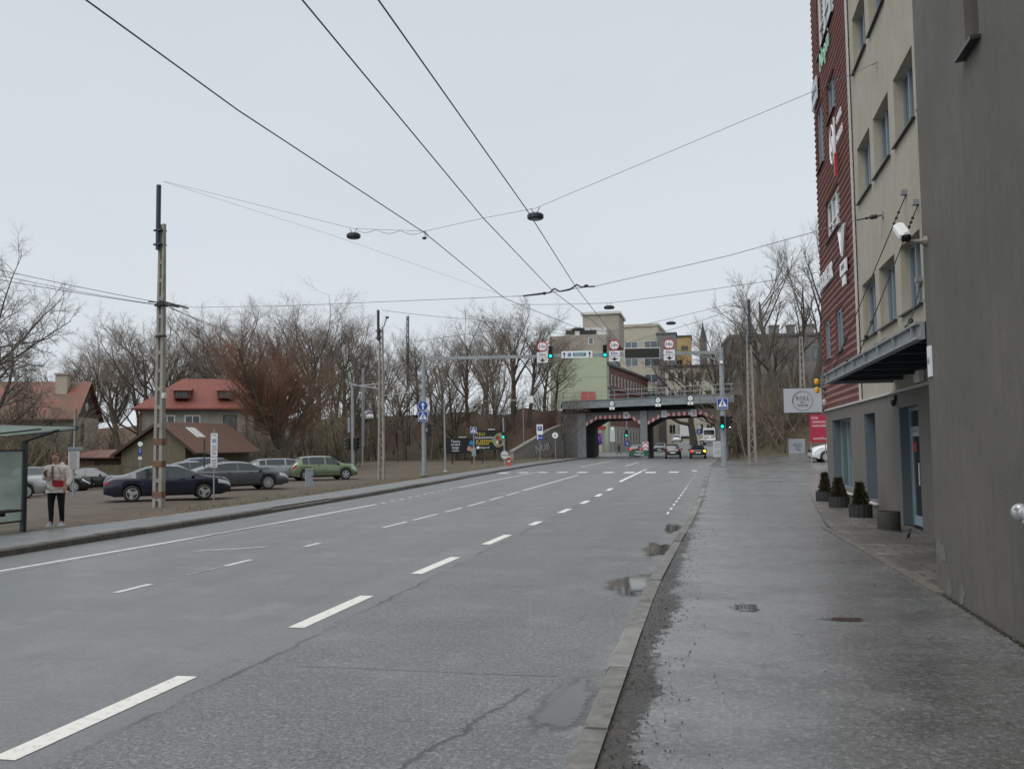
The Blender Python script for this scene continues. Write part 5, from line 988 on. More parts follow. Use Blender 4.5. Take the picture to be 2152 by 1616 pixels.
x,w,h=at(1535,1790,706,124); wl=[(-w*.36+i*w*.145,h-3.2-3.4*j,1.3,1.7) for i in range(6) for j in range(3)]; fg=block('tenement_building','sooty grey tenement with chimneys behind the bare trees on the right',(x,124,0),R(4),w,12,h,'fargrey',wl,.35,'winglass','concd',side='concd')
for px,pw in ((1632,18),(1668,14),(1706,20)):
    p=D(px,690,126); q=pw*126/1900; mb=MB(); mb.bx(p.x-x-q/2,p.x-x+q/2,3,4.2,h,h+1.7); mb.bx(p.x-x-q/2-.1,p.x-x+q/2+.1,2.9,4.3,h+1.7,h+1.9); mb.build('chimney',M['fargrey'],fg)
# wall and shop fronts seen through the left opening
x,w,h=at(1232,1262,905,168); block('low_building','low cream shop wall with a red fascia behind the left opening',(x-3,168,0),0,9,6,4.6,'palewall',[(-2.8,.4,1.6,2.2),(2.8,.4,1.6,2.2)],.5,'glass','concd',side='signr')
a,b=D(1249,910,150),D(1265,935,150); t=thing('poster_stand','violet poster on a stand beside the road behind the left opening','poster',((a.x+b.x)/2,150,gz(a.x,150))); mb=MB(); z1,z0=a.z-t.location.z,b.z-t.location.z; mb.bx(-.7,.7,0,.15,z0,z1); mb.build('panel',mat('violet_print',(.03,.02,.12),.4,scale=.9,col2=(.25,.1,.38),thr=(.45,.55)),t); mb=MB(); mb.bx(-.12,.12,.02,.12,-.5,z0); mb.build('leg',M['dmetal'],t)
t=thing('advert_board','white blue notice board with a round sign behind the left opening','sign',(D(1287,910,160).x,160,0)); mb=MB(); k=lambda py:D(1287,py,160).z; mb.bx(-.42,.42,0,.1,k(928),k(905)); mb.build('panel',M['signpale'],t); mb=MB(); mb.disc(0,-.01,k(901),.36,.05,16); mb.build('round_plate',M['signw'],t); mb=MB(); mb.tube([(0,.1,-.2),(0,.1,k(901))],.06,6); mb.build('post',M['metal'],t)
for k_,(px,py,Y,lb) in enumerate(((1254,915,142,'left of two close green signals seen through the left opening'),(1317,915,138,'single green signal on a grey mast seen through the left opening'))):
    b=D(px,py,Y); t=thing('traffic_light',lb,'traffic light',(b.x,Y,gz(b.x,Y)),0); mb=MB(); mb.tube([(0,.15,-.05),(0,.15,b.z+(3.6 if k_ else .6))],.09,6); mb.build('pole',M['metal'],t); traffic_light(t,0,-.1,b.z-t.location.z+.35,s=1.15)
    if not k_: mb=MB(); mb.disc(.0,-.1,b.z+1.0,.35,.03,18); mb.build('round_plate',M['signw'],t); mb=MB(); mb.ring(0,-.106,b.z+1.0,.27,.35,.004,18); mb.build('red_rim',M['signr'],t)
b=D(1249,912,146); t=thing('traffic_light','farther and smaller of the two close green signals behind the left opening','traffic light',(b.x,146,gz(b.x,146))); mb=MB(); mb.tube([(0,.15,-.05),(0,.15,b.z+.6)],.08,6); mb.build('pole',M['metal'],t); traffic_light(t,0,0,b.z+.2,s=.85)
b=D(1317,932,137); t=thing('direction_sign','round blue sign with white arrow below the single green signal','sign',(b.x+.1,137,b.z)); mb=MB(); mb.disc(0,0,0,.42,.03,20); mb.build('plate',M['signb'],t); mb=MB(); mb.xf=Matrix.Rotation(R(140),4,'Y'); arrow(mb,0,-.006,0,.5); mb.build('arrow',M['signw'],t)
b=D(1469,908,128); t=thing('direction_sign','blue sign with white arrow and round plate on the pale mast in the right opening','sign',(b.x,128,gz(b.x,128))); k=lambda py:D(1469,py,128).z-gz(b.x,128)
mb=MB(); mb.tube([(0,.1,-.05),(0,.1,k(865))],.1,8); mb.build('mast',M['ltsill'],t); mb=MB(); mb.bbox((0,-.05,k(907)),(.65,.03,.7),.01); mb.build('plate',M['signb'],t); mb=MB(); mb.xf=Matrix.Translation((0,0,k(907)))@Matrix.Rotation(R(10),4,'Y'); arrow(mb,0,-.075,0,.5); mb.build('arrow',M['signw'],t); mb=MB(); mb.disc(0,-.06,k(898),.32,.03,18); mb.build('round_plate',M['signpale'],t)
# advert panel by the right abutment
b=D(1508,958,99.5); t=thing('advert_board','white poster board leaning by the right bridge abutment','poster',(b.x,100.2,gz(b.x,100))); mb=MB(); mb.bx(-.45,.45,0,.08,.2,1.9); mb.build('panel',M['signpale'],t); mb=MB(); mb.bx(-.3,.3,-.008,-.003,1.2,1.7); mb.bx(-.3,.3,-.008,-.003,.5,.9); mb.build('print',mat('grey_print',(.3,.31,.33),.6,scale=9,col2=(.55,.56,.57)),t); mb=MB(); mb.bx(-.5,.5,.0,.12,0,.18); mb.build('plinth',M['concd'],t)
# ---------------------------------------------------------------- houses on the left
def hb(t,name,m,fn,par=None,**k): mb=MB(); fn(mb); return mb.build(name,m,par or t,**k)
def hwin(t,face,u,z,w,h,fm='woodb',gm='glass'):   # face: ('x',X) outward +x or ('y',Y) outward -y
    def fr(b):
        if face[0]=='y': 
            Y=face[1]; b.bx(u-w/2,u+w/2,Y-.06,Y-.002,z,z+.1); b.bx(u-w/2,u+w/2,Y-.06,Y-.002,z+h-.1,z+h); b.bx(u-w/2,u-w/2+.1,Y-.06,Y-.002,z+.1,z+h-.1); b.bx(u+w/2-.1,u+w/2,Y-.06,Y-.002,z+.1,z+h-.1); b.bx(u-.04,u+.04,Y-.055,Y-.002,z+.1,z+h-.1)
        else:
            X=face[1]; b.bx(X+.002,X+.06,u-w/2,u+w/2,z,z+.1); b.bx(X+.002,X+.06,u-w/2,u+w/2,z+h-.1,z+h); b.bx(X+.002,X+.06,u-w/2,u-w/2+.1,z+.1,z+h-.1); b.bx(X+.002,X+.06,u+w/2-.1,u+w/2,z+.1,z+h-.1)
    o=hb(t,'window',M[fm],fr); hb(t,'pane',M[gm],(lambda b:b.bx(u-w/2+.05,u+w/2-.05,face[1]-.03,face[1]-.004,z+.05,z+h-.05)) if face[0]=='y' else (lambda b:b.bx(face[1]+.004,face[1]+.03,u-w/2+.05,u+w/2-.05,z+.05,z+h-.05)),o); return o
g=D(158,875,70); GZ0=gz(g.x,70)-.2; t=thing('house','old cream house with rusty red roof and dark timber gable at the left edge','house',(g.x,70,GZ0),R(20)); ez=g.z-GZ0; rzz=ez+3.1; W_=6.6
hb(t,'wall',M['housewall'],lambda b:b.bx(-13,0,0,W_,-1,ez))
hb(t,'gable',M['woodb'],lambda b:b.prism([(.02,-.05,ez),(.02,W_+.05,ez),(.02,W_/2,rzz)],(-.15,0,0)))
rf=hb(t,'roof',M['roofo'],lambda b:(b.prism([(.35,-.5,ez-.35),(.35,W_/2,rzz+.1),(-13.4,W_/2,rzz+.1),(-13.4,-.5,ez-.35)],(0,0,.12)),b.prism([(.35,W_+.5,ez-.35),(.35,W_/2+.001,rzz+.1),(-13.4,W_/2+.001,rzz+.1),(-13.4,W_+.5,ez-.35)],(0,0,.12))))
hb(t,'chimney',M['housewall'],lambda b:(b.bx(-2.4,-1.4,2.0,2.8,rzz-1.2,rzz+.75),b.bx(-2.5,-1.3,1.9,2.9,rzz+.75,rzz+.9)),rf)
hb(t,'gable_plate',M['signpale'],lambda b:(b.lathe([(.4,.025),(.4,.06)],18,0,'x',(0,W_/2-.35,ez+.95))))
for u,z,w,h in ((-2.6,ez-1.7,1.3,1.35),(-6.2,ez-1.7,1.3,1.35),(-9.5,ez-1.7,1.3,1.35),(-2.8,ez-4.0,1.3,1.3),(-7,ez-4.0,1.3,1.3)): hwin(t,('y',0),u,z,w,h,'woodb')
hwin(t,('x',0),1.9,ez-2.4,.7,1.8,'woodb'); hwin(t,('x',0),2.2,ez-4.6,.8,1,'woodb')
hb(t,'downpipe',M['metal'],lambda b:b.tube([(.06,-.1,ez-.3),(.06,-.1,-.5)],.06,6))
ga=D(293,858,80); GZ0=gz(ga.x,82)-.2; t=thing('house','large grey house under a red hipped metal roof with two dormers','house',(ga.x,80,GZ0),R(27)); ez=ga.z-GZ0; W_=14.2; Dp=9
hb(t,'wall',M['housegrey'],lambda b:b.bx(0,W_,0,Dp,-1,ez))
e=.6; rh=3.3; r1=(3.6,Dp/2,ez+rh); r2=(W_-3.6,Dp/2,ez+rh); c=[(-e,-e,ez),(W_+e,-e,ez),(W_+e,Dp+e,ez),(-e,Dp+e,ez)]
def rr(b): b.add(c+[r1,r2]+[(x,y,z-.15) for x,y,z in c],[(0,1,5,4),(1,2,5),(2,3,4,5),(3,0,4),(0,6,7,1),(1,7,8,2),(2,8,9,3),(3,9,6,0),(9,8,7,6)])
rf=hb(t,'roof',M['roofr'],rr)
for u in (3.9,8.1):
    def dm(b,u=u): b.bx(u-.75,u+.75,.2,2.6,ez+1.0,ez+1.75); b.prism([(u-.95,-.05,ez+1.74),(u+.95,-.05,ez+1.74),(u+.95,2.9,ez+2.1),(u-.95,2.9,ez+2.1)],(0,0,.09))
    d_=hb(t,'dormer',M['roofr'],dm); hb(t,'dormer_window',M['glass'],lambda b:b.bx(u-.6,u+.6,.17,.195,ez+1.12,ez+1.64),d_)
    hb(t,'bar',M['woodb'],lambda b:[b.bx(u-.6+i*.29,u-.56+i*.29,.14,.168,ez+1.12,ez+1.64) for i in range(5)],d_)
for u,w in ((2.6,1.5),(5.0,1.5),(8.6,1.3),(11.6,1.3)): hwin(t,('y',0),u,ez-2.3,w,1.6,'white' if u<8 else 'woodb')
hwin(t,('y',0),8.7,ez-4.4,1.3,1.7,'woodb')
hb(t,'downpipe',M['rust'],lambda b:b.tube([(.12,-.12,ez-.1),(.12,-.12,-.5)],.08,6)); hb(t,'downpipe',M['rust'],lambda b:b.tube([(10.2,-.12,ez-.1),(10.2,-.12,-.5)],.08,6))
# timber barn
pa=D(250,950,60); pb=D(398,938,60); GZ0=gz(-40,61)-.1; ap=D(340,888,60); wB=pb.x-pa.x; t=thing('barn','weathered plank barn with a patched rusty roof behind the parked saloon','barn',(pa.x,60,GZ0),R(-2)); eL=pa.z-GZ0-.0; eR=pb.z-GZ0; ax=ap.x-pa.x; az=ap.z-GZ0; LB=9
hb(t,'wall',M['woodg'],lambda b:(b.prism([(.2,0,-.8),(wB-.2,0,-.8),(wB-.2,0,eR),(ax,0,az-.1),(.2,0,eL)],(0,.15,0)),b.bx(wB-.35,wB-.2,.15,LB,-.8,eR),b.bx(.2,.35,.15,LB,-.8,eL)))
rf=hb(t,'roof',M['roofb'],lambda b:(b.prism([(ax,-.35,az),(wB+.9,-.35,eR-.55),(wB+.9,LB,eR-.55),(ax,LB,az)],(0,0,.08)),b.prism([(-.5,-.35,eL-.35),(ax-.001,-.35,az),(ax-.001,LB,az),(-.5,LB,eL-.35)],(0,0,.08))))
def rp(b):
    f=lambda s,y:(lerp(ax,wB+.9,s),y,lerp(az,eR-.55,s)+.085); b.prism([f(.18,2.2),f(.5,2.2),f(.5,3.4),f(.18,3.4)],(0,0,.02))
hb(t,'roof_patch',M['ltsill'],rp,rf)
def ribs(b):
    for i in range(16): y=-.3+i*.58; b.prism([(ax,y,az+.08),(ax,y+.06,az+.08),(wB+.9,y+.06,eR-.47),(wB+.9,y,eR-.47)],(0,0,.03))
hb(t,'roof_rib',M['rust'],ribs,rf)
hb(t,'bargeboard',M['woodb'],lambda b:(b.prism([(ax,-.4,az+.12),(wB+.9,-.4,eR-.43),(wB+.9,-.4,eR-.65),(ax,-.4,az-.12)],(0,.04,0)),b.prism([(-.5,-.4,eL-.23),(ax,-.4,az+.12),(ax,-.4,az-.12),(-.5,-.4,eL-.47)],(0,.04,0))))
hb(t,'door',M['woodb'],lambda b:b.bx(wB*.62,wB*.8,-.05,-.001,-.3,1.5)); hb(t,'window',M['ltsill'],lambda b:b.bx(wB*.42,wB*.55,-.05,-.001,.4,1.1)); hb(t,'plank_seam',M['woodb'],lambda b:[b.bx(.3,wB-.3,-.012,-.001,.35+.55*i,.37+.55*i) for i in range(3)])
hb(t,'porch_post',M['woodb'],lambda b:b.tube([(wB+.7,.5,-.8),(wB+.7,.5,eR-.5)],.07,6)); hb(t,'porch_post',M['woodb'],lambda b:b.tube([(wB+.7,5,-.8),(wB+.7,5,eR-.5)],.07,6))
# low shed and board fence
p0=D(105,955,58); p1=D(252,958,59); zg=gz(p0.x,58)
t=thing('shed','low dark shed with a rusty lean-to roof between the cream house and the barn','shed',((p0.x+p1.x)/2,60.5,zg),R(4)); w=(p1.x-p0.x); z=D(180,962,60).z-zg; hb(t,'wall',M['woodb'],lambda b:b.bx(-w/2,w/2,0,3,-1,z)); hb(t,'roof',M['roofo'],lambda b:b.prism([(-w/2-.3,-.5,z-.05),(w/2+.3,-.5,z-.05),(w/2+.3,3.3,z+.5),(-w/2-.3,3.3,z+.5)],(0,0,.09))); hb(t,'door',M['rust'],lambda b:b.bx(-w*.38,-w*.12,-.04,-.001,-.9,z-.2))
p0=D(95,1000,54); p1=D(255,985,57); t=thing('board_fence','grey green board fence running behind the black saloon to the barn','fence',(p0.x,p0.y,gz(p0.x,54))); d=(p1-p0).xy; t.rotation_euler=(0,0,math.atan2(d.y,d.x)); Lf=d.length
def fb(b):
    rn=random.Random(8); x=0
    while x<Lf: b.bx(x,x+.135,-.02,.0,.05,1.75+rn.uniform(-.04,.05)); x+=.15
hb(t,'board_panel',M['woodg'],fb); hb(t,'rail',M['woodb'],lambda b:(b.bx(0,Lf,.002,.05,.4,.48),b.bx(0,Lf,.002,.05,1.4,1.48)))
for i in range(5): hb(t,'post',M['woodb'],lambda b:b.bx(i*Lf/4-.05,i*Lf/4+.05,.052,.15,-.4,1.7))
# low dark fence along the back of the car park
p0=D(500,975,64); p1=D(745,968,78); t=thing('wire_fence','low dark mesh fence along the back of the car park under the willow','fence',(p0.x,64,gz(p0.x,64))); d=(p1-p0).xy; t.rotation_euler=(0,0,math.atan2(d.y,d.x)); Lf=d.length
hb(t,'mesh',M['dmetal'],lambda b:[b.tube([(i*.3,0,.05),(i*.3,0,1.3)],.008,3) for i in range(int(Lf/.3))]+[b.tube([(0,0,z),(Lf,0,z)],.012,4) for z in (.1,.4,.7,1.0,1.3)],fix=False)
for i in range(7): hb(t,'post',M['dmetal'],lambda b:b.tube([(i*Lf/6,.02,-.3),(i*Lf/6,.02,1.4)],.035,5))
# fence at the crest of the embankment
ca=Vector((-19,0)); t=thing('track_fence','thin grey fence line on the crest of the railway embankment','fence',(-17.5,107.5-.5*(-17.5+6.6)-2.2,5.7),math.atan2(-.5,1)+PI)
hb(t,'rail',M['metal'],lambda b:(b.tube([(0,0,1.0),(48,0,.9)],.03,4),b.tube([(0,0,.5),(48,0,.4)],.025,4)))
for i in range(17): hb(t,'post',M['metal'],lambda b:b.tube([(i*3,0,-1.2),(i*3,0,1.0)],.04,4))
a=D(1000,843,104); b=D(1120,840,104); t=thing('track_sign','pale horizontal boom with a small white board above the embankment left of the bridge','sign',(b.x,104,gz(b.x,104)))
z=a.z-t.location.z; hb(t,'boom',M['ltsill'],lambda q:q.tube([(a.x-b.x,0,z),(0,0,z)],.045,5)); hb(t,'board',M['signw'],lambda q:q.bx(-.75,.05,-.06,-.02,z-.35,z+.45)); hb(t,'post',M['metal'],lambda q:(q.tube([(-1.2,.08,-.3),(-1.2,.08,z)],.06,5)))
# ---------------------------------------------------------------- bus shelter
t=thing('bus_shelter','frosted glass bus shelter with a flat translucent roof cut by the left frame edge','bus shelter',(-15.65,18.45,gz(-15.65,18.45)-.02))
for y in (0,-2.6,-5.2): hb(t,'post',M['dmetal'],lambda b:b.bx(-.05,.05,y-.05,y+.05,-.1,2.1))
for y in (-2.5,-5.1):
    o=hb(t,'glass_panel',M['shglass'],lambda b:b.bx(-.01,.01,y-.0,y+2.42,.25,1.85)); hb(t,'rim',M['dmetal'],lambda b:(b.bx(-.02,.02,y,y+2.42,1.85,1.89),b.bx(-.02,.02,y,y+2.42,.21,.25)),o)
rf=hb(t,'roof',M['shglass'],lambda b:b.prism([(-.7,.25,2.22),(1.08,.35,2.36),(1.08,-5.6,2.36),(-.7,-5.6,2.22)],(0,0,.05)))
hb(t,'roof_edge',M['dmetal'],lambda b:(b.prism([(-.72,.26,2.2),(1.1,.36,2.34),(1.1,.42,2.34),(-.72,.32,2.2)],(0,0,.09)),b.bx(-.7,1.08,-2.62,-2.54,2.14,2.2),b.prism([(-.7,-.9,2.18),(1.05,-.8,2.325),(1.05,-.74,2.325),(-.7,-.84,2.18)],(0,0,.03)),b.tube([(0,0,2.08),(.9,0,2.33)],.035,5)),rf)
hb(t,'bench',M['woodb'],lambda b:(b.bx(.25,.6,-5,-.75,.5,.55),b.bx(.0,.3,-1,-.9,.4,.5),b.bx(.0,.3,-3,-2.9,.4,.5)))
# ---------------------------------------------------------------- trees
class TB:
    def __init__(s): s.v=[]; s.f=[]
    def chain(s,pts,rr,n):
        o=len(s.v); k=len(pts); t0=(pts[1]-pts[0]).normalized(); a=t0.cross(Vector((.3,.2,1)))
        if a.length<1e-3: a=Vector((1,0,0))
        a.normalize()
        for i in range(k):
            t=(pts[min(i+1,k-1)]-pts[max(i-1,0)]).normalized(); a=(a-t*a.dot(t)).normalized(); b=t.cross(a)
            for j in range(n):
                w=2*PI*j/n; q=pts[i]+(a*math.cos(w)+b*math.sin(w))*rr[i]; s.v.append((q.x,q.y,q.z))
        for i in range(k-1):
            for j in range(n): s.f.append((o+i*n+j,o+i*n+(j+1)%n,o+(i+1)*n+(j+1)%n,o+(i+1)*n+j))
    def mesh(s,name,m):
        me=bpy.data.meshes.new(name); me.from_pydata(s.v,[],s.f); me.materials.append(m); me.polygons.foreach_set('use_smooth',[True]*len(s.f)); return me
def rv(rn): 
    while True:
        v=Vector((rn.uniform(-1,1),rn.uniform(-1,1),rn.uniform(-1,1)))
        if .05<v.length<1: return v.normalized()
def tilt(d,ang,rn):
    a=d.orthogonal().normalized(); a=Matrix.Rotation(rn.uniform(0,2*PI),3,d)@a
    return (d*math.cos(ang)+a*math.sin(ang)).normalized()
def make_tree(seed,K,mtw):
    rn=random.Random(seed); T=TB(); Cr=TB(); nl=len(K['n'])
    def grow(p,d,Ln,r,lev):
        ns=K['seg'][lev]; pts=[p]; rr=[r]; dd=[d]
        for i in range(ns):
            d=(d+rv(rn)*K['gn'][lev]+Vector((0,0,1))*K['up'][lev]).normalized(); p=p+d*(Ln/ns); pts.append(p); dd.append(d); rr.append(r*(1-(i+1)/ns*K['tp'][lev]))
        (T if lev<=K.get('tl',1) else Cr).chain(pts,rr,(8,6,4,3,3,3)[lev])
        if lev+1>=nl+0: return
        n=K['n'][lev]; n=max(1,int(n*rn.uniform(.75,1.25)+.5)) if lev else n
        for c in range(n):
            t=lerp(K['t0'][lev],1,(c+rn.uniform(.2,.9))/n); t=min(.999,t); x=t*ns; i=int(x); q=pts[i].lerp(pts[i+1],x-i); rq=lerp(rr[i],rr[i+1],x-i)
            a=R(K['an'][lev])*rn.uniform(.65,1.3); ln=Ln*K['lr'][lev]*(1-K['ld'][lev]*t)*rn.uniform(.65,1.25)
            grow(q,tilt(dd[i+1],a,rn),ln,min(rq*.85,max(K['rmin'],rq*K['rr'][lev])),lev+1)
    for st in range(K.get('stems',1)):
        d=Vector((rn.uniform(-1,1)*K.get('lean',.08),rn.uniform(-1,1)*K.get('lean',.08),1)).normalized()
        p=Vector((rn.uniform(-1,1),rn.uniform(-1,1),0))*K.get('spread',0)
        grow(p-Vector((0,0,.4)),d,K['L'],K['r'],0)
    h=sorted(v[2] for v in Cr.v)[int(len(Cr.v)*.985)]; wd=sorted(abs(v[0]) for v in Cr.v)[int(len(Cr.v)*.97)]
    return (T.mesh('trunk',M['bark']),Cr.mesh('crown',mtw),h,wd)
KA=dict(L=8.5,r=.24,n=(9,8,8,8,0)[:5],seg=(6,5,4,3,2),gn=(.1,.16,.2,.25,.3),up=(.05,.2,.12,.08,.04),tp=(.8,.8,.8,.75,.6),t0=(.3,.25,.2,.15,.1),an=(38,40,42,45,40),lr=(.72,.5,.45,.5,.5),ld=(.55,.45,.4,.3,.3),rr=(.6,.55,.55,.6,.6),rmin=.011)
KA=dict(KA,n=(11,9,9,8,0),rmin=.015,ld=(.25,.35,.35,.3,.3)); 
KB=dict(KA,L=8.5,r=.2,n=(13,9,8,8,0),an=(50,45,45,45,40),up=(.04,.1,.08,.05,.02),lr=(.55,.5,.46,.5,.5),gn=(.14,.2,.25,.3,.3))
KC=dict(KA,L=9.5,r=.2,n=(13,9,8,7,0),an=(26,32,38,45,40),up=(.03,.12,.1,.05,.02),lr=(.62,.48,.45,.5,.5),t0=(.3,.25,.2,.15,.1))
KD=dict(KA,L=10,r=.3,n=(10,9,8,7,0),an=(30,34,40,48,40),up=(.02,.08,.06,.16,.1),lr=(.62,.5,.4,.42,.4),rmin=.022,t0=(.32,.3,.25,.2,.1),gn=(.1,.14,.18,.22,.25))
KG=dict(KA,L=9,r=.34,n=(14,11,10,9,0),an=(58,48,48,48,40),up=(.03,.06,.03,.02,.0),lr=(.72,.5,.45,.45,.4),gn=(.16,.22,.26,.3,.3),rmin=.014)
KO=dict(KA,L=7,r=.4,n=(9,7,7,6,0),an=(62,52,50,50,40),up=(.02,.05,.05,.05,.0),lr=(.8,.52,.45,.45,.4),gn=(.2,.34,.34,.34,.3),rmin=.022)
KW=dict(L=2.8,r=.5,n=(9,30,22,0),seg=(4,5,3,2),gn=(.1,.16,.09,.1),up=(.05,.14,.08,.03),tp=(.35,.6,.75,.6),t0=(.45,.2,.15,.1),an=(40,44,28,30),lr=(1.9,.5,.5,.3),ld=(.1,.15,.3,.3),rr=(.55,.25,.5,.5),rmin=.017)
KU=dict(L=2.3,r=.03,stems=26,spread=1.1,lean=.42,n=(5,5,4,0),seg=(4,3,2,2),gn=(.12,.2,.25,.3),up=(.03,.05,.04,.0),tp=(.7,.7,.7,.6),t0=(.15,.15,.1,.1),an=(32,38,42,40),lr=(.6,.55,.5,.5),ld=(.4,.3,.3,.3),rr=(.6,.6,.6,.6),rmin=.006,tl=0)
TREES=[make_tree(1,KA,M['twig']),make_tree(2,KA,M['twig']),make_tree(3,KB,M['twigo']),make_tree(4,KB,M['twig']),make_tree(5,KC,M['twig']),make_tree(6,KC,M['twigg']),make_tree(7,KD,M['twigg']),make_tree(8,KG,M['twigg']),make_tree(9,KO,flat('black_twigs',(.03,.025,.022),.9)),make_tree(12,KD,M['twigg'])]
WIL=make_tree(10,KW,M['wil']); BUSH=[make_tree(21,KU,M['twig']),make_tree(22,KU,M['twigo']),make_tree(23,dict(KU,lean=.6),M['twigo'])]
def put_tree(name,label,cat,k,X,Y,H,rot,wx=1.0,group=None,z=None):
    tr,cr,h,wd=k; t=thing(name,label,cat,(X,Y,(gz(X,Y) if z is None else z)-.1),rot,group); s=H/h; t.scale=(s*wx,s*wx,s)
    for nm,me in (('trunk',tr),('crown',cr)): o=bpy.data.objects.new(nm,me); C.objects.link(o); o.parent=t
    return t
rn=random.Random(11)
BG=[(160,735,128,4,'slender'),(205,706,120,0,'broad'),(262,692,117,1,'forked'),(312,652,112,0,''),(372,660,115,4,''),(432,668,118,5,''),(488,630,108,0,''),(540,640,115,3,''),(620,612,106,1,''),(668,640,116,0,''),(705,640,108,1,''),(745,668,114,4,''),(788,722,118,5,''),(828,706,112,2,''),(884,690,116,5,''),(928,668,110,4,''),(985,655,113,5,''),(1040,645,106,4,''),(1078,628,112,0,''),(1108,640,108,5,''),(1142,668,118,3,''),(590,640,124,4,''),(850,730,104,3,''),(955,745,101,2,''),(700,765,100,2,''),(1010,700,120,1,''),(110,742,132,5,''),(235,715,130,5,''),(400,690,128,1,''),(40,742,126,3,'')]
lbls=['slim bare tree behind the left end of the rusty red roof','bare tree just right of the cream house gable','forked bare tree between the gable and the ladder pole','bare tree rising behind the ladder pole','bare tree above the left hip of the red roof','bare tree above the dormers of the red roof','tall bare tree left of the orange willow','bare tree directly behind the left side of the willow','tallest bare tree rising above the willow top','bare tree behind the right side of the willow','bare tree between the willow and the signal mast','bare tree crossed by the signal mast top','small pale bare tree directly behind the lattice pole','olive tinted bare tree right of the lattice pole','bare tree beside the dark steel ladder mast','narrow bare tree left of the gantry beam start','bare tree above the two billboards','narrow bare tree right of the billboards','tallest bare tree left of the green apartment wall','bare tree with its crown reaching the green end wall','bare tree half covering the green end wall','far slim tree seen through the willow crown','low bare tree on the slope behind the left gantry post','small olive tree on the slope behind the slim lamp post','olive tree low behind the signal mast','far bare tree behind the pair above the billboards','far faint tree behind the chimney of the cream house','far thin tree behind the forked one near the gable','far bare tree behind the red roof ridge','far bare tree over the roof of the cream house']
for (px,pt,Y,k,_),lb in zip(BG,lbls):
    p=D(px,pt,Y); g=gz(p.x,Y); put_tree('bare_tree',lb,'tree',TREES[k],p.x,Y,p.z-g,rn.uniform(0,6.28),rn.uniform(1.1,1.45),'bare trees along the railway embankment')
for px,pt,Y,k,lb in ((350,668,122,0,'bare tree crossing behind the left dormer'),(460,652,121,1,'bare tree crossing behind the right dormer'),(650,655,121,3,'bare tree filling the gap behind the willow shoots'),(805,700,121,0,'bare tree filling the gap behind the lattice pole'),(905,690,122,3,'bare tree filling the gap right of the gantry post'),(1020,672,121,0,'bare tree filling the gap over the second billboard'),(1165,720,117,3,'low bare tree veiling the green end wall'),(185,735,126,3,'bare tree veiled behind the cream house gable'),(290,700,126,3,'bare tree left of the ladder pole base'),(725,668,121,0,'bare tree right of the willow crown')):
    p=D(px,pt,Y); g=gz(p.x,Y); put_tree('bare_tree',lb,'tree',TREES[k],p.x,Y,p.z-g,rn.uniform(0,6.28),rn.uniform(1.1,1.4),'bare trees along the railway embankment')
for px,pt,Y,k,lb in ((690,735,99,4,'thin tree on the slope between the signal mast and the willow'),(760,760,101,5,'thin tree on the slope behind the tall thin grey pole'),(835,745,98,4,'thin tree on the slope right of the lattice pole'),(905,770,97,5,'thin leaning tree on the slope right of the gantry post'),(945,720,101,3,'olive tree on the slope behind the left billboard'),(1045,730,100,4,'thin tree on the slope right of the second billboard'),(1080,770,107,2,'small olive tree above the wing wall'),(735,790,96,2,'small olive tree on the slope left of the lattice pole')):
    p=D(px,pt,Y); g=gz(p.x,Y); put_tree('bare_tree',lb,'tree',TREES[k],p.x,Y,p.z-g,rn.uniform(0,6.28),rn.uniform(.8,1.1),'bare trees along the railway embankment')
for n_,(px,pt,Y,k,wx,lb) in enumerate(((-30,485,58,7,1.0,'large spreading bare tree cut by the left frame edge'),(1700,452,96,6,1.15,'tallest upright bare tree beside the red building'),(1628,488,92,9,1.2,'leaning bare tree with a rusty clump behind the pale twin pole'),(1512,618,110,5,1.2,'bare tree between the gantry post and the pale twin pole'),(1560,650,112,0,.8,'dense bare tree behind the pale twin pole'),(1665,640,118,4,.9,'bare tree in front of the tenement chimneys'),(1452,722,150,8,.95,'black gnarled tree standing beyond the bridge'),(1745,540,104,6,1.0,'bare tree half hidden by the red building'),(1585,560,104,9,1.1,'bare tree between the leaning tree and the pale twin pole'),(1662,500,101,9,1.0,'bare tree between the leaning and the tallest tree on the right'),(1500,690,118,3,1.3,'low bare tree screening the church spire base'),(1610,655,112,6,1.4,'spreading low bare tree before the tenement roof edge'))):
    p=D(px,pt,Y); g=gz(p.x,Y); put_tree('bare_tree',lb,'tree',TREES[k],p.x,Y,p.z-g,1.3*n_,wx)
p=D(590,965,74); put_tree('willow','pollarded willow with dense orange brown shoots before the red roofed house','tree',WIL,p.x,74,D(590,690,74).z-gz(p.x,74),.6,.78)
p=D(1182,962,104); 
tr=put_tree('bare_tree','small dark leaning tree against the concrete wall left of the underpass','tree',TREES[3],D(1183,962,103).x,103,D(1175,800,103).z-.2,2.2,.9,z=.3)
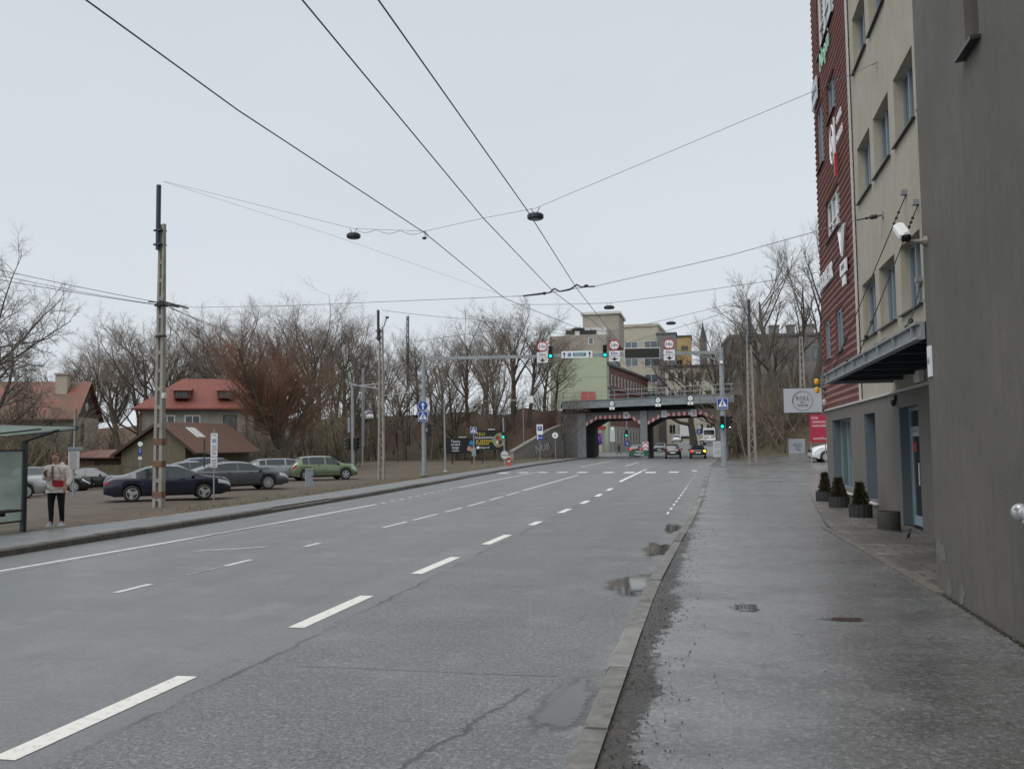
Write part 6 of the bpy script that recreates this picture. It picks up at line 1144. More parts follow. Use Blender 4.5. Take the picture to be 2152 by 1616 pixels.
bl=[(-10,800,62,0,'brownish bush covering the left part of the cream house',1.0),(62,845,64,2,'low brown bush before the cream house wall',.9),(60,880,56,1,'low scrub behind the bus shelter',1.2),(232,880,78,2,'olive bush between the cream house and the barn',1.2),(480,880,72,0,'bare bush beside the right wall of the grey house',1.0),(715,905,84,1,'undergrowth bush right of the willow',1.0),(1000,870,104,1,'undergrowth bush above the billboards',.9),(1050,835,109,0,'bush above the wing wall of the bridge',.7),(1140,800,115,2,'pale branching bush in front of the green end wall',.75),(1562,840,92,1,'thicket bush right of the gantry post',.7),(1592,800,90,0,'thicket bush behind the pale twin pole base',1.3),(1620,815,93,2,'thicket bush left of the light box sign',1.2),(1665,830,91,0,'thicket bush behind the electrical cabinet',1.2),(1705,850,92,1,'thicket bush behind the crimson board',1.2),(1578,770,99,2,'tall thicket bush by the right abutment',.55),(1625,770,102,1,'tall thicket bush below the tenement windows',.7),(1690,770,101,2,'tall thicket bush beside the red building',.7),(650,850,86,1,'scrub bush under the right side of the willow',1.4),(560,890,82,0,'scrub bush left of the willow trunk',1.2),(920,850,107,2,'crest bush above the slim lamp post',.8),(770,850,106,0,'crest bush left of the lattice pole',.8)]
for i,(px,pt,Y,k,lb,wx) in enumerate(bl):
    p=D(px,pt,Y); g=gz(p.x,Y); put_tree('bare_bush',lb,'bush',BUSH[k],p.x,Y,max(1.0,p.z-g),1.7*i,wx,'bare bushes on the verges')
# leaf litter and dry grass tufts on the verge
mb=MB(); rn=random.Random(31)
for i in range(6000):
    Y=rn.uniform(24,104); X=ip(KL,Y)-(2.7 if Y<60 else 2.4)-abs(rn.gauss(0,1.6 if Y<60 else 5)); s=rn.uniform(.015,.06); z=gz(X,Y)+.0; a=rn.uniform(0,6.28); dx,dy=s*math.cos(a),s*math.sin(a)
    h=rn.uniform(.015,.075); mb.add([(X-dx*.3,Y-dy*.3,z-.02),(X+dx*.3,Y+dy*.3,z-.02),(X+rn.uniform(-.05,.05),Y+rn.uniform(-.05,.05),z+h)],[(0,1,2)])
tag(mb.build('dry_grass',mat('dry_grass',(.2,.16,.09),.9,scale=2,col2=(.11,.085,.05)),fix=False),kind='stuff')
# ---------------------------------------------------------------- vehicles
def car(name,label,loc,rz,S,cat='car',group=None,rear=False):
    t=thing(name,label,cat,loc,rz,group); Lc,W=S['L'],S['W']; x0,x1=-Lc/2,Lc/2; wr,wf,Rw=S['wr'],S['wf'],S.get('R',.32); paint=S['paint']
    top=lambda x:ip(S['top'],x); bl=lambda x:min(ip(S['belt'],x),top(x)-.03)
    xs=set([x0+Lc*i/54 for i in range(55)])
    for a in S['win']: xs.update(a)
    xs.update((S['ws'][0],S['ws'][1],S['rw'][0],S['rw'][1])); Ra=Rw*1.13
    for c in (wr,wf):
        for q in (-1,-.92,-.75,-.5,-.25,0,.25,.5,.75,.92,1): xs.add(c+Ra*q)
    xs=sorted(x for x in xs if x0<=x<=x1); xs=[x for i,x in enumerate(xs) if i==0 or x-xs[i-1]>.006]
    def zb(x):
        z=.21+.1*sm(.80,1,abs(x)/(Lc/2))
        for c in (wr,wf):
            if abs(x-c)<Ra: z=max(z,Rw+math.sqrt(Ra*Ra-(x-c)**2)*.98)
        return z
    def hw(x): u=min(1,abs(2*x/Lc)); return W/2*(1-.05*u**3-.17*u**10)
    def ring(x):
        w=hw(x); b=zb(x); be=bl(x); b=min(b,be-.06); tp=top(x); g=max(0,tp-be); yr=w*.95-.40*g-.02; yr=max(yr,.2)
        zr=tp-min(.07,g*.4); return [(w*.93,b),(w*.985,b+.14*(be-b)),(w,b+.5*(be-b)),(w*.99,be-.06),(w*.95,be),(yr,zr),(yr*.62,tp-.012),(0,tp)]
    rings=[ring(x) for x in xs]
    def pt(x,k,s=1,off=0):
        r=ring(x); i=min(6,int(k)); f=k-i; y=lerp(r[i][0],r[i+1][0],f); z=lerp(r[i][1],r[i+1][1],f)
        ty,tz=r[i+1][0]-r[i][0],r[i+1][1]-r[i][1]; l=math.hypot(ty,tz) or 1; ny,nz=tz/l,-ty/l
        return (x,s*(y+ny*off),z+nz*off)
    B=MB(); Wn=MB(); WS=MB(); RW=MB(); n=8
    def half(s):
        base=[len(B.v)]
        vs=[(x,s*y,z) for x,r in zip(xs,rings) for y,z in r]
        fb=[];fw_=[];fs=[];fr=[]
        for i in range(len(xs)-1):
            xm=(xs[i]+xs[i+1])/2
            for k in range(7):
                q=(i*n+k,i*n+k+1,(i+1)*n+k+1,(i+1)*n+k); dst=fb
                if k==4 and any(a<xm<b for a,b in S['win']): dst=fw_
                if k>=5 and S['ws'][0]<xm<S['ws'][1]: dst=fs
                if k>=5 and S['rw'][0]<xm<S['rw'][1]: dst=fr
                dst.append(q if s<0 else q[::-1])
        B.add(vs,fb)
        for m_,ff in ((Wn,fw_),(WS,fs),(RW,fr)):
            if ff:
                used=sorted({i for f in ff for i in f}); mp={u:j for j,u in enumerate(used)}; m_.add([vs[u] for u in used],[tuple(mp[i] for i in f) for f in ff])
    half(1); Wn.build('side_window',M['carglass'],t,smooth=True,fix=False); Wn=MB(); half(-1)
    for i in (0,len(xs)-1):
        r=rings[i]; x=xs[i]; loop=[(x,y,z) for y,z in r]+[(x,-y,z) for y,z in r[-2::-1]]; B.add(loop,[tuple(range(len(loop)))])
    bo=B.build('body',paint,t,smooth='auto')
    b_=bmesh.new(); b_.from_mesh(bo.data); bmesh.ops.remove_doubles(b_,verts=b_.verts,dist=.002); bmesh.ops.recalc_face_normals(b_,faces=b_.faces); b_.to_mesh(bo.data); b_.free()
    Wn.build('side_window',M['carglass'],t,smooth=True,fix=False); WS.build('windscreen',M['carglass'],t,smooth=True,fix=False)
    if RW.v: RW.build('rear_window',M['carglass'],t,smooth=True,fix=False)
    u=MB(); u.bx(x0+.35,x1-.35,-W*.36,W*.36,.2,min(.62,ip(S['belt'],0)-.2)); u.build('underbody',M['black'],t)
    for c in (wr,wf):
        for s in (1,-1):
            y=s*(W/2-.115); w=MB(); w.lathe([(Rw*.62,-.1),(Rw*.9,-.1),(Rw,-.07),(Rw,.07),(Rw*.9,.1),(Rw*.62,.1)],22,0,'y',(c,y,Rw)); wo=w.build('wheel',M['rub'],t,smooth='auto')
            r_=MB(); r_.lathe([(Rw*.66,-.07),(Rw*.66,.07)],20,0,'y',(c,y,Rw)); r_.build('brake_disc',M['dmetal'],wo)
            r_=MB(); yo=y+s*.085; r_.xf=Matrix.Translation((c,yo,Rw))
            for j in range(20):
                a,e=2*PI*j/20,2*PI*(j+1)/20
                r_.prism([(q*math.cos(g),0,q*math.sin(g)) for q,g in ((Rw*.6,a),(Rw*.68,a),(Rw*.68,e),(Rw*.6,e))],(0,s*.02,0))
            ns=S.get('spokes',5); sw=S.get('sw',.05)
            for j in range(ns):
                a=2*PI*j/ns+.3; dx,dz=math.cos(a),math.sin(a); r_.prism([(-dz*sw*1.5,0,dx*sw*1.5),(dx*Rw*.62-dz*sw,0,dz*Rw*.62+dx*sw),(dx*Rw*.62+dz*sw,0,dz*Rw*.62-dx*sw),(dz*sw*1.5,0,-dx*sw*1.5)],(0,s*.018,0))
            r_.disc(0,-.01,0,Rw*.17,.03,12); r_.build('rim',M['alloy'],wo)
    def patch(nm,m,xa,xb,ka,kb,off=.008,nx=6,nk=4,par=None):
        p=MB()
        for s in (1,-1):
            vs=[pt(lerp(xa,xb,i/nx),lerp(ka,kb,j/nk),s,off) for i in range(nx+1) for j in range(nk+1)]
            p.add(vs,[(i*(nk+1)+j,i*(nk+1)+j+1,(i+1)*(nk+1)+j+1,(i+1)*(nk+1)+j) for i in range(nx) for j in range(nk)])
        return p.build(nm,m,par or t,smooth=True,fix=False)
    for s in (1,-1):
        def one(nm,m,xa,xb,ka,kb,off=.008,nx=6,nk=4):
            p=MB(); vs=[pt(lerp(xa,xb,i/nx),lerp(ka,kb,j/nk),s,off) for i in range(nx+1) for j in range(nk+1)]
            p.add(vs,[(i*(nk+1)+j,i*(nk+1)+j+1,(i+1)*(nk+1)+j+1,(i+1)*(nk+1)+j) for i in range(nx) for j in range(nk)]); return p.build(nm,m,t,smooth=True,fix=False)
        h=S.get('hl',(x1-.52,x1-.03,2.55,3.5)); one('headlight',M['headl'],*h)
        tl=S.get('tl',(x0+.02,x0+.16,2.7,3.6)); one('taillight',S.get('tlm',M['tail']) if not isinstance(S.get('tlm'),tuple) else S['tlm'][0 if s>0 else 1],*tl)
        for q in S.get('seam',()): one('door_seam',M['black'],q-.007,q+.007,.6,4.0,.004,1,8)
        one('sill_trim',S.get('trim',M['black']),wr+Ra+.05,wf-Ra-.05,0.02,.9,.006,8,2)
        for q in S.get('hnd',()): a=pt(q,3.1,s,.02); m_=MB(); m_.bbox(a,(.18,.03,.03),.008); m_.build('door_handle',paint,t)
        a=pt(S['mir'],4.05,s,.0); m_=MB(); m_.ball((a[0],a[1]+s*.1,a[2]+.05),(.07,.11,.075),10,7); m_.tube([(a[0],a[1]-s*.02,a[2]),(a[0],a[1]+s*.08,a[2]+.02)],.025,6); m_.build('mirror',S.get('mirm',M['black']),t,smooth=True)
        # window surround
        if S.get('chrome'):
            xa,xb=min(a for a,b in S['win']),max(b for a,b in S['win']); p=[pt(lerp(xa,xb,i/16),4.02,s,.008) for i in range(17)]; m_=MB(); m_.tube(p,.011,5); p=[pt(lerp(xa,xb,i/16),4.98,s,.006) for i in range(17)]; m_.tube(p,.01,5); m_.build('window_trim',M['alloy'],t)
    zf=S.get('gz',.5); m_=MB(); m_.bx(x1-.04,x1+.012,-S.get('gw',.4),S.get('gw',.4),zf-.12,zf+.13); m_.bx(x1-.05,x1+.01,-.62,.62,.27,.36); m_.build('grille',M['black'],t)
    m_=MB(); m_.bx(x1+.013,x1+.025,-.26,.26,zf-.2,zf-.09); m_.build('number_plate',M['plate'],t)
    if rear:
        m_=MB(); m_.bx(x0-.03,x0-.012,-.26,.26,.62,.73); m_.build('rear_plate',M['plate'],t); m_=MB(); m_.bx(x0-.04,x0-.005,-W*.36,W*.36,.3,.36); m_.build('bumper_strip',M['ltsill'],t); m_=MB(); m_.bx(x0-.02,x0+.01,-W*.42,W*.42,.28,.52); m_.build('rear_bumper',M['black'],t)
        for s,mm in ((1,0),(-1,1)):
            q=S.get('tlm',M['tail']); q=q[mm] if isinstance(q,tuple) else q; m_=MB(); z=S.get('tz',.86); m_.bbox((x0-.01,s*W*.37,z),(.06,.2,.2),.02); m_.build('taillight',q,t)
    if S.get('rail'):
        for s in (1,-1): m_=MB(); m_.tube([pt(lerp(-1.3,.6,i/6),5.05,s,.04) for i in range(7)],.016,5); m_.build('roof_rail',M['alloy'],t)
    return t
def sedan(L=4.8,W=1.8,H=1.45,**k):
    a=L/2; d=dict(L=L,W=W,wr=-L*.287,wf=L*.28,top=[(-a,.80),(-a+.06,.98),(-a+.25,1.04),(-a+.75,1.07),(-a+1.0,1.15),(-a+1.5,H-.1),(-a+1.95,H-.01),(-a+2.3,H),(-a+2.75,H-.02),(a-1.75,H-.12),(a-1.25,1.04),(a-1.1,.985),(a-.6,.945),(a-.2,.89),(a-.06,.79),(a,.62)],belt=[(-a,.78),(-a+.3,.94),(0,.92),(a-1.2,.92),(a-.6,.88),(a-.1,.74),(a,.58)],win=[(-a+1.0,-a+1.36),(-a+1.42,-.12),(-.02,a-1.42)],ws=(a-1.95,a-1.12),rw=(-a+.85,-a+1.72),seam=(-L*.21+.15,-.07,a-1.35),hnd=(-.55,.5),mir=a-1.5,spokes=3,sw=.055)
    d.update(k); return d
def suv(L=4.3,W=1.8,H=1.52,**k):
    a=L/2; d=dict(L=L,W=W,wr=-L*.30,wf=L*.30,R=.345,top=[(-a,.85),(-a+.05,1.0),(-a+.2,1.15),(-a+.5,H-.12),(-a+.75,H-.03),(-a+1.3,H),(0,H),(.45,H-.04),(a-1.55,H-.12),(a-1.0,1.1),(a-.9,1.06),(a-.4,1.01),(a-.14,.94),(a-.04,.82),(a,.62)],belt=[(-a,.82),(-a+.2,1.02),(0,.98),(a-1,.96),(a-.5,.92),(a,.56)],win=[(-a+.62,-a+1.0),(-a+1.06,-.1),(0.0,a-1.3)],ws=(a-1.75,a-.92),rw=(-a+.06,-a+.62),seam=(-L*.18,-.05,a-1.22),hnd=(-.5,.45),mir=a-1.35,spokes=10,sw=.022,hl=(a-.46,a-.03,2.7,3.6),tl=(-a+.02,-a+.25,2.6,3.8),gz=.62,gw=.5)
    d.update(k); return d
def place(fwp,heading,S,near_right=True,z=None):
    h=heading; f=Vector((math.cos(h),math.sin(h),0)); l=Vector((-math.sin(h),math.cos(h),0)); p=fwp-f*S['wf']+l*(S['W']/2-.1)*(1 if near_right else -1); return (p.x,p.y,(gz(p.x,p.y)+.03 if z is None else z))
navy=cpaint('navy_paint',(.010,.014,.032),.3); gun=cpaint('gunmetal_paint',(.085,.095,.105),.5); olive=cpaint('sage_green_paint',(.17,.225,.125),.45); silver=cpaint('silver_paint',(.42,.44,.43),.55); blk=cpaint('black_paint',(.008,.009,.01),.2); bluep=cpaint('blue_paint',(.015,.05,.16),.4); whitep=cpaint('white_paint',(.72,.74,.76),0)
S=sedan(paint=navy,R=.325); car('parked_car','navy blue saloon with three-spoke wheels parked behind the ladder pole',place(G(429,1050,-.3),R(37),S),R(37),S)
S=sedan(4.95,1.87,1.43,paint=gun,spokes=10,sw=.02,R=.35,chrome=True,mirm=M['black'],win=[(-1.75,-1.2),(-1.14,-.15),(-.05,1.05)]); S['top']=[(-2.475,.82),(-2.4,.98),(-2.2,1.04),(-1.9,1.12),(-1.2,1.34),(-.5,1.43),(0,1.43),(.5,1.38),(1.2,1.06),(1.4,.99),(1.95,.9),(2.3,.78),(2.475,.6)]; car('parked_car','dark grey fastback with chrome window line and ten-spoke wheels beside the cabinet',place(G(563,1030,-.33),R(44),S),R(44),S)
S=suv(4.25,1.8,1.53,paint=olive,spokes=5,sw=.035); car('parked_car','sage green crossover with a silver rear pillar at the right end of the car park',place(G(726,1009,-.33),R(42),S),R(42),S)
S=sedan(4.6,1.78,1.42,paint=blk,spokes=5); car('parked_car','black saloon parked before the board fence left of the navy saloon',place(G(228,1030,-.75),R(28),S),R(28),S)
S=sedan(4.6,1.77,1.44,paint=silver,spokes=7); a=D(52,1040,35); car('parked_car','silver saloon seen through the shelter glass with a red tail lamp',(a.x-1.5,34.5,gz(a.x-1,34.5)+.03),R(62),S)
S=suv(4.3,1.78,1.46,paint=silver,spokes=7); a=D(80,1040,40); car('parked_car','silver hatchback nose to nose with the woman in front of the dark estate',(a.x-.6,40.5,gz(a.x,40.5)+.03),R(-38),S)
S=suv(4.6,1.85,1.62,paint=blk,spokes=7,rail=True); a=D(105,1010,49); car('parked_car','dark estate with roof rails behind the woman',(a.x,49.5,gz(a.x,49.5)+.03),R(20),S)
S=suv(4.4,1.8,1.6,paint=bluep,spokes=7); a=D(432,1000,49); car('parked_car','bright blue car whose roof shows between the navy and grey cars',(a.x,50,gz(a.x,50)+.03),R(40),S)
S=sedan(4.4,1.75,1.44,paint=gun,spokes=7); a=D(392,1005,43); car('parked_car','grey car mostly hidden behind the navy saloon roof',(a.x-.3,43.6,gz(a.x,43.6)+.03),R(46),S)
S=suv(4.6,1.8,1.42,paint=cpaint('pale_silver_paint',(.3,.32,.33),.5),spokes=7,rail=True); a=D(592,1003,51.5); car('parked_car','grey estate roof between the fastback and the green crossover',(a.x-.6,52.8,gz(a.x,52.8)+.03),R(44),S)
# white van at the right
a=G(1728,970,.42); S=suv(4.9,1.95,1.95,paint=whitep,spokes=10,sw=.028,R=.34,wr=-1.7,wf=1.6,hl=(1.75,2.36,2.7,3.75),gz=.72); S['top']=[(-2.45,.95),(-2.42,1.7),(-2.25,1.92),(0,1.95),(.5,1.9),(1.35,1.25),(1.5,1.17),(2.1,1.02),(2.35,.9),(2.42,.75),(2.45,.6)]; S['belt']=[(-2.45,.9),(-2.2,1.12),(1.3,1.12),(2,.98),(2.45,.56)]; S['ws']=(.55,1.48); S['rw']=(-2.44,-2.3); S['win']=[(-2,-1),(-.9,.1),(.2,1.0)]; S['mir']=.95; S['seam']=(.12,1.2)
car('van','white people carrier nosing out behind the corner of the red building',(a.x+1.75,a.y+1.0,gz(a.x+1,a.y)+.12),R(186),S,'van')
# traffic at the underpass
S=suv(4.4,1.8,1.62,paint=blk,spokes=5,tz=1.0); S['rw']=(-2.19,-1.6); p=D(1413,962,101); car('moving_car','black car with dark tail lamps driving away under the right opening',(p.x,104.0,.02),R(91),S,rear=True)
S=sedan(4.5,1.8,1.47,paint=blk,spokes=5,tz=.86,tlm=(M['tailr'],M['amber'])); p=D(1466,962,100); car('moving_car','dark car with a glowing red and an amber tail lamp under the right opening',(p.x,102.6,.02),R(92),S,rear=True)
S=suv(4.4,1.8,1.6,paint=silver,spokes=5,tz=.98,tlm=M['tailr']); p=D(1336,955,124); car('moving_car','white car with red tail lamps in the left opening behind the barrier',(p.x,126,.02),R(90),S,rear=True)
S=suv(4.2,1.75,1.5,paint=whitep,spokes=5,tz=.9); p=D(1421,927,170); car('moving_car','small white car climbing the rise beyond the right opening',(p.x,172,gz(p.x,172)+.02),R(92),S,rear=True)
S=sedan(4.5,1.75,1.45,paint=silver,spokes=5); p=D(1494,930,150); car('parked_car','pale car parked sideways beyond the right opening',(p.x,150,gz(p.x,150)+.02),R(165),S)
S=sedan(4.4,1.75,1.45,paint=gun,spokes=5); p=D(1391,932,140); car('moving_car','grey car coming towards the underpass beside the pier',(p.x-.3,141,gz(p.x,141)+.02),R(-92),S)
S=suv(4.4,1.8,1.6,paint=silver,spokes=5); p=D(1340,925,165); car('moving_car','silver car facing the underpass behind the white car in the left opening',(p.x,166,gz(p.x,166)+.02),R(-88),S)
# lorry on the rise
p=D(1443,926,185); g=gz(p.x,185); t=thing('lorry','pale box lorry standing on the rise beyond the right opening','lorry',(p.x,185,g)); mb=MB(); mb.bbox((0,0,2.3),(2.5,6,2.7),.06); mb.build('box_body',M['signpale'],t); mb=MB(); mb.bx(-1.2,1.2,-3,3,.55,.9); mb.build('chassis',M['black'],t); mb=MB(); mb.bx(-1.1,1.1,-3.02,-3.004,1.2,3.4); mb.build('rear_door',M['ltsill'],t)
for s in (-1,1):
    for y in (-1.9,2): mb=MB(); mb.lathe([(.45,-.15),(.45,.15)],16,0,'x',(s*1.0,y,.45)); mb.build('wheel',M['rub'],t)
mb=MB(); mb.bbox((0,4.1,1.7),(2.4,1.9,2.4),.1); mb.build('cab',M['signw'],t)
p=D(1490,905,158); g=gz(p.x,158); t=thing('delivery_van','white windscreened van facing the street beyond the right opening','van',(p.x,160,g)); mb=MB(); mb.prism([(-1.05,0,.45),(1.05,0,.45),(1.05,0,1.3),(1.0,.0,2.5),(-1.0,0,2.5),(-1.05,0,1.3)],(0,5,0)); mb.build('body',M['signw'],t); mb=MB(); mb.bx(-.9,.9,-.02,-.004,1.35,2.15); mb.build('windscreen',M['carglass'],t)
for s in (-1,1): mb=MB(); mb.lathe([(.36,-.1),(.36,.1)],14,0,'x',(s*.9,.7,.36)); mb.build('wheel',M['rub'],t); mb=MB(); mb.bx(s*.75-.15,s*.75+.15,-.03,-.004,.95,1.15); mb.build('headlight',M['headl'],t)
# ---------------------------------------------------------------- people
def skin_mesh(name,nodes,edges,m,par,sub=2,root=0):
    me=bpy.data.meshes.new(name); me.from_pydata([n[:3] for n in nodes],edges,[]); o=bpy.data.objects.new(name,me); C.objects.link(o)
    md=o.modifiers.new('s','SKIN'); md.use_smooth_shade=True
    for i,n in enumerate(nodes):
        sv=me.skin_vertices[0].data[i]; r_=n[3] if len(n)>3 else .05; sv.radius=(r_,n[4] if len(n)>4 else r_); sv.use_root=(i==root)
    if sub: o.modifiers.new('u','SUBSURF').levels=sub; o.modifiers['u'].render_levels=sub
    dg=bpy.context.evaluated_depsgraph_get(); m2=bpy.data.meshes.new_from_object(o.evaluated_get(dg)); bpy.data.objects.remove(o)
    m2.materials.clear(); m2.materials.append(m); m2.polygons.foreach_set('use_smooth',[True]*len(m2.polygons)); o=bpy.data.objects.new(name,m2); C.objects.link(o); o.parent=par; return o
def chainE(a,n): return [(a+i,a+i+1) for i in range(n-1)]
# woman at the stop: local -y faces the camera, x to the right of the picture
wp=G(117,1107,-.04); wz=gz(wp.x,wp.y)+.035; wt=thing('person','woman in a cream puffer jacket and black leggings looking at her phone by the shelter','person',(wp.x,wp.y,wz),R(20))
def hand(nodes,edges,w,d,side,curl,thumb):   # palm + five fingers grown from the wrist node w
    p=Vector(nodes[w][:3]); d=Vector(d).normalized(); sd=Vector(side).normalized(); c=Vector(curl).normalized()
    i=len(nodes); nodes.append((*(p+d*.045),.03,.018)); edges.append((w,i)); nodes.append((*(p+d*.085),.036,.016)); edges.append((i,i+1)); k=i+1
    for f,(o,l) in enumerate(((-.028,.062),(-.01,.07),(.01,.066),(.027,.052))):
        q=p+d*.095+sd*o; a=len(nodes)
        nodes.append((*q,.009)); nodes.append((*(q+d*l*.5+c*l*.25),.008)); nodes.append((*(q+d*l*.62+c*l*.75),.007)); edges+= [(k,a),(a,a+1),(a+1,a+2)]
    a=len(nodes); th=sd*thumb; nodes.append((*(p+d*.05+th*.035),.011)); nodes.append((*(p+d*.085+th*.055+c*.02),.009)); nodes.append((*(p+d*.11+th*.05+c*.035),.008)); edges+=[(i,a),(a,a+1),(a+1,a+2)]
# body: one surface from pelvis to head, arms with hands, legs with feet
nd=[(0,0,.93,.11,.09),(0,.0,1.12,.1,.08),(-.0,.0,1.3,.12,.08),(-.01,0,1.42,.1,.07),(-.015,-.01,1.48,.052,.055),(-.02,-.03,1.555,.075,.088),(-.025,-.04,1.63,.078,.092),(-.02,-.02,1.69,.045,.055)]
ed=chainE(0,8)
def arm(sh,el,wr): 
    a=len(nd); nd.extend([(*sh,.055),(*el,.045),(*wr,.03)]); ed.extend([(2,a),(a,a+1),(a+1,a+2)]); return a+2
wl=arm((-.19,0,1.36),(-.235,-.06,1.11),(-.155,-.24,1.2)); wr_=arm((.19,0,1.36),(.27,.03,1.1),(.25,-.1,.9))
hand(nd,ed,wl,(.1,-.75,.55),(1,0,0),(.1,.3,.9),-1); hand(nd,ed,wr_,(-.1,-.45,-.85),(0,1,-.4),(-.9,-.1,-.1),-1)
for s,fx,fy in ((-1,-.1,-.03),(1,.125,.05)):
    a=len(nd); nd.extend([(s*.1,0,.82,.095),(s*.095+fx*.2,-.01,.48,.062),(fx,fy,.1,.038),(fx+s*.01,fy-.13,.035,.035)]); ed.extend([(0,a),(a,a+1),(a+1,a+2),(a+2,a+3)])
body=skin_mesh('body',nd,ed,M['skin'],wt,2,0)
# face details
mb=MB(); mb.ball((-.03,-.128,1.6),(.013,.02,.022),8,6); mb.build('nose',M['skin'],body,smooth=True)
mb=MB()
for s in (-1,1): mb.ball((-.027+s*.03,-.118,1.63),(.011,.008,.006),8,5)
mb.build('eye',M['black'],body); mb=MB(); mb.ball((-.03,-.118,1.562),(.022,.01,.007),8,5); mb.build('mouth',mat('lips',(.4,.16,.14),.5,var=.1),body)
mb=MB()
for s in (-1,1): mb.ball((-.024+s*.082,-.02,1.615),(.012,.022,.032),8,6)
mb.build('ear',M['skin'],body,smooth=True)
hn=[(-.02,.02,1.7,.06,.06),(-.02,.05,1.66,.08,.07),(-.015,.055,1.6,.08,.07),(0.01,.085,1.63,.05,.05),(.03,.1,1.55,.04,.04),(.035,.1,1.47,.03,.03)]
skin_mesh('hair',hn,chainE(0,6),M['hair'],wt,2,1)
mb=MB(); mb.ball((-.018,.022,1.652),(.093,.1,.088),14,10); mb.build('hairline',M['hair'],wt,smooth=True)
# jacket: padded torso, sleeves, hood and hem
jn=[(0,.0,.9,.205,.165),(0,.0,.98,.21,.165),(0,0,1.1,.2,.16),(0,0,1.25,.195,.155),(0,0,1.38,.165,.125),(0,.015,1.46,.095,.085)]; je=chainE(0,6)
for sh,el,wr in (((-.2,0,1.37),(-.25,-.06,1.12),(-.175,-.2,1.18)),((.2,0,1.37),(.285,.03,1.12),(.265,-.08,.94))):
    a=len(jn); m1=Vector(sh).lerp(Vector(el),.5); jn.extend([(*sh,.085),(*m1,.088),(*el,.08),(*Vector(el).lerp(Vector(wr),.6),.07),(*wr,.05)]); je.extend([(4,a)]+[(a+i,a+i+1) for i in range(4)])
jk=skin_mesh('jacket',jn,je,M['jacket'],wt,2,1)
mb=MB(); mb.lathe([(.205,.84),(.22,.85),(.224,.885),(.212,.905)],24); mb.v=[(x,y*.8,z) for x,y,z in mb.v]; mb.build('hem',M['jacket'],jk,smooth=True)
mb=MB()
for z in (1.06,1.16,1.26): mb.tube([(.215*math.cos(a)*1.0,.172*math.sin(a),z) for a in [2*PI*i/24 for i in range(25)]],.003,4,cap=False)
mb.build('quilt_seam',mat('jacket_seam',(.4,.33,.3),.7,var=.1),jk)
hd=[(-.1,.02,1.46,.05),(-.06,.1,1.45,.06),(.03,.12,1.45,.065),(.11,.06,1.46,.055),(.1,-.04,1.44,.045)]; skin_mesh('hood',hd,chainE(0,5),M['jacket'],wt,2,2)
mb=MB(); mb.prism([(-.06,-.16,1.42),(-.02,-.16,1.42),(-.015,-.172,1.1),(-.055,-.172,1.1)],(0,-.012,0)); mb.build('strap',M['scarf'],wt)
ln=[(0,0,.96,.165,.13)]; le=[]
for s,fx,fy in ((-1,-.1,-.03),(1,.125,.05)):
    a=len(ln); ln.extend([(s*.095,0,.84,.118,.12),(s*.1+fx*.1,-.005,.65,.092),(s*.095+fx*.2,-.01,.47,.072),(fx*.9+s*.01,fy*.6,.28,.064),(fx,fy,.1,.05),(fx,fy,.035,.048)]); le.extend([(0,a)]+[(a+i,a+i+1) for i in range(5)])
skin_mesh('leggings',ln,le,M['leg'],wt,2,0)
for s,fx,fy in ((-1,-.1,-.03),(1,.125,.05)):
    sn=[(fx,fy+.035,.05,.042,.045),(fx,fy,.075,.042,.045),(fx+s*.005,fy-.06,.05,.044,.036),(fx+s*.012,fy-.15,.036,.042,.03),(fx+s*.014,fy-.19,.03,.03,.024)]; sh=skin_mesh('shoe',sn,chainE(0,5),M['shoe'],wt,2,1); mb=MB(); mb.bbox((fx+s*.007,fy-.075,.012),(.1,.28,.026),.012); mb.build('sole',M['signw'],sh)
bg=thing('shoulder_bag','small red leather shoulder bag hanging at the waist of the woman','bag',wp+Vector((0,0,wz-wp.z)),R(20)); mb=MB(); mb.xf=Matrix.Rotation(R(6),4,'Y'); mb.bbox((.0,-.225,1.02),(.26,.09,.15),.03); mb.build('pouch',M['bagred'],bg); mb=MB(); mb.xf=Matrix.Rotation(R(6),4,'Y'); mb.bbox((.0,-.275,1.055),(.24,.012,.08),.01); mb.build('flap',mat('dark_red_leather',(.3,.01,.025),.4,var=.1),bg); mb=MB(); mb.tube([(.11,-.2,1.07),(.16,-.17,1.2),(.08,-.15,1.4)],.008,5); mb.tube([(-.11,-.2,1.07),(-.08,-.18,1.2),(-.04,-.172,1.35)],.008,5); mb.build('shoulder_strap',M['scarf'],bg)
ph=thing('phone','dark phone held up in the hand of the woman','phone',wp+Vector((0,0,wz-wp.z)),R(20)); mb=MB(); mb.xf=Matrix.Translation((-.14,-.335,1.275))@Matrix.Rotation(R(-35),4,'X'); mb.bbox((0,0,0),(.075,.011,.155),.006); mb.build('case',M['black'],ph); mb=MB(); mb.xf=Matrix.Translation((-.14,-.335,1.275))@Matrix.Rotation(R(-35),4,'X'); mb.bx(-.033,.033,.0056,.0066,-.07,.07); mb.build('screen',M['glass'],ph)
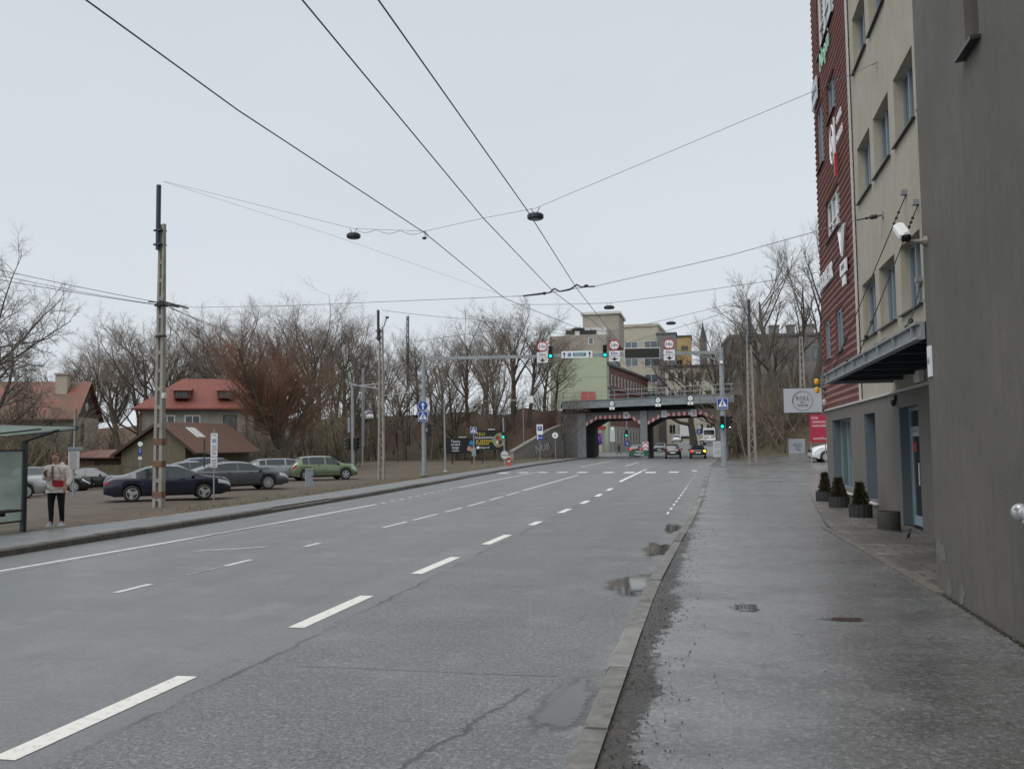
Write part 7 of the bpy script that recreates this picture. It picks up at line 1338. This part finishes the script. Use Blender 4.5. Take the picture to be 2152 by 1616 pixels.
# pedestrian walking beyond the left opening
p=D(1301,955,143); g=gz(p.x,143); t=thing('person','pedestrian in dark clothes striding to the left beyond the left opening','person',(p.x,143,g),0)
nd=[(0,0,.92,.15,.11),(-.02,0,1.2,.17,.12),(-.04,0,1.42,.12,.09),(-.05,0,1.5,.06),(-.06,0,1.6,.095),(-.06,0,1.7,.07)]; ed=chainE(0,6)
for pts,at_ in ((((-.05,.1,.85,.1),(-.17,.1,.48,.07),(-.36,.1,.08,.05),(-.46,.1,.05,.04)),0),(((.03,-.1,.85,.1),(.16,-.1,.5,.07),(.34,-.1,.14,.05),(.27,-.1,.05,.04)),0),(((.0,.2,1.38,.07),(.12,.24,1.12,.06),(.05,.24,.9,.045)),2),(((-.04,-.2,1.38,.07),(-.16,-.24,1.12,.06),(-.24,-.22,.92,.045)),2)):
    a=len(nd); nd.extend(pts); ed.append((at_,a)); ed.extend([(a+i,a+i+1) for i in range(len(pts)-1)])
skin_mesh('body',nd,ed,mat('dark_coat',(.02,.02,.023),.8,var=.2),t,2,0); mb=MB(); mb.ball((-.07,0,1.66),(.1,.1,.12),10,8); mb.build('head',M['skin'],t,smooth=True); mb=MB(); mb.ball((-.05,0,1.7),(.105,.11,.1),10,8); mb.build('hair',M['leg'],t,smooth=True)
# ---------------------------------------------------------------- sky, light, camera
wd=bpy.data.worlds.new('World'); SC.world=wd; wd.use_nodes=True; nt=wd.node_tree; bgn=nt.nodes['Background']
sky=nt.nodes.new('ShaderNodeTexSky'); sky.sky_type='NISHITA'; sky.sun_disc=False; EL,AZ=R(58),R(-150); sky.sun_elevation=EL; sky.sun_rotation=AZ; sky.air_density=1.0; sky.dust_density=3
hs=nt.nodes.new('ShaderNodeHueSaturation'); hs.inputs['Saturation'].default_value=.16; L(nt,sky.outputs[0],hs.inputs['Color'])
co=nt.nodes.new('ShaderNodeTexCoord').outputs['Generated']; sx=nt.nodes.new('ShaderNodeSeparateXYZ'); L(nt,co,sx.inputs[0])
cl=ramp(nt,mth(nt,'ADD',sx.outputs[2],mth(nt,'MULTIPLY',mth(nt,'SUBTRACT',noise(nt,co,1.9,5,.55,(1,1,2.2)),.5),.5)),[(0,(5.3,5.72,6.08)),(.18,(4.92,5.34,5.73)),(.5,(4.55,4.95,5.33)),(1,(4.7,5.06,5.42))])
cl=mixc(nt,ramp(nt,noise(nt,co,2.4,6,.55,(1,1,2.6)),[(.36,.11),(.62,0)]),cl,(3.9,4.2,4.55))
for e,c in zip(nt.nodes[-1].color_ramp.elements if False else [],[]): pass
L(nt,mixc(nt,.9,hs.outputs[0],cl),bgn.inputs[0]); bgn.inputs[1].default_value=.1
sun=bpy.data.lights.new('Sun','SUN'); sun.energy=1.5; sun.angle=R(60); sun.color=(1,.97,.93); so=bpy.data.objects.new('Sun',sun); C.objects.link(so)
sd=Vector((math.sin(AZ)*math.cos(EL),math.cos(AZ)*math.cos(EL),math.sin(EL))); so.rotation_euler=(-sd).to_track_quat('-Z','Y').to_euler(); so.location=sd*60
cam=bpy.data.cameras.new('Camera'); cam.sensor_width=36; cam.lens=36*FPX/2152; cam.clip_end=2000; cam.clip_start=.05; co_=bpy.data.objects.new('Camera',cam); C.objects.link(co_)
co_.matrix_world=Matrix(((rt.x,up.x,-fw.x,0),(rt.y,up.y,-fw.y,0),(rt.z,up.z,-fw.z,EYE),(0,0,0,1))); SC.camera=co_
SC.view_settings.view_transform='Standard'; SC.view_settings.look='None'; SC.view_settings.exposure=.53; SC.view_settings.gamma=1
SC.render.resolution_x=1024; SC.render.resolution_y=768; SC.cycles.use_denoising=True; SC.cycles.max_bounces=6; SC.cycles.diffuse_bounces=3; SC.cycles.glossy_bounces=3; SC.cycles.transparent_max_bounces=12
